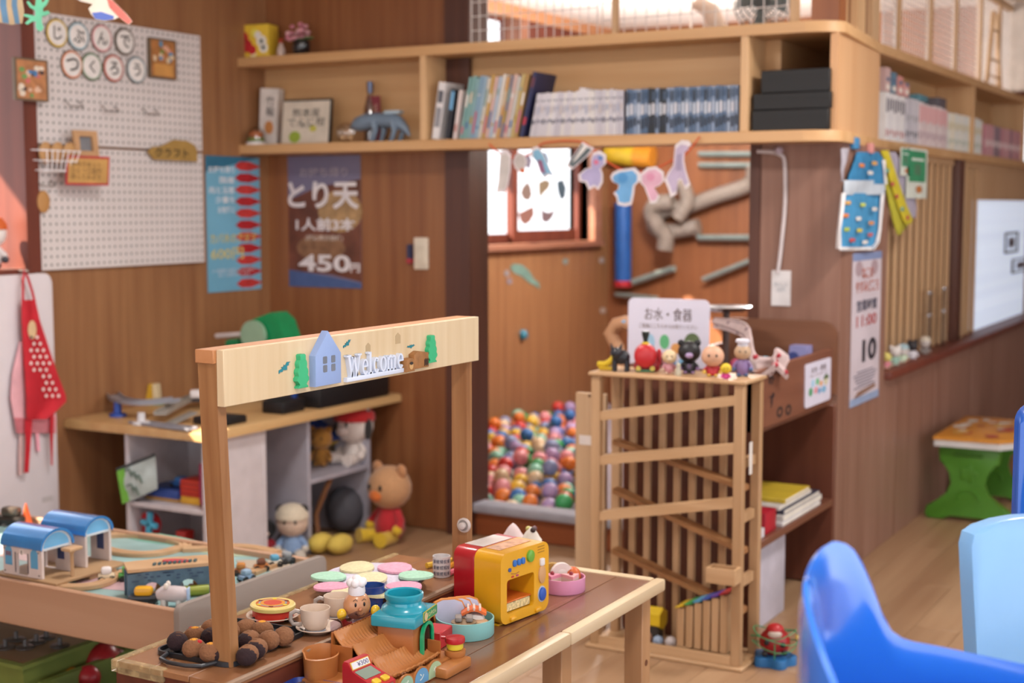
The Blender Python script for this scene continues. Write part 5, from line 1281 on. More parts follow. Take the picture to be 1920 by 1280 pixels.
# ---------------------------------------------------------------- toys on the raised counter
# oven tray of felt rolls
A, Bq = V((-1.80, 1.905)), V((-1.62, 2.06))
cx, cy, rzt = -1.705, 1.975, RAD(2)
tr = thing('roll_tray', 'black oven tray with looped handles holding felt bread rolls', 'tray', (cx, cy, ZU), rzt); M = WM[tr.name]
BLK = mat('#23262c', .4, coat=.2)
hw, hl = .086, .112
m = MB(); m.prism(rrect(2 * hw, 2 * hl, .02, 5), .002, M, .0005); m.build('floor_plate', BLK, tr)
m = MB(); m.hollow(rrect(2 * hw + .006, 2 * hl + .006, .023, 5), rrect(2 * hw - .002, 2 * hl - .002, .019, 5), .009, M, .0008); m.build('rim', BLK, tr)
for s in (-1, 1):
    MB().tube([(-.055, s * hl, .007), (-.045, s * (hl + .03), .007), (-.02, s * (hl + .04), .007), (.02, s * (hl + .04), .007), (.045, s * (hl + .03), .007), (.055, s * hl, .007)], .004, 8, M=M).build('handle', BLK, tr)
k = 0
TAN, CHO = '#83593c', '#2a171c'
desc = ('chocolate felt roll at the near corner of the tray', 'tan felt roll with yellow and red patches at the near edge', 'tan felt roll with brown dip hidden behind the post', 'chocolate felt roll beside the post at the near edge', 'tan felt roll with a red cherry in the second row', 'dark chocolate felt roll in the second row behind the post', 'half dipped felt roll to the side of the post', 'chocolate dipped felt roll at the front of the tray', 'tan felt roll at the back corner of the tray', 'plain tan felt roll in the back row', 'tan felt roll with a yellow patch in the back row', 'tan felt roll with a white patch at the front', 'chocolate dipped felt roll at the far end of the tray', 'tan felt roll at the far back corner of the tray')
spots_ = ((333, 1215, 1), (364, 1228, 0), (396, 1236, 2), (465, 1240, 2), (366, 1205, 0), (396, 1207, 1), (468, 1212, 2), (482, 1228, 2), (398, 1190, 0), (462, 1190, 0), (492, 1193, 0), (505, 1212, 0), (532, 1205, 2), (430, 1196, 0))
for (a, b, kind), d_ in zip(spots_, desc):
    p = oz(a, b + 4, ZU + .004); c2 = CHO if kind == 1 else TAN
    o = thing('felt_roll', d_, 'felt bread', (p.x, p.y, ZU + .003), rnd.uniform(0, 6), 'felt rolls on the tray'); M = WM[o.name]; r = .0192
    MB().ell((0, 0, r * .92), (r * 1.12, r, r * .92), 16, M).build('roll', mat(c2, .95, bump=.6, scale=200), o)
    for j in range(4):
        an_ = -.6 + j * .4; MB().tube([(r * 1.0 * math.sin(an_) , -r * .92 * math.cos(t) * math.cos(an_) , r * .92 + r * .93 * math.sin(t) * math.cos(an_)) for t in (.5, .9, 1.3, 1.7)], .0006, 5, M=M).build('stitch', mat('#7d5638', .9), o)
    if kind == 2: MB().ell((r * .35, 0, r * .86), (r * .84, r * 1.0, r * .88), 14, M).build('chocolate_dip', mat(CHO, .9, bump=.5, scale=200), o)
    if k in (1, 4, 10, 2):
        MB().ell((0, 0, r * 1.72), (.008, .008, .0026), 10, M).build('felt_patch', mat('#d9952c', .9), o)
        MB().ell((.008, -.006, r * 1.55), (.006, .006, .004), 10, M).build('felt_patch', mat('#b3242a', .9), o)
    if k == 11: MB().ell((.012, -.004, r * 1.2), (.006, .008, .006), 10, M).build('felt_patch', mat('#e0d8d0', .9), o)
    k += 1
# plates, cups
CER = mat('#d8c6b6', .25, var=.02, coat=.4)
def saucer(p, r, label, par=None):
    return MB().lathe([(0, .0005), (r * .55, .0005), (r * .62, .003), (r, .011), (r * .985, .0125), (r * .6, .0055), (r * .55, .0035), (0, .0035)], 36, p).build('saucer', CER, label=label, cat='saucer', group='tea saucers')
def cup(p, r, h, label, ha, inner='#cdb9a6'):
    o = thing('tea_cup', label, 'cup', p, 0, 'tea cups')
    MB().lathe([(0, 0), (r * .62, 0), (r * .62, .004), (r * .78, .009), (r * .93, .02), (r * .97, h * .6), (r, h), (r * .94, h), (r * .9, h * .6), (r * .86, .022), (r * .6, .009), (0, .008)], 36, p).build('bowl', CER, o)
    c, s = math.cos(ha), math.sin(ha); f = lambda d, z: (p[0] + c * d, p[1] + s * d, p[2] + z)
    MB().tube([f(r * .92, h * .78), f(r * 1.3, h * .84), f(r * 1.62, h * .72), f(r * 1.68, h * .45), f(r * 1.5, h * .24), f(r * .9, h * .26)], .0042, 10).build('handle', mat('#b4aaa4', .3, coat=.3), o)
    MB().lathe([(r * .64, .0003), (r * .7, .001), (r * .68, .0035), (r * .63, .0035)], 30, p).build('foot_ring', mat('#8a94a4', .4), o)
    return o
p = oz(512, 1161, ZU); saucer((p.x, p.y, ZU), .052, 'white saucer under the round yellow lidded tin')
o = thing('round_tin', 'round red toy tin with a pale yellow lid ringed in orange', 'tin', (p.x, p.y, ZU + .0126)); zt = ZU + .0045
MB().lathe([(0, 0), (.04, 0), (.041, .003), (.041, .019), (0, .019)], 40, (p.x, p.y, zt), sy=.92).build('body', mat('#b83226', .35), o)
MB().lathe([(0, .019), (.0445, .019), (.0455, .021), (.0455, .026), (.043, .0285), (0, .0285)], 40, (p.x, p.y, zt), sy=.92).build('lid', mat('#dcc97e', .35), o)
for r, c1, z in ((.034, '#c96a34', .0287), (.0285, '#8f9aa8', .029), (.025, '#d8923a', .0293), (.018, '#c9503c', .0296)): MB().prism(disc(r, r * .92, 30), .0003, T((p.x, p.y, zt + z))).build('lid_print', mat(c1, .35), o)
for k in range(6):
    a = k * 1.047; MB().prism(disc(.005, .004, 10), .0004, T((p.x + .030 * math.cos(a), p.y + .0275 * math.sin(a), zt + .0294))).build('lid_print', mat(('#e0c83c', '#7a3a2c')[k % 2], .35), o)
p = oz(597, 1184, ZU); saucer((p.x, p.y, ZU), .043, 'white saucer under the nearest cream tea cup'); cup((p.x - .004, p.y - .004, ZU + .0035), .0285, .044, 'cream tea cup with grey handle nearest the felt rolls', RAD(205))
p = oz(634, 1159, ZU); saucer((p.x, p.y, ZU), .042, 'white saucer half hidden behind the chef figure'); cup((p.x, p.y, ZU + .0035), .028, .043, 'cream tea cup behind the first one beside the chef figure', RAD(200))
p = oz(642, 1128, ZU); o = cup((p.x, p.y, ZU + .0005), .017, .026, 'small cream cup with a green inside by the flower cake', RAD(30)); MB().lathe([(0, .01), (.0125, .011), (.015, .024)], 20, (p.x, p.y, ZU + .0008)).build('green_lining', mat('#9ac0a2', .4), o)
p = oz(698, 1142, ZU)
o = thing('blue_mug', 'dark blue toy mug behind the chef figure', 'mug', (p.x, p.y, ZU))
MB().lathe([(0, .0005), (.02, .0005), (.021, .004), (.026, .05), (.0235, .05), (.019, .006), (0, .005)], 28, (p.x, p.y, ZU)).build('bowl', mat('#1d3f86', .25, coat=.3), o)
MB().tube([(p.x + .022, p.y + .012, ZU + .04), (p.x + .037, p.y + .02, ZU + .038), (p.x + .038, p.y + .021, ZU + .018), (p.x + .02, p.y + .011, ZU + .01)], .004, 8).build('handle', mat('#1b3a7a', .3), o)
# cake of felt flowers on a black plate
p = oz(697, 1101, ZU); o = thing('felt_cake', 'flower-shaped felt cake of pastel discs on a black dish', 'felt cake', (p.x, p.y, ZU))
MB().lathe([(0, .0005), (.075, .0005), (.112, .018), (.114, .02), (.109, .02), (.073, .004), (0, .004)], 40, (p.x, p.y, ZU)).build('dish', mat('#26262c', .3, coat=.3), o)
MB().lathe([(0, .004), (.085, .006), (.104, .02), (.1, .028), (0, .031)], 40, (p.x, p.y, ZU)).build('cake_base', mat('#c9c3d4', .9, bump=.6, scale=90), o)
for a, b, c1, e in ((617, 1079, '#a3cdb6', 0), (670, 1062, '#d3cba4', 0), (741, 1063, '#d8a0b6', 0), (779, 1077, '#a3cdb6', 0), (694, 1085, '#d6cba6', .003), (621, 1098, '#d89ab2', 0), (758, 1098, '#d89ab2', 0), (709, 1107, '#cfc9a0', -.001), (655, 1108, '#d3cba4', -.002)):
    q = oz(a, b, ZU + .036); r = .037
    Mt = T((q.x, q.y, ZU + .032 + e), rnd.uniform(0, 3), rnd.uniform(-.06, .06), rnd.uniform(-.06, .06))
    MB().prism([(r * (1 + .04 * math.sin(3 * t)) * math.cos(t), r * (1 + .04 * math.sin(3 * t)) * math.sin(t)) for t in [i * .2856 for i in range(22)]], .005, Mt, bev=.0015).build('felt_disc', mat(c1, .95, bump=.4, scale=150), o)
p = oz(828, 1080, ZU)
o = thing('character_cup', 'white straight cup with rows of navy lettering', 'cup', (p.x, p.y, ZU))
MB().lathe([(0, .0005), (.0185, .0005), (.0195, .002), (.0195, .046), (.0175, .046), (.017, .004), (0, .004)], 32, (p.x, p.y, ZU)).build('bowl', mat('#d6d3d4', .25, coat=.3), o)
fa = facing(p)
for r in range(3):
    for c in range(-2, 3):
        a = fa + c * .42; M = T((p.x + .0196 * math.sin(a), p.y - .0196 * math.cos(a), ZU + .01 + r * .0135), a)
        text('鮪鯛鰹鮭鯖鰤鯵鱈鰯鮎鰻鯉鱒鮫鱸'[r * 5 + c + 2], M @ FY((0, 0, 0)), mat('#33405e', .5), o, .0072, .0088, off=.0003)
# sticks behind the cup
for a, b, a2, b2, c1, lab in ((800, 1060, 848, 1050, '#d8b23a', 'yellow toy stick lying behind the lettered cup'), (838, 1064, 862, 1052, '#d08a2a', 'orange toy stick lying behind the lettered cup'), (842, 1074, 862, 1066, '#d06a7a', 'pink toy stick lying beside the sign post')):
    q0, q1 = oz(a, b, ZU + .007), oz(a2, b2, ZU + .007)
    MB().cyl(q0, q1, .0065, n=8).build('toy_stick', mat(c1, .4), label=lab, cat='toy', group='toy sticks')
# ---------------------------------------------------------------- bakery shop toy
BR = mat('#b0713c', .4, var=.03); BR2 = mat('#a5622f', .4)
bk = thing('bakery_shop_toy', 'brown toy bakery shop with stepped bread shelves and turquoise oven top', 'toy shop', (-1.47, 2.12, ZT))
z = ZT + .0005
MB().box(-1.555, 1.985, z, -1.385, 2.25, z + .022, .004).build('base', BR, bk)
MB().box(-1.385, 2.16, z, -1.355, 2.25, z + .02, .004).build('base_wing', BR, bk)
def tier(x0, x1, zh, zl, y0, y1, nm):
    ny = 36
    def fn(u, v):
        s = u; zz = zh + (zl - zh) * s - .012 * math.sin(math.pi * s) * .9
        return V((x0 + (x1 - x0) * s + .006 * math.sin(math.pi * v), y0 + (y1 - y0) * v, zz + (.0024 if int(v * ny + .5) % 2 else 0)))
    t = MB().sheet(fn, 8, ny, .003).build(nm, BR, bk)
    for k in range(9):
        yv = y0 + (y1 - y0) * (k + .5) / 9; xx = x1 + .006 * math.sin(math.pi * (k + .5) / 9)
        MB().tube([(xx, yv - .0085, zl + .001), (xx + .001, yv, zl + .0035), (xx, yv + .0085, zl + .001)], .0022, 6).build('scallop', BR, t)
    MB().box(x0, y0 - .003, z + .02, x1 + .002, y0, zl + .002).build('tier_side', BR2, t)
    MB().box(x0, y1, z + .02, x1 + .002, y1 + .003, zh).build('tier_side', BR2, t)
tier(-1.53, -1.489, ZT + .094, ZT + .07, 2.05, 2.205, 'bread_tier')
tier(-1.487, -1.446, ZT + .075, ZT + .05, 2.05, 2.205, 'bread_tier')
tier(-1.444, -1.4, ZT + .055, ZT + .032, 2.05, 2.205, 'bread_tier')
MB().box(-1.533, 2.047, z + .02, -1.53, 2.208, ZT + .094).build('rear_wall', BR2, bk)
# basket at the side
c_ = (-1.535, 2.018); e = (.03, .036)
R = []
for r, zz in ((.92, .02), (1, .056), (1.04, .06), (.96, .061), (.9, .05), (.86, .034)): R.append([(c_[0] + e[0] * r * math.cos(t * .2244), c_[1] + e[1] * r * math.sin(t * .2244), z + zz + (.01 if t % 28 > 6 and t % 28 < 20 else 0) * (zz > .045)) for t in range(28)])
MB().rings(R).build('bread_basket', BR, bk)
# register
rg = thing('toy_register', 'red toy cash register showing 300 yen with two yellow buttons', 'toy register', (-1.44, 2.0, ZT)); 
Mr = T((-1.452, 2.0, ZT + .022), RAD(-4))
L = [(0, 0), (.075, 0), (.075, .018), (.022, .036), (.014, .052), (.004, .052), (0, .046)]
MB().prism(L, .056, Mr @ fr((0, .028, 0), (1, 0, 0), (0, 0, 1)), bev=.0015).build('body', mat('#b3222a', .35), rg)
sl_ = math.atan2(-.018, .053)
Ms = Mr @ fr((.0485, 0, .0272), (0, 1, 0), (-.947, 0, .3217))
patch(rrect(.044, .026, .002, 3, (-.002, .012)), Ms, mat('#7f8f84', .2), rg, 'screen', .0006)
for u in (-.012, .012): MB().prism(rrect(.017, .013, .004, 4, (u, -.016)), .004, Ms, bev=.0012).build('button', mat('#d9b62c', .35), rg)
Mt = Mr @ fr((.018, 0, .044), (0, 1, 0), (-.447, 0, .894))
patch(rect(.05, .014), Mt, mat('#d9b83c', .4), rg, 'price_frame', .0006)
patch(rect(.046, .0115), Mt, mat('#dcdbe2', .4), rg, 'price_plate', .0006, .0009)
text('¥300', Mt @ T((.006, 0, .0016)), mat('#3a3560', .5), rg, .03, .0085, bold=.01, off=0)
Mside = Mr @ FX((.0752, 0, .009)); patch(rect(.04, .012), Mside, mat('#4f8a5a', .4), rg, 'side_label')
# fence of clear plastic
MB().box(-1.5365, 2.05, ZT + .09, -1.5345, 2.2, ZT + .112).build('clear_fence', glass('#e9e4ee', .1, .12), bk)
# tower with turquoise top
Mt = T((-1.466, 2.187, z), RAD(11))
MB().box(-.036, -.045, .02, .036, .045, .09, .003, M=Mt).build('oven_tower', BR2, bk)
TQ = mat('#1f97ae', .25, coat=.4)
cap = MB().box(-.045, -.056, .09, .045, .056, .112, .004, M=Mt).build('tower_cap', TQ, bk)
MB().lathe([(.044, .112), (.042, .118), (.034, .124), (.033, .129), (.037, .136), (.037, .143), (.034, .145), (.031, .143), (.03, .124), (.0, .121)], 36, M=Mt).build('funnel', TQ, cap)
Mcap = Mt @ FX((.0452, .018, .103)); patch(rrect(.07, .02, .003), Mcap, mat('#c9b84c', .4), cap, 'label_border'); patch(rrect(.066, .0165, .003), Mcap, mat('#2f8a5a', .4), cap, 'label', .0006, .0009)
text('パンやさん', Mcap @ T((.006, 0, .0016)), mat('#d9d0a0', .4), cap, .044, .009, bold=.02, off=0); patch(disc(.0075, .008, 14, (-.024, 0)), Mcap, mat('#c9b58a', .4), cap, 'label_mark', .0006, .0016)
GN = mat('#17a06c', .3, coat=.3)
o_, i_ = arch(.058, .078), arch(.041, .066)
Md = Mt @ T((.04, .0, .012), RAD(0)) @ FX((0, 0.008, 0))
dr_ = MB().hollow(o_, [(q[0], q[1] + .006) for q in i_], .006, Md).build('oven_door', GN, bk)
MB().prism([(q[0], q[1] + .006) for q in i_], .001, Md, .002).build('door_glass', glass('#a78f92', .1, .15), dr_)
MB().box(.03, -.03, .001, .075, .045, .01, .003, M=Mt).build('door_step', BR2, bk)
MB().box(.04, .02, .01, .055, .05, .014, .002, M=Mt).build('door_sill', GN, bk)
# jar
p = (-1.385, 2.238)
MB().lathe([(0, .02), (.018, .02), (.02, .024), (.02, .032), (0, .033)], 22, (p[0], p[1], z)).build('jam_stand', BR, bk)
o = thing('jam_jar', 'small toy jam jar with a red lid beside the bakery oven', 'jar', (p[0], p[1], z + .0335))
MB().lathe([(0, .0335), (.0145, .0335), (.016, .037), (.016, .045), (0, .046)], 22, (p[0], p[1], z)).build('jar_body', mat('#d8c63c', .3), o)
MB().lathe([(0, .046), (.0185, .046), (.0195, .05), (.0185, .056), (.01, .058), (0, .059)], 22, (p[0], p[1], z)).build('lid', mat('#b01f28', .3), o)
MB().cyl((p[0] - .018, p[1] - .004, z + .053), (p[0] - .027, p[1] - .007, z + .053), .003, n=8).build('lid_tab', mat('#b01f28', .3), o)
# scalloped front sign
for i, (yy0, c1) in enumerate(((2.065, '#8fb39a'), (2.115, '#5f9ac4'), (2.16, '#a3bf9a'))):
    s_ = MB().prism([(.026 * math.cos(math.pi * t / 12), .012 + .022 * math.sin(math.pi * t / 12)) for t in range(13)] + [(-.026, 0), (.026, 0)], .003, FX((-1.3845 + .0004 * i, yy0, z + .0005))).build('sign_scallop', BR, bk)
    Mq = FX((-1.3812 + .0004 * i, yy0, z)); patch([(q[0] * .86, q[1] * .9 + .001) for q in [(.026 * math.cos(math.pi * t / 12), .012 + .022 * math.sin(math.pi * t / 12)) for t in range(13)] + [(-.026, .002), (.026, .002)]], Mq, mat(c1, .4), s_, 'sign_print')
    text(('パ', 'ン', 'や')[i], Mq @ T((0, .016, .001)), mat('#dfe6dc', .4), s_, h=.013, bold=.02, off=0)
# chef figure
p = (-1.5485, 2.15, ZT + .0005)
o = thing('chef_figure', 'smiling toy chef with a white hat and yellow gloves behind the bread shelves', 'toy figure', p, RAD(52)); MB().lathe([(0, 0), (.014, 0), (.013, .046), (0, .047)], 16, M=WM[o.name]).build('stand', mat('#b3202a', .4), o); M = WM[o.name] @ T((0, 0, .045))
SK = mat('#c58d66', .35, coat=.2)
MB().lathe([(0, 0), (.016, 0), (.018, .01), (.0165, .03), (.012, .042), (0, .043)], 20, M=M).build('coat', mat('#d9d6d8', .4), o)
MB().box(-.004, -.019, .012, .004, -.016, .036, .001, M=M).build('coat_button_strip', mat('#c9c0b4', .4), o)
hd = MB().ell((0, 0, .072), (.0265, .0215, .0275), 22, M).build('head', SK, o)
for s in (-1, 1):
    MB().ell((s * .0085, -.0205, .078), (.0021, .0012, .0042), 10, M).build('eye', mat('#171214', .25), hd)
    MB().tube([(s * .0125, -.0185, .085), (s * .0085, -.0195, .0885), (s * .0045, -.02, .085)], .0006, 6, M=M).build('eyebrow', mat('#3a2420', .4), hd)
    MB().tube([(s * .013, -.002, .036), (s * .026, -.008, .04), (s * .031, -.01, .052)], [.006, .006, .005], 10, M=M).build('arm', mat('#b3202a', .4), o)
    MB().ell((s * .033, -.011, .06), (.0095, .0085, .0115), 14, M).build('glove', mat('#dfb526', .3, coat=.3), o)
MB().tube([(-.009, -.0195, .061), (-.004, -.0215, .0575), (.004, -.0215, .0575), (.009, -.0195, .061)], .0007, 6, M=M).build('mouth', mat('#4a201c', .4), hd)
MB().ell((0, -.0225, .069), (.0045, .004, .004), 12, M).build('nose', mat('#b97a56', .35), hd)
ht = MB().lathe([(.0155, .093), (.0165, .099), (.015, .112)], 18, M=M).build('hat_band', mat('#e0dde2', .5), hd)
m = MB()
for k in range(6): m.ell((.0115 * math.cos(k * 1.047), .0115 * math.sin(k * 1.047), .116), .0088, 12, M)
m.ell((0, 0, .12), .0105, 12, M); m.build('hat_puff', mat('#e3e0e4', .5), hd)
# blue tray with pastries
p = oz(585, 1290, ZT); c_ = (-1.492, 1.945)
Mb = T((c_[0], c_[1], ZT + .0005), RAD(4))
o = thing('pastry_tray', 'dark blue toy tray with pastries in front of the bakery toy', 'tray', (c_[0], c_[1], ZT))
R = [rrect(.13, .09, .016, 4), rrect(.15, .11, .02, 4), rrect(.146, .106, .019, 4), rrect(.127, .087, .015, 4)]
MB().rings([[(q[0], q[1], zz) for q in r] for r, zz in zip(R, (0, .022, .0225, .002))], M=Mb).build('tray_shell', mat('#1d3a8e', .4), o)
for i, (u, v, c1, lab) in enumerate(((-.03, .01, '#c9a066', 'golden toy pastry with chocolate on the blue tray'), (.0, -.02, '#a8622e', 'brown toy croissant on the blue tray'), (.03, .02, '#d0a878', 'pale toy bun on the blue tray'))):
    q = Mb @ V((u, v, .0025)); t = thing('toy_pastry', lab, 'toy pastry', q, .6 * i, 'pastries on the blue tray'); MM = WM[t.name]
    MB().ell((0, 0, .012), (.024, .017, .012), 14, MM).build('dough', mat(c1, .6), t); MB().tube([(-.014, -.004, .022), (-.004, .004, .024), (.006, -.004, .024), (.014, .003, .021)], .0032, 7, M=MM).build('icing', mat('#3a2220', .4), t)
q = Mb @ V((.068, .04, .0)); q = V((-1.435, 1.965, ZT + .046))
# small red block and blue box with bread
p = oz(822, 1212, ZT)
MB().box(-.022, -.03, 0, .022, .03, .034, .002, 1, M=T((p.x - .01, p.y + .01, ZT + .0005), RAD(8))).build('red_box', mat('#b3262c', .4), label='small red toy box between the bakery tower and the blue dish', cat='box')
def round_box(p, r, h, c1, label, name='round_dish'):
    return MB().lathe([(0, .0005), (r * .97, .0005), (r, .003), (r, h), (r * .955, h), (r * .955, .005), (0, .004)], 44, (p[0], p[1], ZT)).build(name, mat(c1, .4, var=.02), label=label, cat='dish')
p = oz(872, 1188, ZT); pb = p; round_box(p, .0595, .036, '#86c4c4', 'round pale turquoise dish holding toy bread slices')
def slice_(c, rz, rx, label, th=.012):
    o = thing('bread_slice', label, 'toy bread', c, rz, 'toy bread slices', rx=rx); M = WM[o.name]
    P = [(-.026, 0), (.026, 0), (.028, .026), (.031, .034), (.026, .044), (.012, .049), (-.012, .049), (-.026, .044), (-.031, .034), (-.028, .026)]; P = [(q[0] * 1.12, q[1] * 1.3) for q in P]
    MB().prism(P, th, M @ fr((0, th / 2, 0), (1, 0, 0), (0, 0, 1)), bev=.001).build('crust', mat('#cf8238', .5), o)
    MB().prism([(q[0] * .93, q[1] * .92 + .002) for q in P], .0015, M @ fr((0, -th / 2, 0), (1, 0, 0), (0, 0, 1))).build('crumb', mat('#b9bdd6', .6), o)
f = facing(p)
slice_((p.x - .035, p.y - .006, ZT + .006), f + .2, -.15, 'front toy bread slice with a pale blue cut face in the turquoise dish')
slice_((p.x - .025, p.y + .008, ZT + .006), f + .2, -.15, 'middle toy bread slice in the turquoise dish')
slice_((p.x - .015, p.y + .022, ZT + .006), f + .2, -.15, 'rear toy bread slice in the turquoise dish')
o = thing('sushi_toy', 'orange and white toy shrimp sushi in the turquoise dish', 'toy food', (p.x + .012, p.y + .015, ZT + .006), f); M = WM[o.name]
MB().box(-.022, -.014, 0, .022, .014, .036, .01, M=M).build('rice', mat('#d8d3d0', .7), o); MB().sheet(lambda u, v: V((-.026 + .052 * u, -.016 + .032 * v, .038 + .01 * math.sin(math.pi * u))), 8, 4, .005, M).build('topping', mat('#d86a34', .5), o)
for k in range(3): MB().box(-.014 + k * .012, -.0165, .044, -.009 + k * .012, .0165, .051, .001, 1, M=M).build('stripe', mat('#e0c9be', .5), o)
o = thing('toy_sandwich', 'grey and brown toy plate of rolls in the turquoise dish', 'toy food', (p.x + .012, p.y - .024, ZT + .03), f); M = WM[o.name]
MB().lathe([(0, -.02), (.02, -.02), (.026, .004), (.0, .006)], 20, M=M).build('plate', mat('#8d7458', .6), o)
for k in (-1, 1): MB().box(k * .011 - .007, -.014, .006, k * .011 + .007, .014, .016, .003, M=M).build('roll', mat('#8a817c', .6), o)
q = (p.x + .034, p.y + .0, ZT + .006)
o = thing('toy_bun', 'round golden toy bun at the side of the turquoise dish', 'toy food', q); MB().lathe([(0, 0), (.02, .002), (.024, .014), (.02, .022), (0, .024)], 22, (q[0] - .002, q[1] + .006, q[2])).build('bun', mat('#c98a52', .6), o)
MB().lathe([(.008, .0235), (.016, .0235), (.015, .0255), (.009, .0255)], 20, (q[0] - .002, q[1] + .006, q[2])).build('glaze', mat('#dcb892', .5), o)
p = oz(1056, 1106, ZT); round_box(p, .05, .033, '#d893b8', 'round pink dish holding toy sweets beside the oven')
f = facing(p)
for i, (dx, dy, c1, kind, lab) in enumerate(((-.024, .02, '#b08a44', 'disc', 'round tan toy biscuit standing in the pink dish'), (-.004, .012, '#ddd0cc', 'disc', 'white toy meringue standing in the pink dish'), (.022, .02, '#c9622e', 'bun', 'orange toy jelly in the pink dish'), (-.028, -.014, '#d98aa0', 'cake', 'pink toy cake slice at the near side of the dish'), (.014, -.016, '#e0a3a8', 'cake', 'pink toy cake slice with a chocolate layer in the dish'))):
    c = V((p.x, p.y, ZT + .0045)) + Matrix.Rotation(f, 4, 'Z') @ V((dx, dy, 0)); o = thing('toy_sweet', lab, 'toy food', c, f + .3 * i, 'sweets in the pink dish'); M = WM[o.name]
    if kind == 'disc': MB().cyl((0, -.006, .03), (0, .006, .03), .024 if i == 0 else .026, n=20, M=M).build('biscuit', mat(c1, .6), o); MB().cyl((0, -.0075, .03), (0, -.006, .03), .012, n=16, M=M).build('filling', mat('#c4a868' if i == 0 else '#e6e0dc', .6), o)
    elif kind == 'bun': MB().lathe([(0, 0), (.018, 0), (.02, .02), (.016, .036), (.006, .044), (0, .045)], 16, M=M).build('jelly', mat(c1, .4), o); MB().lathe([(.0185, .012), (.0205, .018), (.0195, .022)], 16, M=M).build('band', mat('#e2c9b8', .5), o)
    else:
        P = [(-.018, -.016), (.018, -.016), (.0, .02)]
        for z0_, z1_, cc in ((0, .012, '#d4c0b0'), (.012, .018, '#5d2f2a'), (.018, .029, '#d4c0b0'), (.029, .036, c1)): MB().prism(P, z1_ - z0_, M, z0_).build('layer', mat(cc, .6), o)
        MB().ell((0, -.004, .039), .005, 8, M).build('cherry', mat('#8a2430', .4), o)
# ---------------------------------------------------------------- toy oven
ov = thing('toy_oven', 'yellow and red toy microwave oven with blue buttons and open front', 'toy oven', (-1.43, 2.49, ZT), RAD(-8)); M = WM[ov.name]
YEL = mat('#dca21c', .3, coat=.3, var=.02); RDD = mat('#a81622', .3, coat=.3, var=.02)
Wv, Hv, Dv = .168, .15, .125
MB().prism(rrect(Wv, Hv, .02, 6, (Wv / 2, Hv / 2 + .004)), .055, M @ FX((-Dv, 0, 0)), bev=.004).build('rear_shell', RDD, ov)
oin = rrect(.095, .072, .008, 6, (.068, .06)); oou = rrect(Wv, Hv, .02, 6, (Wv / 2, Hv / 2 + .004))
fs = MB().hollow(oou, oin, .07, M @ FX((-.0695, 0, 0))).build('front_shell', YEL, ov)
MB().prism(rrect(.098, .075, .008, 4, (.068, .06)), .004, M @ FX((-.069, 0, 0))).build('oven_back', mat('#b5531c', .5), ov)
sh = MB().box(-.066, .022, .044, -.006, .114, .047, .001, 1, M=M).build('oven_shelf', mat('#cc6a26', .4), ov)
patch(rrect(.084, .017, .002, 3, (.068, .035)), M @ FX((-.008, 0, 0)), mat('#d2bf8c', .6, var=.2, scale=150), ov, 'oven_grille')
for i, u in enumerate((.046, .061, .075)): MB().prism(rrect(.011, .014, .004, 4, (u, .128)), .004, M @ FX((0, 0, 0)), bev=.001).build('button', mat('#2f6fc0', .3), ov)
MB().prism(rrect(.008, .008, .003, 4, (.029, .117)), .003, M @ FX((0, 0, 0))).build('button', mat('#3a5aa0', .3), ov)
MB().prism(disc(.0115, .013, 20, (.1, .133)), .006, M @ FX((0, 0, 0)), bev=.0015).build('green_knob', mat('#6aa83c', .3), ov)
MB().prism(disc(.0115, .0145, 22, (.142, .042)), .006, M @ FX((0, 0, 0)), bev=.0015).build('dial', mat('#2456b4', .3), ov)
MB().prism(disc(.014, .0175, 22, (.142, .042)), .002, M @ FX((0, 0, 0))).build('dial_ring', mat('#b8bec8', .3), ov)
MB().prism(disc(.012, .02, 20, (.142, .085)), .004, M @ FX((0, 0, 0)), bev=.001).build('badge', mat('#c79a6c', .4), ov)
MB().prism(rrect(.014, .016, .003, 4, (.142, .112)), .005, M @ FX((0, 0, 0)), bev=.001).build('badge_hat', mat('#dedada', .4), ov)
for k in range(3): MB().box(-.0005, .128, .133 + k * .006, .0008, .152, .135 + k * .006, M=M).build('speaker_slot', mat('#9a6e14', .4), ov)
MB().tube([(.001, .035, .108), (.001, .05, .105), (.001, .062, .107)], .0007, 5, M=M).build('print_line', mat('#8a4a1c', .4), ov)
for u, c1 in ((.04, '#b8322c'), (.056, '#b03a6a')): patch(rrect(.009, .004, .0018, 3, (u, .1005)), M @ FX((0, 0, 0)), mat(c1, .4), ov, 'print_mark', .001)
for u in (.03, .118): MB().box(-.012, u, .006, .006, u + .02, .016, .003, M=M).build('hinge_foot', YEL, ov)
for u in (.015, .14):
    for x in (-.11, -.02): MB().box(x - .008, u - .008, .0005, x + .008, u + .008, .0045, M=M).build('foot', YEL, ov)
patch(rect(.05, .10, (-.098, .084)), M @ T((0, 0, Hv + .0042)), mat('#dcd4d0', .12), ov, 'painted_reflection', .0006)  # pale patches on the top paint in a bright window reflection
patch(rect(.038, .11, (-.044, .084)), M @ T((0, 0, Hv + .0042)), mat('#d8a888', .15, var=.15, scale=60), ov, 'painted_reflection', .0006)
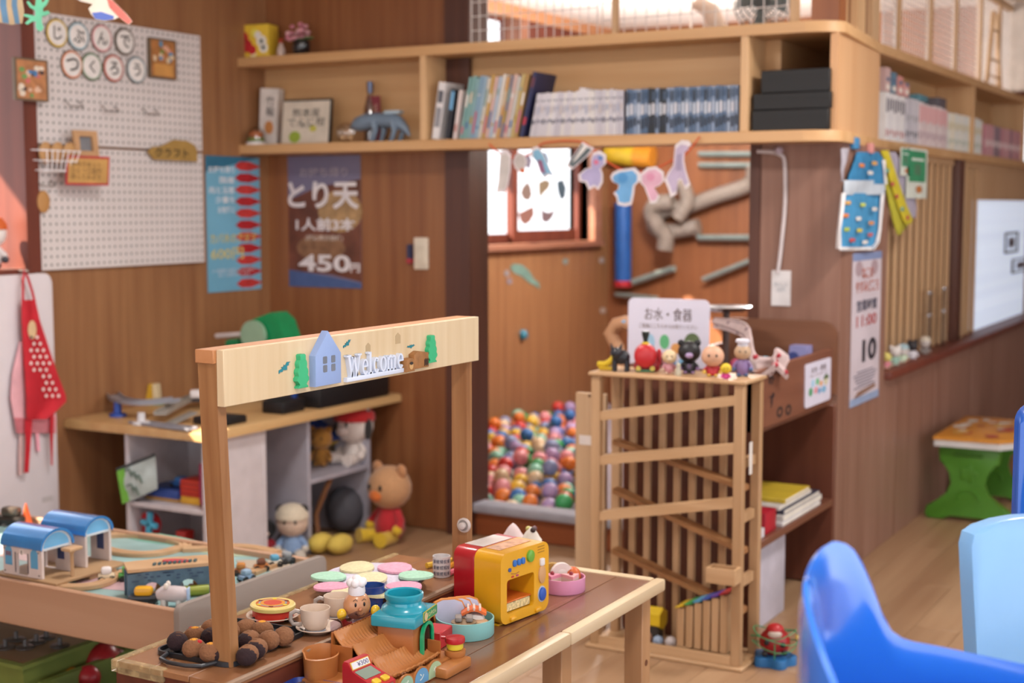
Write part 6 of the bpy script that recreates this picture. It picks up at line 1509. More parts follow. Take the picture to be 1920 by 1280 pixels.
# ---------------------------------------------------------------- ice cream toys behind the oven
for i, (a, b, c1, c2, lab) in enumerate(((962, 1042, '#c9a9b0', '#d8c4c4', 'pale pink toy ice cream behind the oven'), (996, 1050, '#2f8fc8', '#d8d0c4', 'toy sundae in a blue cup with white cream behind the oven'))):
    p = oz(a, b + 22, ZT); k = 1.0
    o = thing('toy_ice_cream', lab, 'toy food', (p.x, p.y, ZT)); h = .07
    MB().lathe([(0, .0005), (.018, .0005), (.02, .01), (.028, h), (.025, h), (.018, .012), (0, .011)], 22, (p.x, p.y, ZT)).build('cup', mat(c1, .35), o)
    MB().lathe([(0, h - .01), (.024, h - .004), (.026, h + .008), (.02, h + .016), (.018, h + .02), (.013, h + .028), (.006, h + .036), (0, h + .04)], 20, (p.x, p.y, ZT)).build('cream', mat(c2, .6, bump=.3), o)
    if i:
        for dx, dy, cc in ((.008, -.006, '#3a2622'), (-.008, 0, '#c4bc74'), (.004, .008, '#6a4a52')): MB().ell((p.x + dx, p.y + dy, ZT + h + .034), .007, 8).build('topping', mat(cc, .5), o)
p = oz(925, 1075, ZT)
o = thing('silver_kettle', 'small silver toy kettle with a beige handle behind the oven', 'toy kettle', (p.x, p.y + .02, ZT))
MB().lathe([(0, .0005), (.028, .0005), (.034, .012), (.032, .03), (.02, .042), (.008, .046), (0, .05)], 26, (p.x, p.y + .02, ZT)).build('pot', mat('#b9b4b4', .15, .9), o)
MB().tube([(p.x - .028, p.y + .02, ZT + .032), (p.x - .026, p.y + .02, ZT + .06), (p.x, p.y + .02, ZT + .075), (p.x + .026, p.y + .02, ZT + .06), (p.x + .028, p.y + .02, ZT + .032)], .004, 8).build('handle', mat('#a08d7c', .4), o)
MB().tube([(p.x + .03, p.y + .02, ZT + .018), (p.x + .045, p.y + .02, ZT + .03), (p.x + .05, p.y + .02, ZT + .042)], [.006, .005, .004], 8).build('spout', mat('#b9b4b4', .15, .9), o)
# ---------------------------------------------------------------- ball pit
bm_ = {}
BC = (('pink', '#db8f96'), ('orange', '#d8772f'), ('yellow', '#d9b038'), ('blue', '#3a6fae'), ('lilac', '#a88fbb'), ('cream', '#d9bf9a'), ('mint', '#86c0aa'), ('green', '#3a9a5c'), ('red', '#c93a36'), ('grey-blue', '#828eb4'))
def ballm(c):
    if c not in bm_: bm_[c] = MB().ell((0, 0, 0), .04, 14).mesh('ball', mat(c, .35, var=.03))
    return bm_[c]
rb = random.Random(5)
cand = []
y = 5.335
row = 0
while y < 8.75:
    x = -4.17 + (row % 2) * .04
    while x < -2.3:
        xx, yy = x + rb.uniform(-.016, .016), y + rb.uniform(-.016, .016)
        d = V((xx, yy, .12)) - _c; a = 960 + F * d.dot(_r) / d.dot(_f)
        if 872 < a < 1104 and xx > -4.18: cand.append((xx, yy))
        x += .084
    y += .084; row += 1
cand.sort(key=lambda q: q[1])
rest = []
wts = [5, 4, 4, 4, 4, 3, 3, 2, 1.5, 2]
front = cand[:295]
cnt = {}
for i, (x, y) in enumerate(front):
    n_, c = rb.choices(BC, wts)[0]; cnt[n_] = cnt.get(n_, 0) + 1
    z = .088 + max(-.02, rb.gauss(.018, .028)) + .02 * math.sin(x * 7 + y * 5)
    big = 1.22 if (n_ == 'orange' and rb.random() < .3) else 1
    place(ballm(c), 'pit_ball', T((x, y, z), rb.uniform(0, 6), rb.uniform(0, 3), 0, big * rb.choice((.9, 1, 1, 1.04))), label=f'{ordinal(cnt[n_])} {n_} plastic ball in the ball pit, counting back from the grey edge', cat='ball', group=f'{n_} balls in the pit')
m = {}
for (x, y) in cand[295:]:
    n_, c = rb.choices(BC, wts)[0]; m.setdefault(c, []).append((x, y, .09 + rb.gauss(.02, .028)))
import itertools
bmf = bmesh.new(); mats = []
for c, L in m.items():
    mi = len(mats); mats.append(mat(c, .35, var=.03)); me = ballm(c)
    for q in L:
        n0 = len(bmf.faces); t = me.copy(); t.transform(T(q)); bmf.from_mesh(t); bpy.data.meshes.remove(t); bmf.faces.ensure_lookup_table()
        for f_ in bmf.faces[n0:]: f_.material_index = mi
me = bpy.data.meshes.new('far_pit_balls'); bmf.to_mesh(me); bmf.free()
for q in mats: me.materials.append(q)
o = bpy.data.objects.new('far_pit_balls', me); COL.objects.link(o); tag(o, 'mass of small coloured plastic balls at the far side of the ball pit', 'balls', None, 'stuff')
MB().box(-4.2, 5.3, .002, -1.9, 8.8, .062).build('pit_mat', mat('#8a7f86', .8), kind='structure')
# wall bits in the ball room
p = ox(978, 627, XL)
MB().lathe([(0, 0), (.03, 0), (.032, .02), (.02, .034), (0, .036)], 16, M=FX((XL, p.y, p.z))).build('climbing_hold', mat('#2f7f9a', .4), label='blue round climbing knob on the ball room wall', cat='wall knob')
def wall_fish(pts, c, lab):
    P = [ox(a, b, XL + .001) for a, b in pts]; MB().prism([(q.y, q.z) for q in P], .003, fr((XL + .0005, 0, 0), (0, 1, 0), (0, 0, 1))).build('wall_sticker', mat(c, .6), label=lab, cat='sticker', group='stickers on the ball room wall')
wall_fish([(956, 502), (962, 494), (978, 496), (992, 508), (1000, 522), (1010, 530), (1012, 542), (1004, 536), (992, 530), (978, 518), (964, 512)], '#6f8f84', 'green fish sticker on the ball room wall below the window')
for a, b, c, lab in ((950, 512, '#8f8a8c', 'small grey sticker beside the fish on the ball room wall'), (955, 527, '#8a7f86', 'tiny grey sticker under the fish on the ball room wall'), (1060, 490, '#7f8f8a', 'small greenish sticker further along the ball room wall'), (1128, 488, '#a89c98', 'pale dot sticker near the blue tube'), (1130, 582, '#b0a49c', 'pale dot sticker low near the blue tube')):
    wall_fish([(a + 5 * math.cos(t), b + 6 * math.sin(t)) for t in [i * .785 for i in range(8)]], c, lab)
p = ox(886, 540, XL); 
wall_fish([(886, 524), (892, 530), (893, 550), (890, 562), (885, 560)], '#b9a9b4', 'pale oval sticker beside the dark post')
# animal stickers on the far window
for i, (pts, c) in enumerate((([(980, 350), (990, 340), (996, 352), (998, 366), (992, 376), (982, 374), (976, 362)], '#7d6a62'), ([(1010, 342), (1022, 336), (1032, 340), (1030, 352), (1020, 362), (1012, 372), (1010, 356)], '#8a7a64'), ([(1044, 340), (1056, 336), (1062, 352), (1060, 370), (1052, 376), (1046, 360)], '#4a5f6e'), ([(972, 400), (988, 392), (1000, 386), (1002, 402), (994, 416), (984, 422), (976, 414)], '#8a6258'), ([(1014, 386), (1020, 396), (1030, 398), (1042, 392), (1036, 408), (1026, 418), (1016, 414)], '#75646a'), ([(1008, 290), (1024, 284), (1030, 300), (1026, 322), (1018, 330), (1010, 312)], '#5f7a98'), ([(982, 292), (992, 286), (998, 300), (994, 318), (984, 312)], '#6f6a7a'))):
    x = xo + .055 + .0205; P = [ox(a, b, x) for a, b in pts]
    MB().prism([(q.y, q.z) for q in P], .002, fr((x - .002, 0, 0), (0, 1, 0), (0, 0, 1))).build('window_sticker', mat(c, .6), label=('brown bird', 'tan kite-shaped', 'dark blue bird', 'reddish cat', 'grey fox', 'blue parrot', 'slate round')[i] + ' silhouette sticker on the far window pane', cat='sticker', group='silhouette stickers on the window')
# ---------------------------------------------------------------- ball run of tubes on the rear wall
YW = YI - .06
def tw(a, b, dy=0): return oy(a, b, YW - dy)
o = thing('blue_tube', 'upright blue tube with a red ring on the rear wall of the ball room', 'tube', tw(1168, 530)); s = sz(1, tw(1168, 460))
c0, c1 = tw(1168, 380), tw(1168, 528)
MB().cyl(c1, c0, 16 * s, n=24).build('tube', mat('#2458a0', .4), o); MB().cyl(tw(1168, 537), tw(1168, 526), 17.5 * s, n=24).build('ring', mat('#b02a34', .4), o)
GT = mat('#8f837a', .6, bump=.5, scale=60)
def hose(pts, r, lab, dy=.03):
    P = smooth_path([tw(a, b, dy) for a, b in pts], 6); o = thing('corrugated_hose', lab, 'hose', P[0], 0, 'grey hoses'); n = len(P)
    Q = []
    for i in range(n - 1):
        for t in (0, .5): Q.append(P[i].lerp(P[i + 1], t))
    MB().tube(Q, [r * s * (1.06 if k % 2 else .95) for k in range(len(Q))], 12).build('hose', GT, o)
hose([(1412, 310), (1412, 335), (1396, 350), (1340, 368), (1290, 386), (1250, 392), (1228, 408), (1228, 426), (1250, 434), (1280, 430), (1312, 424)], 14, 'long grey corrugated hose sweeping down to a knot on the rear wall')
hose([(1262, 378), (1232, 382), (1222, 400), (1236, 428), (1248, 444), (1246, 470)], 15, 'short grey corrugated hose curling downwards on the rear wall', .1)
hose([(1262, 340), (1282, 350), (1288, 380), (1270, 410)], 13, 'grey corrugated hose loop above the knot on the rear wall', .12)
GUT = mat('#8d9c98', .45)
def gutter(a, b, c, d, w_, lab):
    A, B = tw(a, b), tw(c, d); U = B - A; o = thing('half_pipe', lab, 'half pipe', A, 0, 'half pipes on the rear wall'); L_ = U.length; wv = w_ * s
    Mx = fr(A, U, (0, 1, 0)); 
    out = [(wv * math.cos(math.pi * t / 8), -wv * math.sin(math.pi * t / 8)) for t in range(9)]; inn = [(q[0] * .85, q[1] * .85) for q in reversed(out)]
    MB().prism([(q[0], q[1]) for q in out + inn], L_, fr(A, (0, -1, 0), U.cross(V((0, -1, 0))).normalized() * 1) if False else Matrix.Translation(A) @ U.to_track_quat('Z', 'Y').to_matrix().to_4x4()).build('channel', GUT, o)
gutter(1310, 440, 1432, 440, 11, 'level grey half pipe on the rear wall'); gutter(1318, 520, 1432, 474, 9, 'sloping grey half pipe low on the rear wall'); gutter(1186, 524, 1262, 498, 11, 'short grey half pipe beside the blue tube'); gutter(1156, 548, 1232, 556, 8, 'grey half pipe under the blue tube')
gutter(1312, 284, 1432, 284, 9, 'upper grey half pipe near the shelf'); gutter(1312, 305, 1432, 305, 9, 'second grey half pipe under the upper one')
o = thing('yellow_drum', 'yellow and orange drum high on the rear wall under the shelf', 'drum', tw(1185, 292))
MB().cyl(tw(1140, 285, .05), tw(1192, 292, .05), 20 * s, n=20).build('drum', mat('#c9a92a', .4), o); MB().cyl(tw(1192, 292, .05), tw(1224, 294, .05), 20 * s, n=20).build('end_cap', mat('#d08a24', .4), o)
for a, b, w_, lab in ((1365, 380, .02, 'thin pipe clip on the rear wall'),): pass
# ---------------------------------------------------------------- garland of paper animals under the shelf
GY = SY - .012
CORD = mat('#c9542c', .7)
cp = [(917, 270), (945, 292), (985, 293), (1015, 270), (1035, 266), (1060, 264), (1092, 266), (1110, 278), (1140, 304), (1180, 322), (1222, 318), (1262, 300), (1285, 290), (1312, 256)]
MB().tube(smooth_path([oy(a, b, GY - .004) for a, b in cp], 4), .0035, 6).build('garland_cord', CORD, label='orange cord strung in swags along the shelf edge', cat='cord')
def animal(pts, c, lab, extra=(), d=0):
    P = [oy(a, b, GY - .008 - d) for a, b in pts]; cc = sum(P, V()) / len(P); M = fr((0, GY - .008 - d, 0), (1, 0, 0), (0, 0, 1))
    o = thing('paper_animal', lab, 'paper animal', cc, 0, 'paper animals on the garland')
    MB().prism([(q.x, q.z) for q in P], .0025, M, -.0025).build('paper', mat('#d8cfd2', .7), o)
    L = [((q.x - cc.x) * .82 + cc.x, (q.z - cc.z) * .84 + cc.z) for q in P]
    patch(L, M, mat(c, .7, var=.06), o)
    for ex, ec in extra:
        patch([((q.x), (q.z)) for q in (oy(a, b, GY - .008 - d) for a, b in ex)], M, mat(ec, .7), o, off=.001)
E_ = lambda a, b, r, q=1: [(a + r * math.cos(t * .785), b + r * q * math.sin(t * .785)) for t in range(8)]
animal([(938, 284), (950, 280), (958, 290), (957, 320), (952, 348), (946, 362), (940, 360), (930, 362), (934, 340), (936, 310)], '#c3bcb8', 'white paper seal at the start of the garland', d=.004)
animal([(965, 292), (974, 285), (984, 290), (988, 304), (984, 316), (974, 322), (966, 316), (962, 304)], '#b9b0ac', 'grey round paper owl on the garland', [(E_(980, 320, 5), '#c9673c')])
animal([(996, 278), (1008, 274), (1018, 286), (1026, 304), (1034, 322), (1042, 332), (1030, 328), (1020, 334), (1012, 322), (1006, 304), (996, 292)], '#7fb0cc', 'blue paper parrot on the garland', [([(1008, 300), (1016, 300), (1024, 326), (1014, 322)], '#8a5a78')])
animal([(1092, 266), (1102, 272), (1114, 278), (1104, 290), (1088, 304), (1072, 318), (1062, 312), (1066, 302), (1078, 288)], '#5a6468', 'dark grey paper penguin tilted on the garland', [([(1094, 272), (1102, 276), (1080, 300), (1074, 304)], '#d8d4d0')], .002)
animal([(1112, 286), (1124, 282), (1136, 290), (1136, 306), (1126, 316), (1130, 326), (1130, 342), (1122, 356), (1114, 350), (1104, 356), (1098, 342), (1086, 340), (1084, 328), (1098, 316), (1108, 314), (1108, 298)], '#a8a0c4', 'lilac paper dog with a pink cheek on the garland', [(E_(1118, 304, 5), '#c9708c'), (E_(1126, 296, 5), '#5f7fb0')])
animal([(1148, 324), (1160, 318), (1176, 316), (1190, 314), (1200, 324), (1200, 338), (1190, 348), (1188, 366), (1184, 384), (1172, 387), (1158, 384), (1156, 370), (1150, 362), (1158, 356), (1160, 346), (1148, 340), (1144, 332)], '#6aa2d0', 'blue paper elephant in the middle of the garland', [(E_(1168, 334, 10), '#4f8fc4')], .004)
animal([(1200, 326), (1214, 314), (1230, 312), (1244, 322), (1246, 338), (1236, 348), (1226, 352), (1236, 368), (1230, 380), (1220, 382), (1214, 366), (1208, 350), (1200, 342)], '#d3a5b8', 'pink paper flamingo on the garland', [(E_(1220, 332, 8), '#cf8fa8')], .001)
animal([(1266, 272), (1278, 262), (1292, 264), (1296, 272), (1284, 280), (1282, 300), (1286, 320), (1294, 346), (1286, 354), (1278, 336), (1270, 340), (1268, 364), (1258, 370), (1252, 352), (1246, 338), (1252, 324), (1262, 310)], '#b3a4bc', 'tall grey paper giraffe at the end of the garland', [([(1270, 290), (1278, 288), (1278, 320), (1268, 320)], '#9a8fa8')], .004)
# ---------------------------------------------------------------- sloping wooden ball rack
RK = thing('ball_rack', 'tall open wooden ball-run rack of slats with sloping rails', 'rack', (-1.73, 4.12, 0))
RX0, RX1, RY0, RY1, RZ = -1.985, -1.475, 4.035, 4.215, .895
W_RK = wood('#a5805a', '#bc9873', 'z', 30, .5, 3); W_RKX = wood('#b08a62', '#c6a27c', 'x', 30, .5, 3)
for x in (RX0, RX1 - .03):
    for y in (RY0, RY1 - .028): MB().box(x, y, 0.012, x + .03, y + .028, RZ - .0125, .002, 1).build('corner_post', W_RK, RK)
MB().box(RX0 - .008, RY0 - .008, RZ - .012, RX1 + .008, RY1 + .008, RZ, .003, 1).build('top_board', W_RKX, RK)
MB().box(RX0 - .012, RY0 - .012, 0, RX1 + .012, RY1 + .01, .012, .003, 1).build('base_board', W_RKX, RK)
MB().box(RX0 + .03, RY0, .013, RX1 - .03, RY0 + .016, .04).build('bottom_rail', W_RKX, RK)
for i in range(8):
    x = RX0 + .065 + i * .052; MB().box(x, RY1 - .03, .012, x + .022, RY1 - .012, RZ - .0125, .002, 1).build('slat', W_RK, RK)
for za, zb2 in (((1147, 782), (1388, 752)), ((1141, 865), (1386, 843)), ((1140, 970), (1392, 946))):
    A, B = oy(za[0], za[1], RY0), oy(zb2[0], zb2[1], RY0); A.x = RX0 + .03; B.x = RX1 - .03
    MB().prism([(A.x, A.z - .015), (B.x, B.z - .015), (B.x, B.z + .015), (A.x, A.z + .015)], .04, fr((0, RY0 + .045, 0), (1, 0, 0), (0, 0, 1))).build('front_rail', W_RKX, RK)
for z0_, z1_ in ((.66, .55), (.5, .35), (.30, .16)):
    MB().prism([(RX0 + .03, z0_ - .012), (RX1 - .03, z1_ - .012), (RX1 - .03, z1_ + .004), (RX0 + .03, z0_ + .004)], .05, fr((0, RY1 - .032, 0), (1, 0, 0), (0, 0, 1))).build('rear_ramp', wood('#8a5c38', '#a2744a', 'x', 30), RK)
for z_ in (.25, .45, .62): MB().box(RX1 - .03, RY0 + .03, z_, RX1 - .012, RY1 - .03, z_ + .03).build('side_rung', W_RK, RK)
MB().box(RX1 - .001, RY0 + .06, .60, RX1 + .0005, RY0 + .085, .70).build('paper_label', mat('#d8d2cc', .6), RK)
A = oy(1330, 1075, RY0 - .01); sq = sz(1, A)
o = thing('wooden_cup', 'small square wooden cup hooked to the front of the ball rack', 'box', A)
x0_, x1_ = oy(1330, 1080, RY0 - .03).x, oy(1384, 1080, RY0 - .03).x; zt_, zb2_ = oy(1350, 1062, RY0 - .03).z, oy(1350, 1090, RY0 - .03).z
MB().rings([[(q[0], q[1], zz) for q in r] for r, zz in (([(x0_, RY0 - .06), (x1_, RY0 - .06), (x1_, RY0 - .001), (x0_, RY0 - .001)], zb2_), ([(x0_, RY0 - .06), (x1_, RY0 - .06), (x1_, RY0 - .001), (x0_, RY0 - .001)], zt_), ([(x0_ + .008, RY0 - .052), (x1_ - .008, RY0 - .052), (x1_ - .008, RY0 - .009), (x0_ + .008, RY0 - .009)], zt_), ([(x0_ + .008, RY0 - .052), (x1_ - .008, RY0 - .052), (x1_ - .008, RY0 - .009), (x0_ + .008, RY0 - .009)], zb2_ + .006))]).build('cup_walls', W_RKX, o)
# xylophone of wooden bars with coloured tops
cols6 = ('#d3b02c', '#3f9a52', '#4f9ac0', '#3050a0', '#5a3a90', '#b02f34')
for i in range(6):
    a = 1278 + i * 16.2; b1 = 1148 - i * 4.6; x = oy(a, b1, RY0 + .03).x; zt_ = oy(a, b1 - 10, RY0 + .03).z
    o = thing('sound_bar', ('yellow', 'green', 'light blue', 'navy', 'violet', 'red')[i] + ' topped upright wooden bar in the foot of the ball rack', 'wooden bar', (x, RY0 + .05, .041), 0, 'coloured bars in the rack')
    MB().box(x - .012, RY0 + .02, .041, x + .012, RY0 + .1, zt_, .002, 1).build('bar', W_RK, o)
    MB().prism([(-.02, -.006), (.015, .006), (.019, .012), (-.016, 0)], .085, fr((x, RY0 + .102, zt_ + .003), (1, 0, 0), (0, 0, 1))).build('coloured_cap', mat(cols6[i], .4), o)
for a, b, r, c, lab in ((1166, 1200, .026, '#b0672a', 'orange wooden ball in the foot of the rack'), (1192, 1204, .022, '#a57a62', 'tan wooden ball in the foot of the rack'), (1218, 1206, .018, '#8fa0b8', 'small grey-blue ball in the foot of the rack'), (1242, 1210, .02, '#b9aeac', 'pale grey ball in the foot of the rack')):
    p = oz(a, b, .041); MB().ell((p.x, RY0 + .07, .0125 + r), r, 18).build('rack_ball', mat(c, .4), label=lab, cat='ball')
o = thing('toy_nut', 'yellow hexagonal toy block in the lower part of the ball rack', 'toy', oy(1228, 1170, RY0 + .1)); p = oy(1228, 1157, RY0 + .1)
MB().cyl((p.x - .03, p.y, p.z), (p.x + .03, p.y, p.z), .036, n=6).build('hexagon', mat('#cfae1c', .4), o); MB().box(p.x - .02, p.y - .02, .0125, p.x + .02, p.y + .02, p.z - .02).build('stem', mat('#3a3430', .5), o)
# upright board beside the rack
xa_, xb_ = oy(1078, 900, 4.22).x, oy(1133, 900, 4.22).x; zt_ = oy(1100, 737, 4.22).z
o = thing('wooden_board', 'tall narrow pine board standing beside the ball rack', 'board', ((xa_ + xb_) / 2, 4.23, 0))
MB().box(xa_, 4.222, 0, xb_, 4.245, zt_, .002, 1).build('plank', wood('#a98866', '#bf9f7e', 'z', 22), o)
p = oy(1098, 825, 4.22); patch(rect(.05, .032), FY((p.x, 4.222, p.z)), mat('#cfc5c0', .6), o, 'paper_label')
p = oy(1105, 742, 4.22); patch(disc(.006, None, 8), FY((p.x, 4.222, p.z)), mat('#6a4a34', .6), o, 'screw')
# figures on top of the rack
yf = 4.11
def fp(a, yv=yf): q = oy(a, 692, yv); return (q.x, yv, RZ + .0005)
o = thing('toy_dragonfly', 'yellow toy creature at the very edge of the rack top', 'toy figure', fp(1140, 4.07)); P = fp(1140, 4.09)
MB().tube([(P[0] - .035, P[1], P[2] + .018), (P[0] - .01, P[1], P[2] + .018), (P[0] + .012, P[1], P[2] + .03), (P[0] + .02, P[1], P[2] + .045)], [.009, .011, .012, .01], 10).build('body', mat('#c9aa24', .4), o)
MB().ell((P[0] + .02, P[1], P[2] + .055), .012, 10).build('head', mat('#a89a94', .5), o); MB().box(P[0] - .03, P[1] - .01, P[2], P[0] + .025, P[1] + .01, P[2] + .012, .004).build('feet', mat('#b8981c', .4), o)
P = fp(1164, 4.09); o = thing('toy_cat', 'black four-legged toy animal beside the yellow one on the rack', 'toy figure', P, RAD(15)); M = WM[o.name]; BK = mat('#22242c', .4)
MB().ell((0, 0, .045), (.03, .022, .024), 14, M).build('body', BK, o); MB().ell((-.012, -.018, .06), (.019, .017, .018), 14, M).build('head', BK, o)
for x in (-.02, .02):
    for y_ in (-.01, .01): MB().cyl((x, y_, 0), (x, y_, .035), .007, n=8, M=M).build('leg', BK, o)
for s_ in (-1, 1): MB().cyl((-.012 + s_ * .012, -.016, .072), (-.012 + s_ * .018, -.016, .09), .006, .001, 8, M=M).build('ear', BK, o)
P = fp(1210, 4.12); o = thing('red_engine_figure', 'round red toy engine with a black chimney on the rack', 'toy figure', P, facing(P)); M = WM[o.name]; RD = mat('#b8242a', .35)
MB().box(-.036, -.02, .0, .046, .04, .035, .012, M=M).build('chassis', mat('#8f1a26', .35), o); MB().cyl((0, -.032, .052), (0, .03, .052), .036, n=24, M=M).build('boiler', RD, o); MB().ell((0, -.03, .052), (.036, .012, .036), 20, M).build('front_plate', RD, o)
MB().tube([(.0, .0, .085), (.0, .0, .1), (0, 0, .118), (0, 0, .128)], [.008, .007, .012, .012], 12, M=M).build('chimney', mat('#17201c', .4), o); MB().lathe([(.012, .083), (.013, .09), (.009, .094)], 14, M=M).build('chimney_ring', mat('#c9a92c', .4), o)
for x in (-.022, .022): MB().cyl((x, -.024, .012), (x, -.034, .012), .008, n=12, M=M).build('lamp', mat('#b9a84c', .4), o)
MB().box(-.03, -.034, .002, .03, -.022, .008, .002, M=M).build('buffer_bar', mat('#2f6a4a', .4), o)
MB().box(.036, .0, .02, .05, .03, .07, .005, M=M).build('cab', mat('#a81f28', .35), o)
figure('toy_figure', 'cream toy figure in a pink dress between the red engine and black bear', 'toy figure', fp(1255, 4.09), .078, '#cdb590', '#b87f86', '#c9b09a', head_r=.3, muzzle='#d3c0a0')
figure('toy_figure', 'black toy bear with a lilac muzzle on the ball rack', 'toy figure', fp(1292, 4.13), .105, '#17151a', '#17151a', '#8a6f98', ear='#17151a', eyes=False, muzzle='#a890b8', head_r=.34, belly='#5a4866')
p = fp(1272, 4.06); MB().lathe([(0, 0), (.008, 0), (.01, .012), (.006, .026), (.007, .036), (0, .042)], 12, p).build('toy_pin', mat('#b9b4a0', .4), label='tiny pale toy pin in front of the black bear', cat='toy')
figure('toy_figure', 'toy figure with a big round peach head and red suit on the rack', 'toy figure', fp(1336, 4.10), .098, '#d0a184', '#a8202a', '#d3b04c', head_r=.36)
figure('toy_figure', 'small yellow chick toy on a magenta base at the rack edge', 'toy figure', fp(1361, 4.05), .05, '#d3b324', '#c0307c', '#c0307c', head_r=.34)
figure('toy_figure', 'toy man in a white hat and purple coat at the end of the rack', 'toy figure', fp(1392, 4.15), .105, '#b99a7c', '#7a628f', '#4a5f86', hat='#d2d0dc', hat_kind='chef', head_r=.25)
# ---------------------------------------------------------------- water cabinet behind the rack
CX0, CX1, CY0, CY1 = -1.98, -1.53, 4.27, 5.185
W_CB = wood('#6a4030', '#83543f', 'y', 18, .4, 2); W_CBV = wood('#5a3022', '#70402e', 'z', 20, .4, 2)
cbn = thing('water_cabinet', 'brown wooden water station cabinet with an open side below a front panel', 'cabinet', ((CX0 + CX1) / 2, (CY0 + CY1) / 2, 0))
zp1 = ox(1560, 650, CX1).z; zp0 = ox(1560, 770, CX1).z
MB().box(CX1 - .02, CY0, .70, CX1, CY1 - .06, .895, .002, 1).build('side_panel', W_CB, cbn)
MB().box(CX0 + .02, CY0 + .02, .68, CX1 - .02, CY1 - .02, .70).build('inner_floor', W_CB, cbn)
MB().box(CX0, CY0, .0, CX1, CY0 + .02, .895, .002, 1).build('front_panel', W_CBV, cbn)
MB().box(CX0, CY0 + .02, .0, CX0 + .02, CY1, .895, .002, 1).build('end_panel', W_CBV, cbn)
MB().box(CX0 + .02, CY1 - .02, 0, CX1, CY1, .68, .002, 1).build('back_panel', W_CBV, cbn)
MB().box(CX1 - .40, CY0 + .02, .30, CX1 - .002, CY1 - .02, .325, .002, 1).build('shelf_board', W_CB, cbn)
MB().box(CX1 - .42, CY0 + .02, 0, CX1 - .40, CY1 - .02, .68).build('inner_wall', W_CBV, cbn)
MB().prism([(CX0, .0), (CX1 + .0, .0), (CX1 + .0, .21)] + [(CX1 - .06 + .06 * math.cos(t * .196), .21 + .06 * math.sin(t * .196)) for t in range(1, 9)] + [(CX0, .27)], .018, fr((0, CY1, .72), (1, 0, 0), (0, 0, 1))).build('backboard', wood('#6f4630', '#86593f', 'x', 18), cbn)
# markings on the side panel
Mp = fr((CX1, 0, 0), (0, 1, 0), (0, 0, 1))
def PP(a, b): q = ox(a, b, CX1); return (q.y, q.z)
for t, a, b, w_, h_ in (('み', 1446, 708, .05, .05), ('ず', 1447, 750, .05, .05)): y_, z_ = PP(a, b); text(t, Mp @ T((y_, z_, .0005)), mat('#2b2024', .6), cbn, w_, h_, bold=.02)
for a, b in ((1462, 772), (1478, 768)):
    y_, z_ = PP(a, b); MB().hollow(disc(.032, .019, 16, (y_, z_)), disc(.016, .008, 16, (y_, z_)), .0008, Mp).build('drawn_circle', mat('#3a2620', .6), cbn)
# white notice on the panel
A, B = PP(1508, 690), PP(1553, 762); yc, zc = (PP(1508, 720)[0] + PP(1555, 720)[0]) / 2, .79
def notice(M, wd, hh, label, name='notice_board'):
    o = thing(name, label, 'sign', M.translation)
    MB().prism(rrect(wd, hh, .05 * hh + .006, 6), .004, M, -.004 + .0045).build('board', mat('#d3d0e0', .35, var=.01), o)
    M = M @ T((0, 0, .0047))
    text('お水・食器', M @ T((0, .33 * hh, 0)), mat('#4a2f1e', .5), o, .58 * wd, .14 * hh)
    text('ご自由にこちらからお取りください', M @ T((0, .2 * hh, 0)), mat('#6a5040', .5), o, .72 * wd, .05 * hh)
    for u, v, rx, ry, c in ((-.22, .02, .06, .09, '#9fc4dc'), (-.04, .03, .06, .08, '#5fb07a'), (.1, -.04, .06, .06, '#d89a5a'), (-.1, -.16, .08, .08, '#cf8f98'), (.04, -.2, .07, .07, '#6f9ac0'), (.3, .0, .09, .12, '#c9c4a8'), (-.3, -.16, .07, .1, '#4f9a6a'), (.22, -.2, .09, .08, '#7aaed0')):
        patch(disc(rx * wd, ry * hh, 14, (u * wd, v * hh)), M, mat(c, .5), o, 'picture_print')
    patch([(.3 * wd + .1 * wd * math.cos(t * .35), .03 * hh + .11 * hh * math.sin(t * .35)) for t in range(0, 10)], M, mat('#5a6a48', .5), o, 'picture_print', .0006, .001)
    return o
w_ = PP(1555, 720)[0] - PP(1508, 720)[0]
notice(fr((CX1, yc, zc), (0, 1, 0), (0, 0, 1)), w_, .155, 'white laminated water notice stuck on the brown cabinet side')
p0 = oy(1178, 655, 4.55); p1 = oy(1330, 655, 4.55); ztp = oy(1255, 560, 4.55).z
Mn = fr(((p0.x + p1.x) / 2, 4.55, (ztp + .78) / 2), V((1, .0, 0)), (0, .02, 1))
nb = notice(Mn, p1.x - p0.x, ztp - .78, 'white standing sign reading お水・食器 behind the toy figures')
MB().box((p0.x + p1.x) / 2 + .03, 4.5, .7005, (p0.x + p1.x) / 2 + .15, 4.62, .785, .003).build('foot_stand', mat('#c9c4cc', .4), nb)
# things in the water cabinet top
p = oy(1160, 640, 4.75); o = thing('arched_toy', 'tan arched wooden ring with a blue tip behind the sign', 'toy', (p.x, 4.75, 0)); MB().cyl((p.x, 4.75, 0), (p.x, 4.75, .70), .014, n=10).build('floor_post', mat('#8a6a4e', .6), o); MB().lathe([(0, 0), (.06, 0), (.06, .01), (0, .012)], 18, (p.x, 4.75, 0)).build('floor_plate', mat('#8a6a4e', .6), o)
MB().tube([(p.x, 4.75, .7005), (p.x - .005, 4.75, p.z - .02), oy(1144, 625, 4.75), oy(1156, 608, 4.75), oy(1172, 604, 4.75), oy(1186, 612, 4.75)], .026, 12).build('arch', mat('#b98a66', .6), o)
MB().ell(oy(1174, 603, 4.75), (.022, .028, .016), 10).build('blue_tip', mat('#7fa0bc', .5), o)
p = oy(1362, 578, 4.95); o = thing('steel_tray', 'shiny steel tray on a stand above the cabinet', 'tray', (p.x, 4.95, .7))
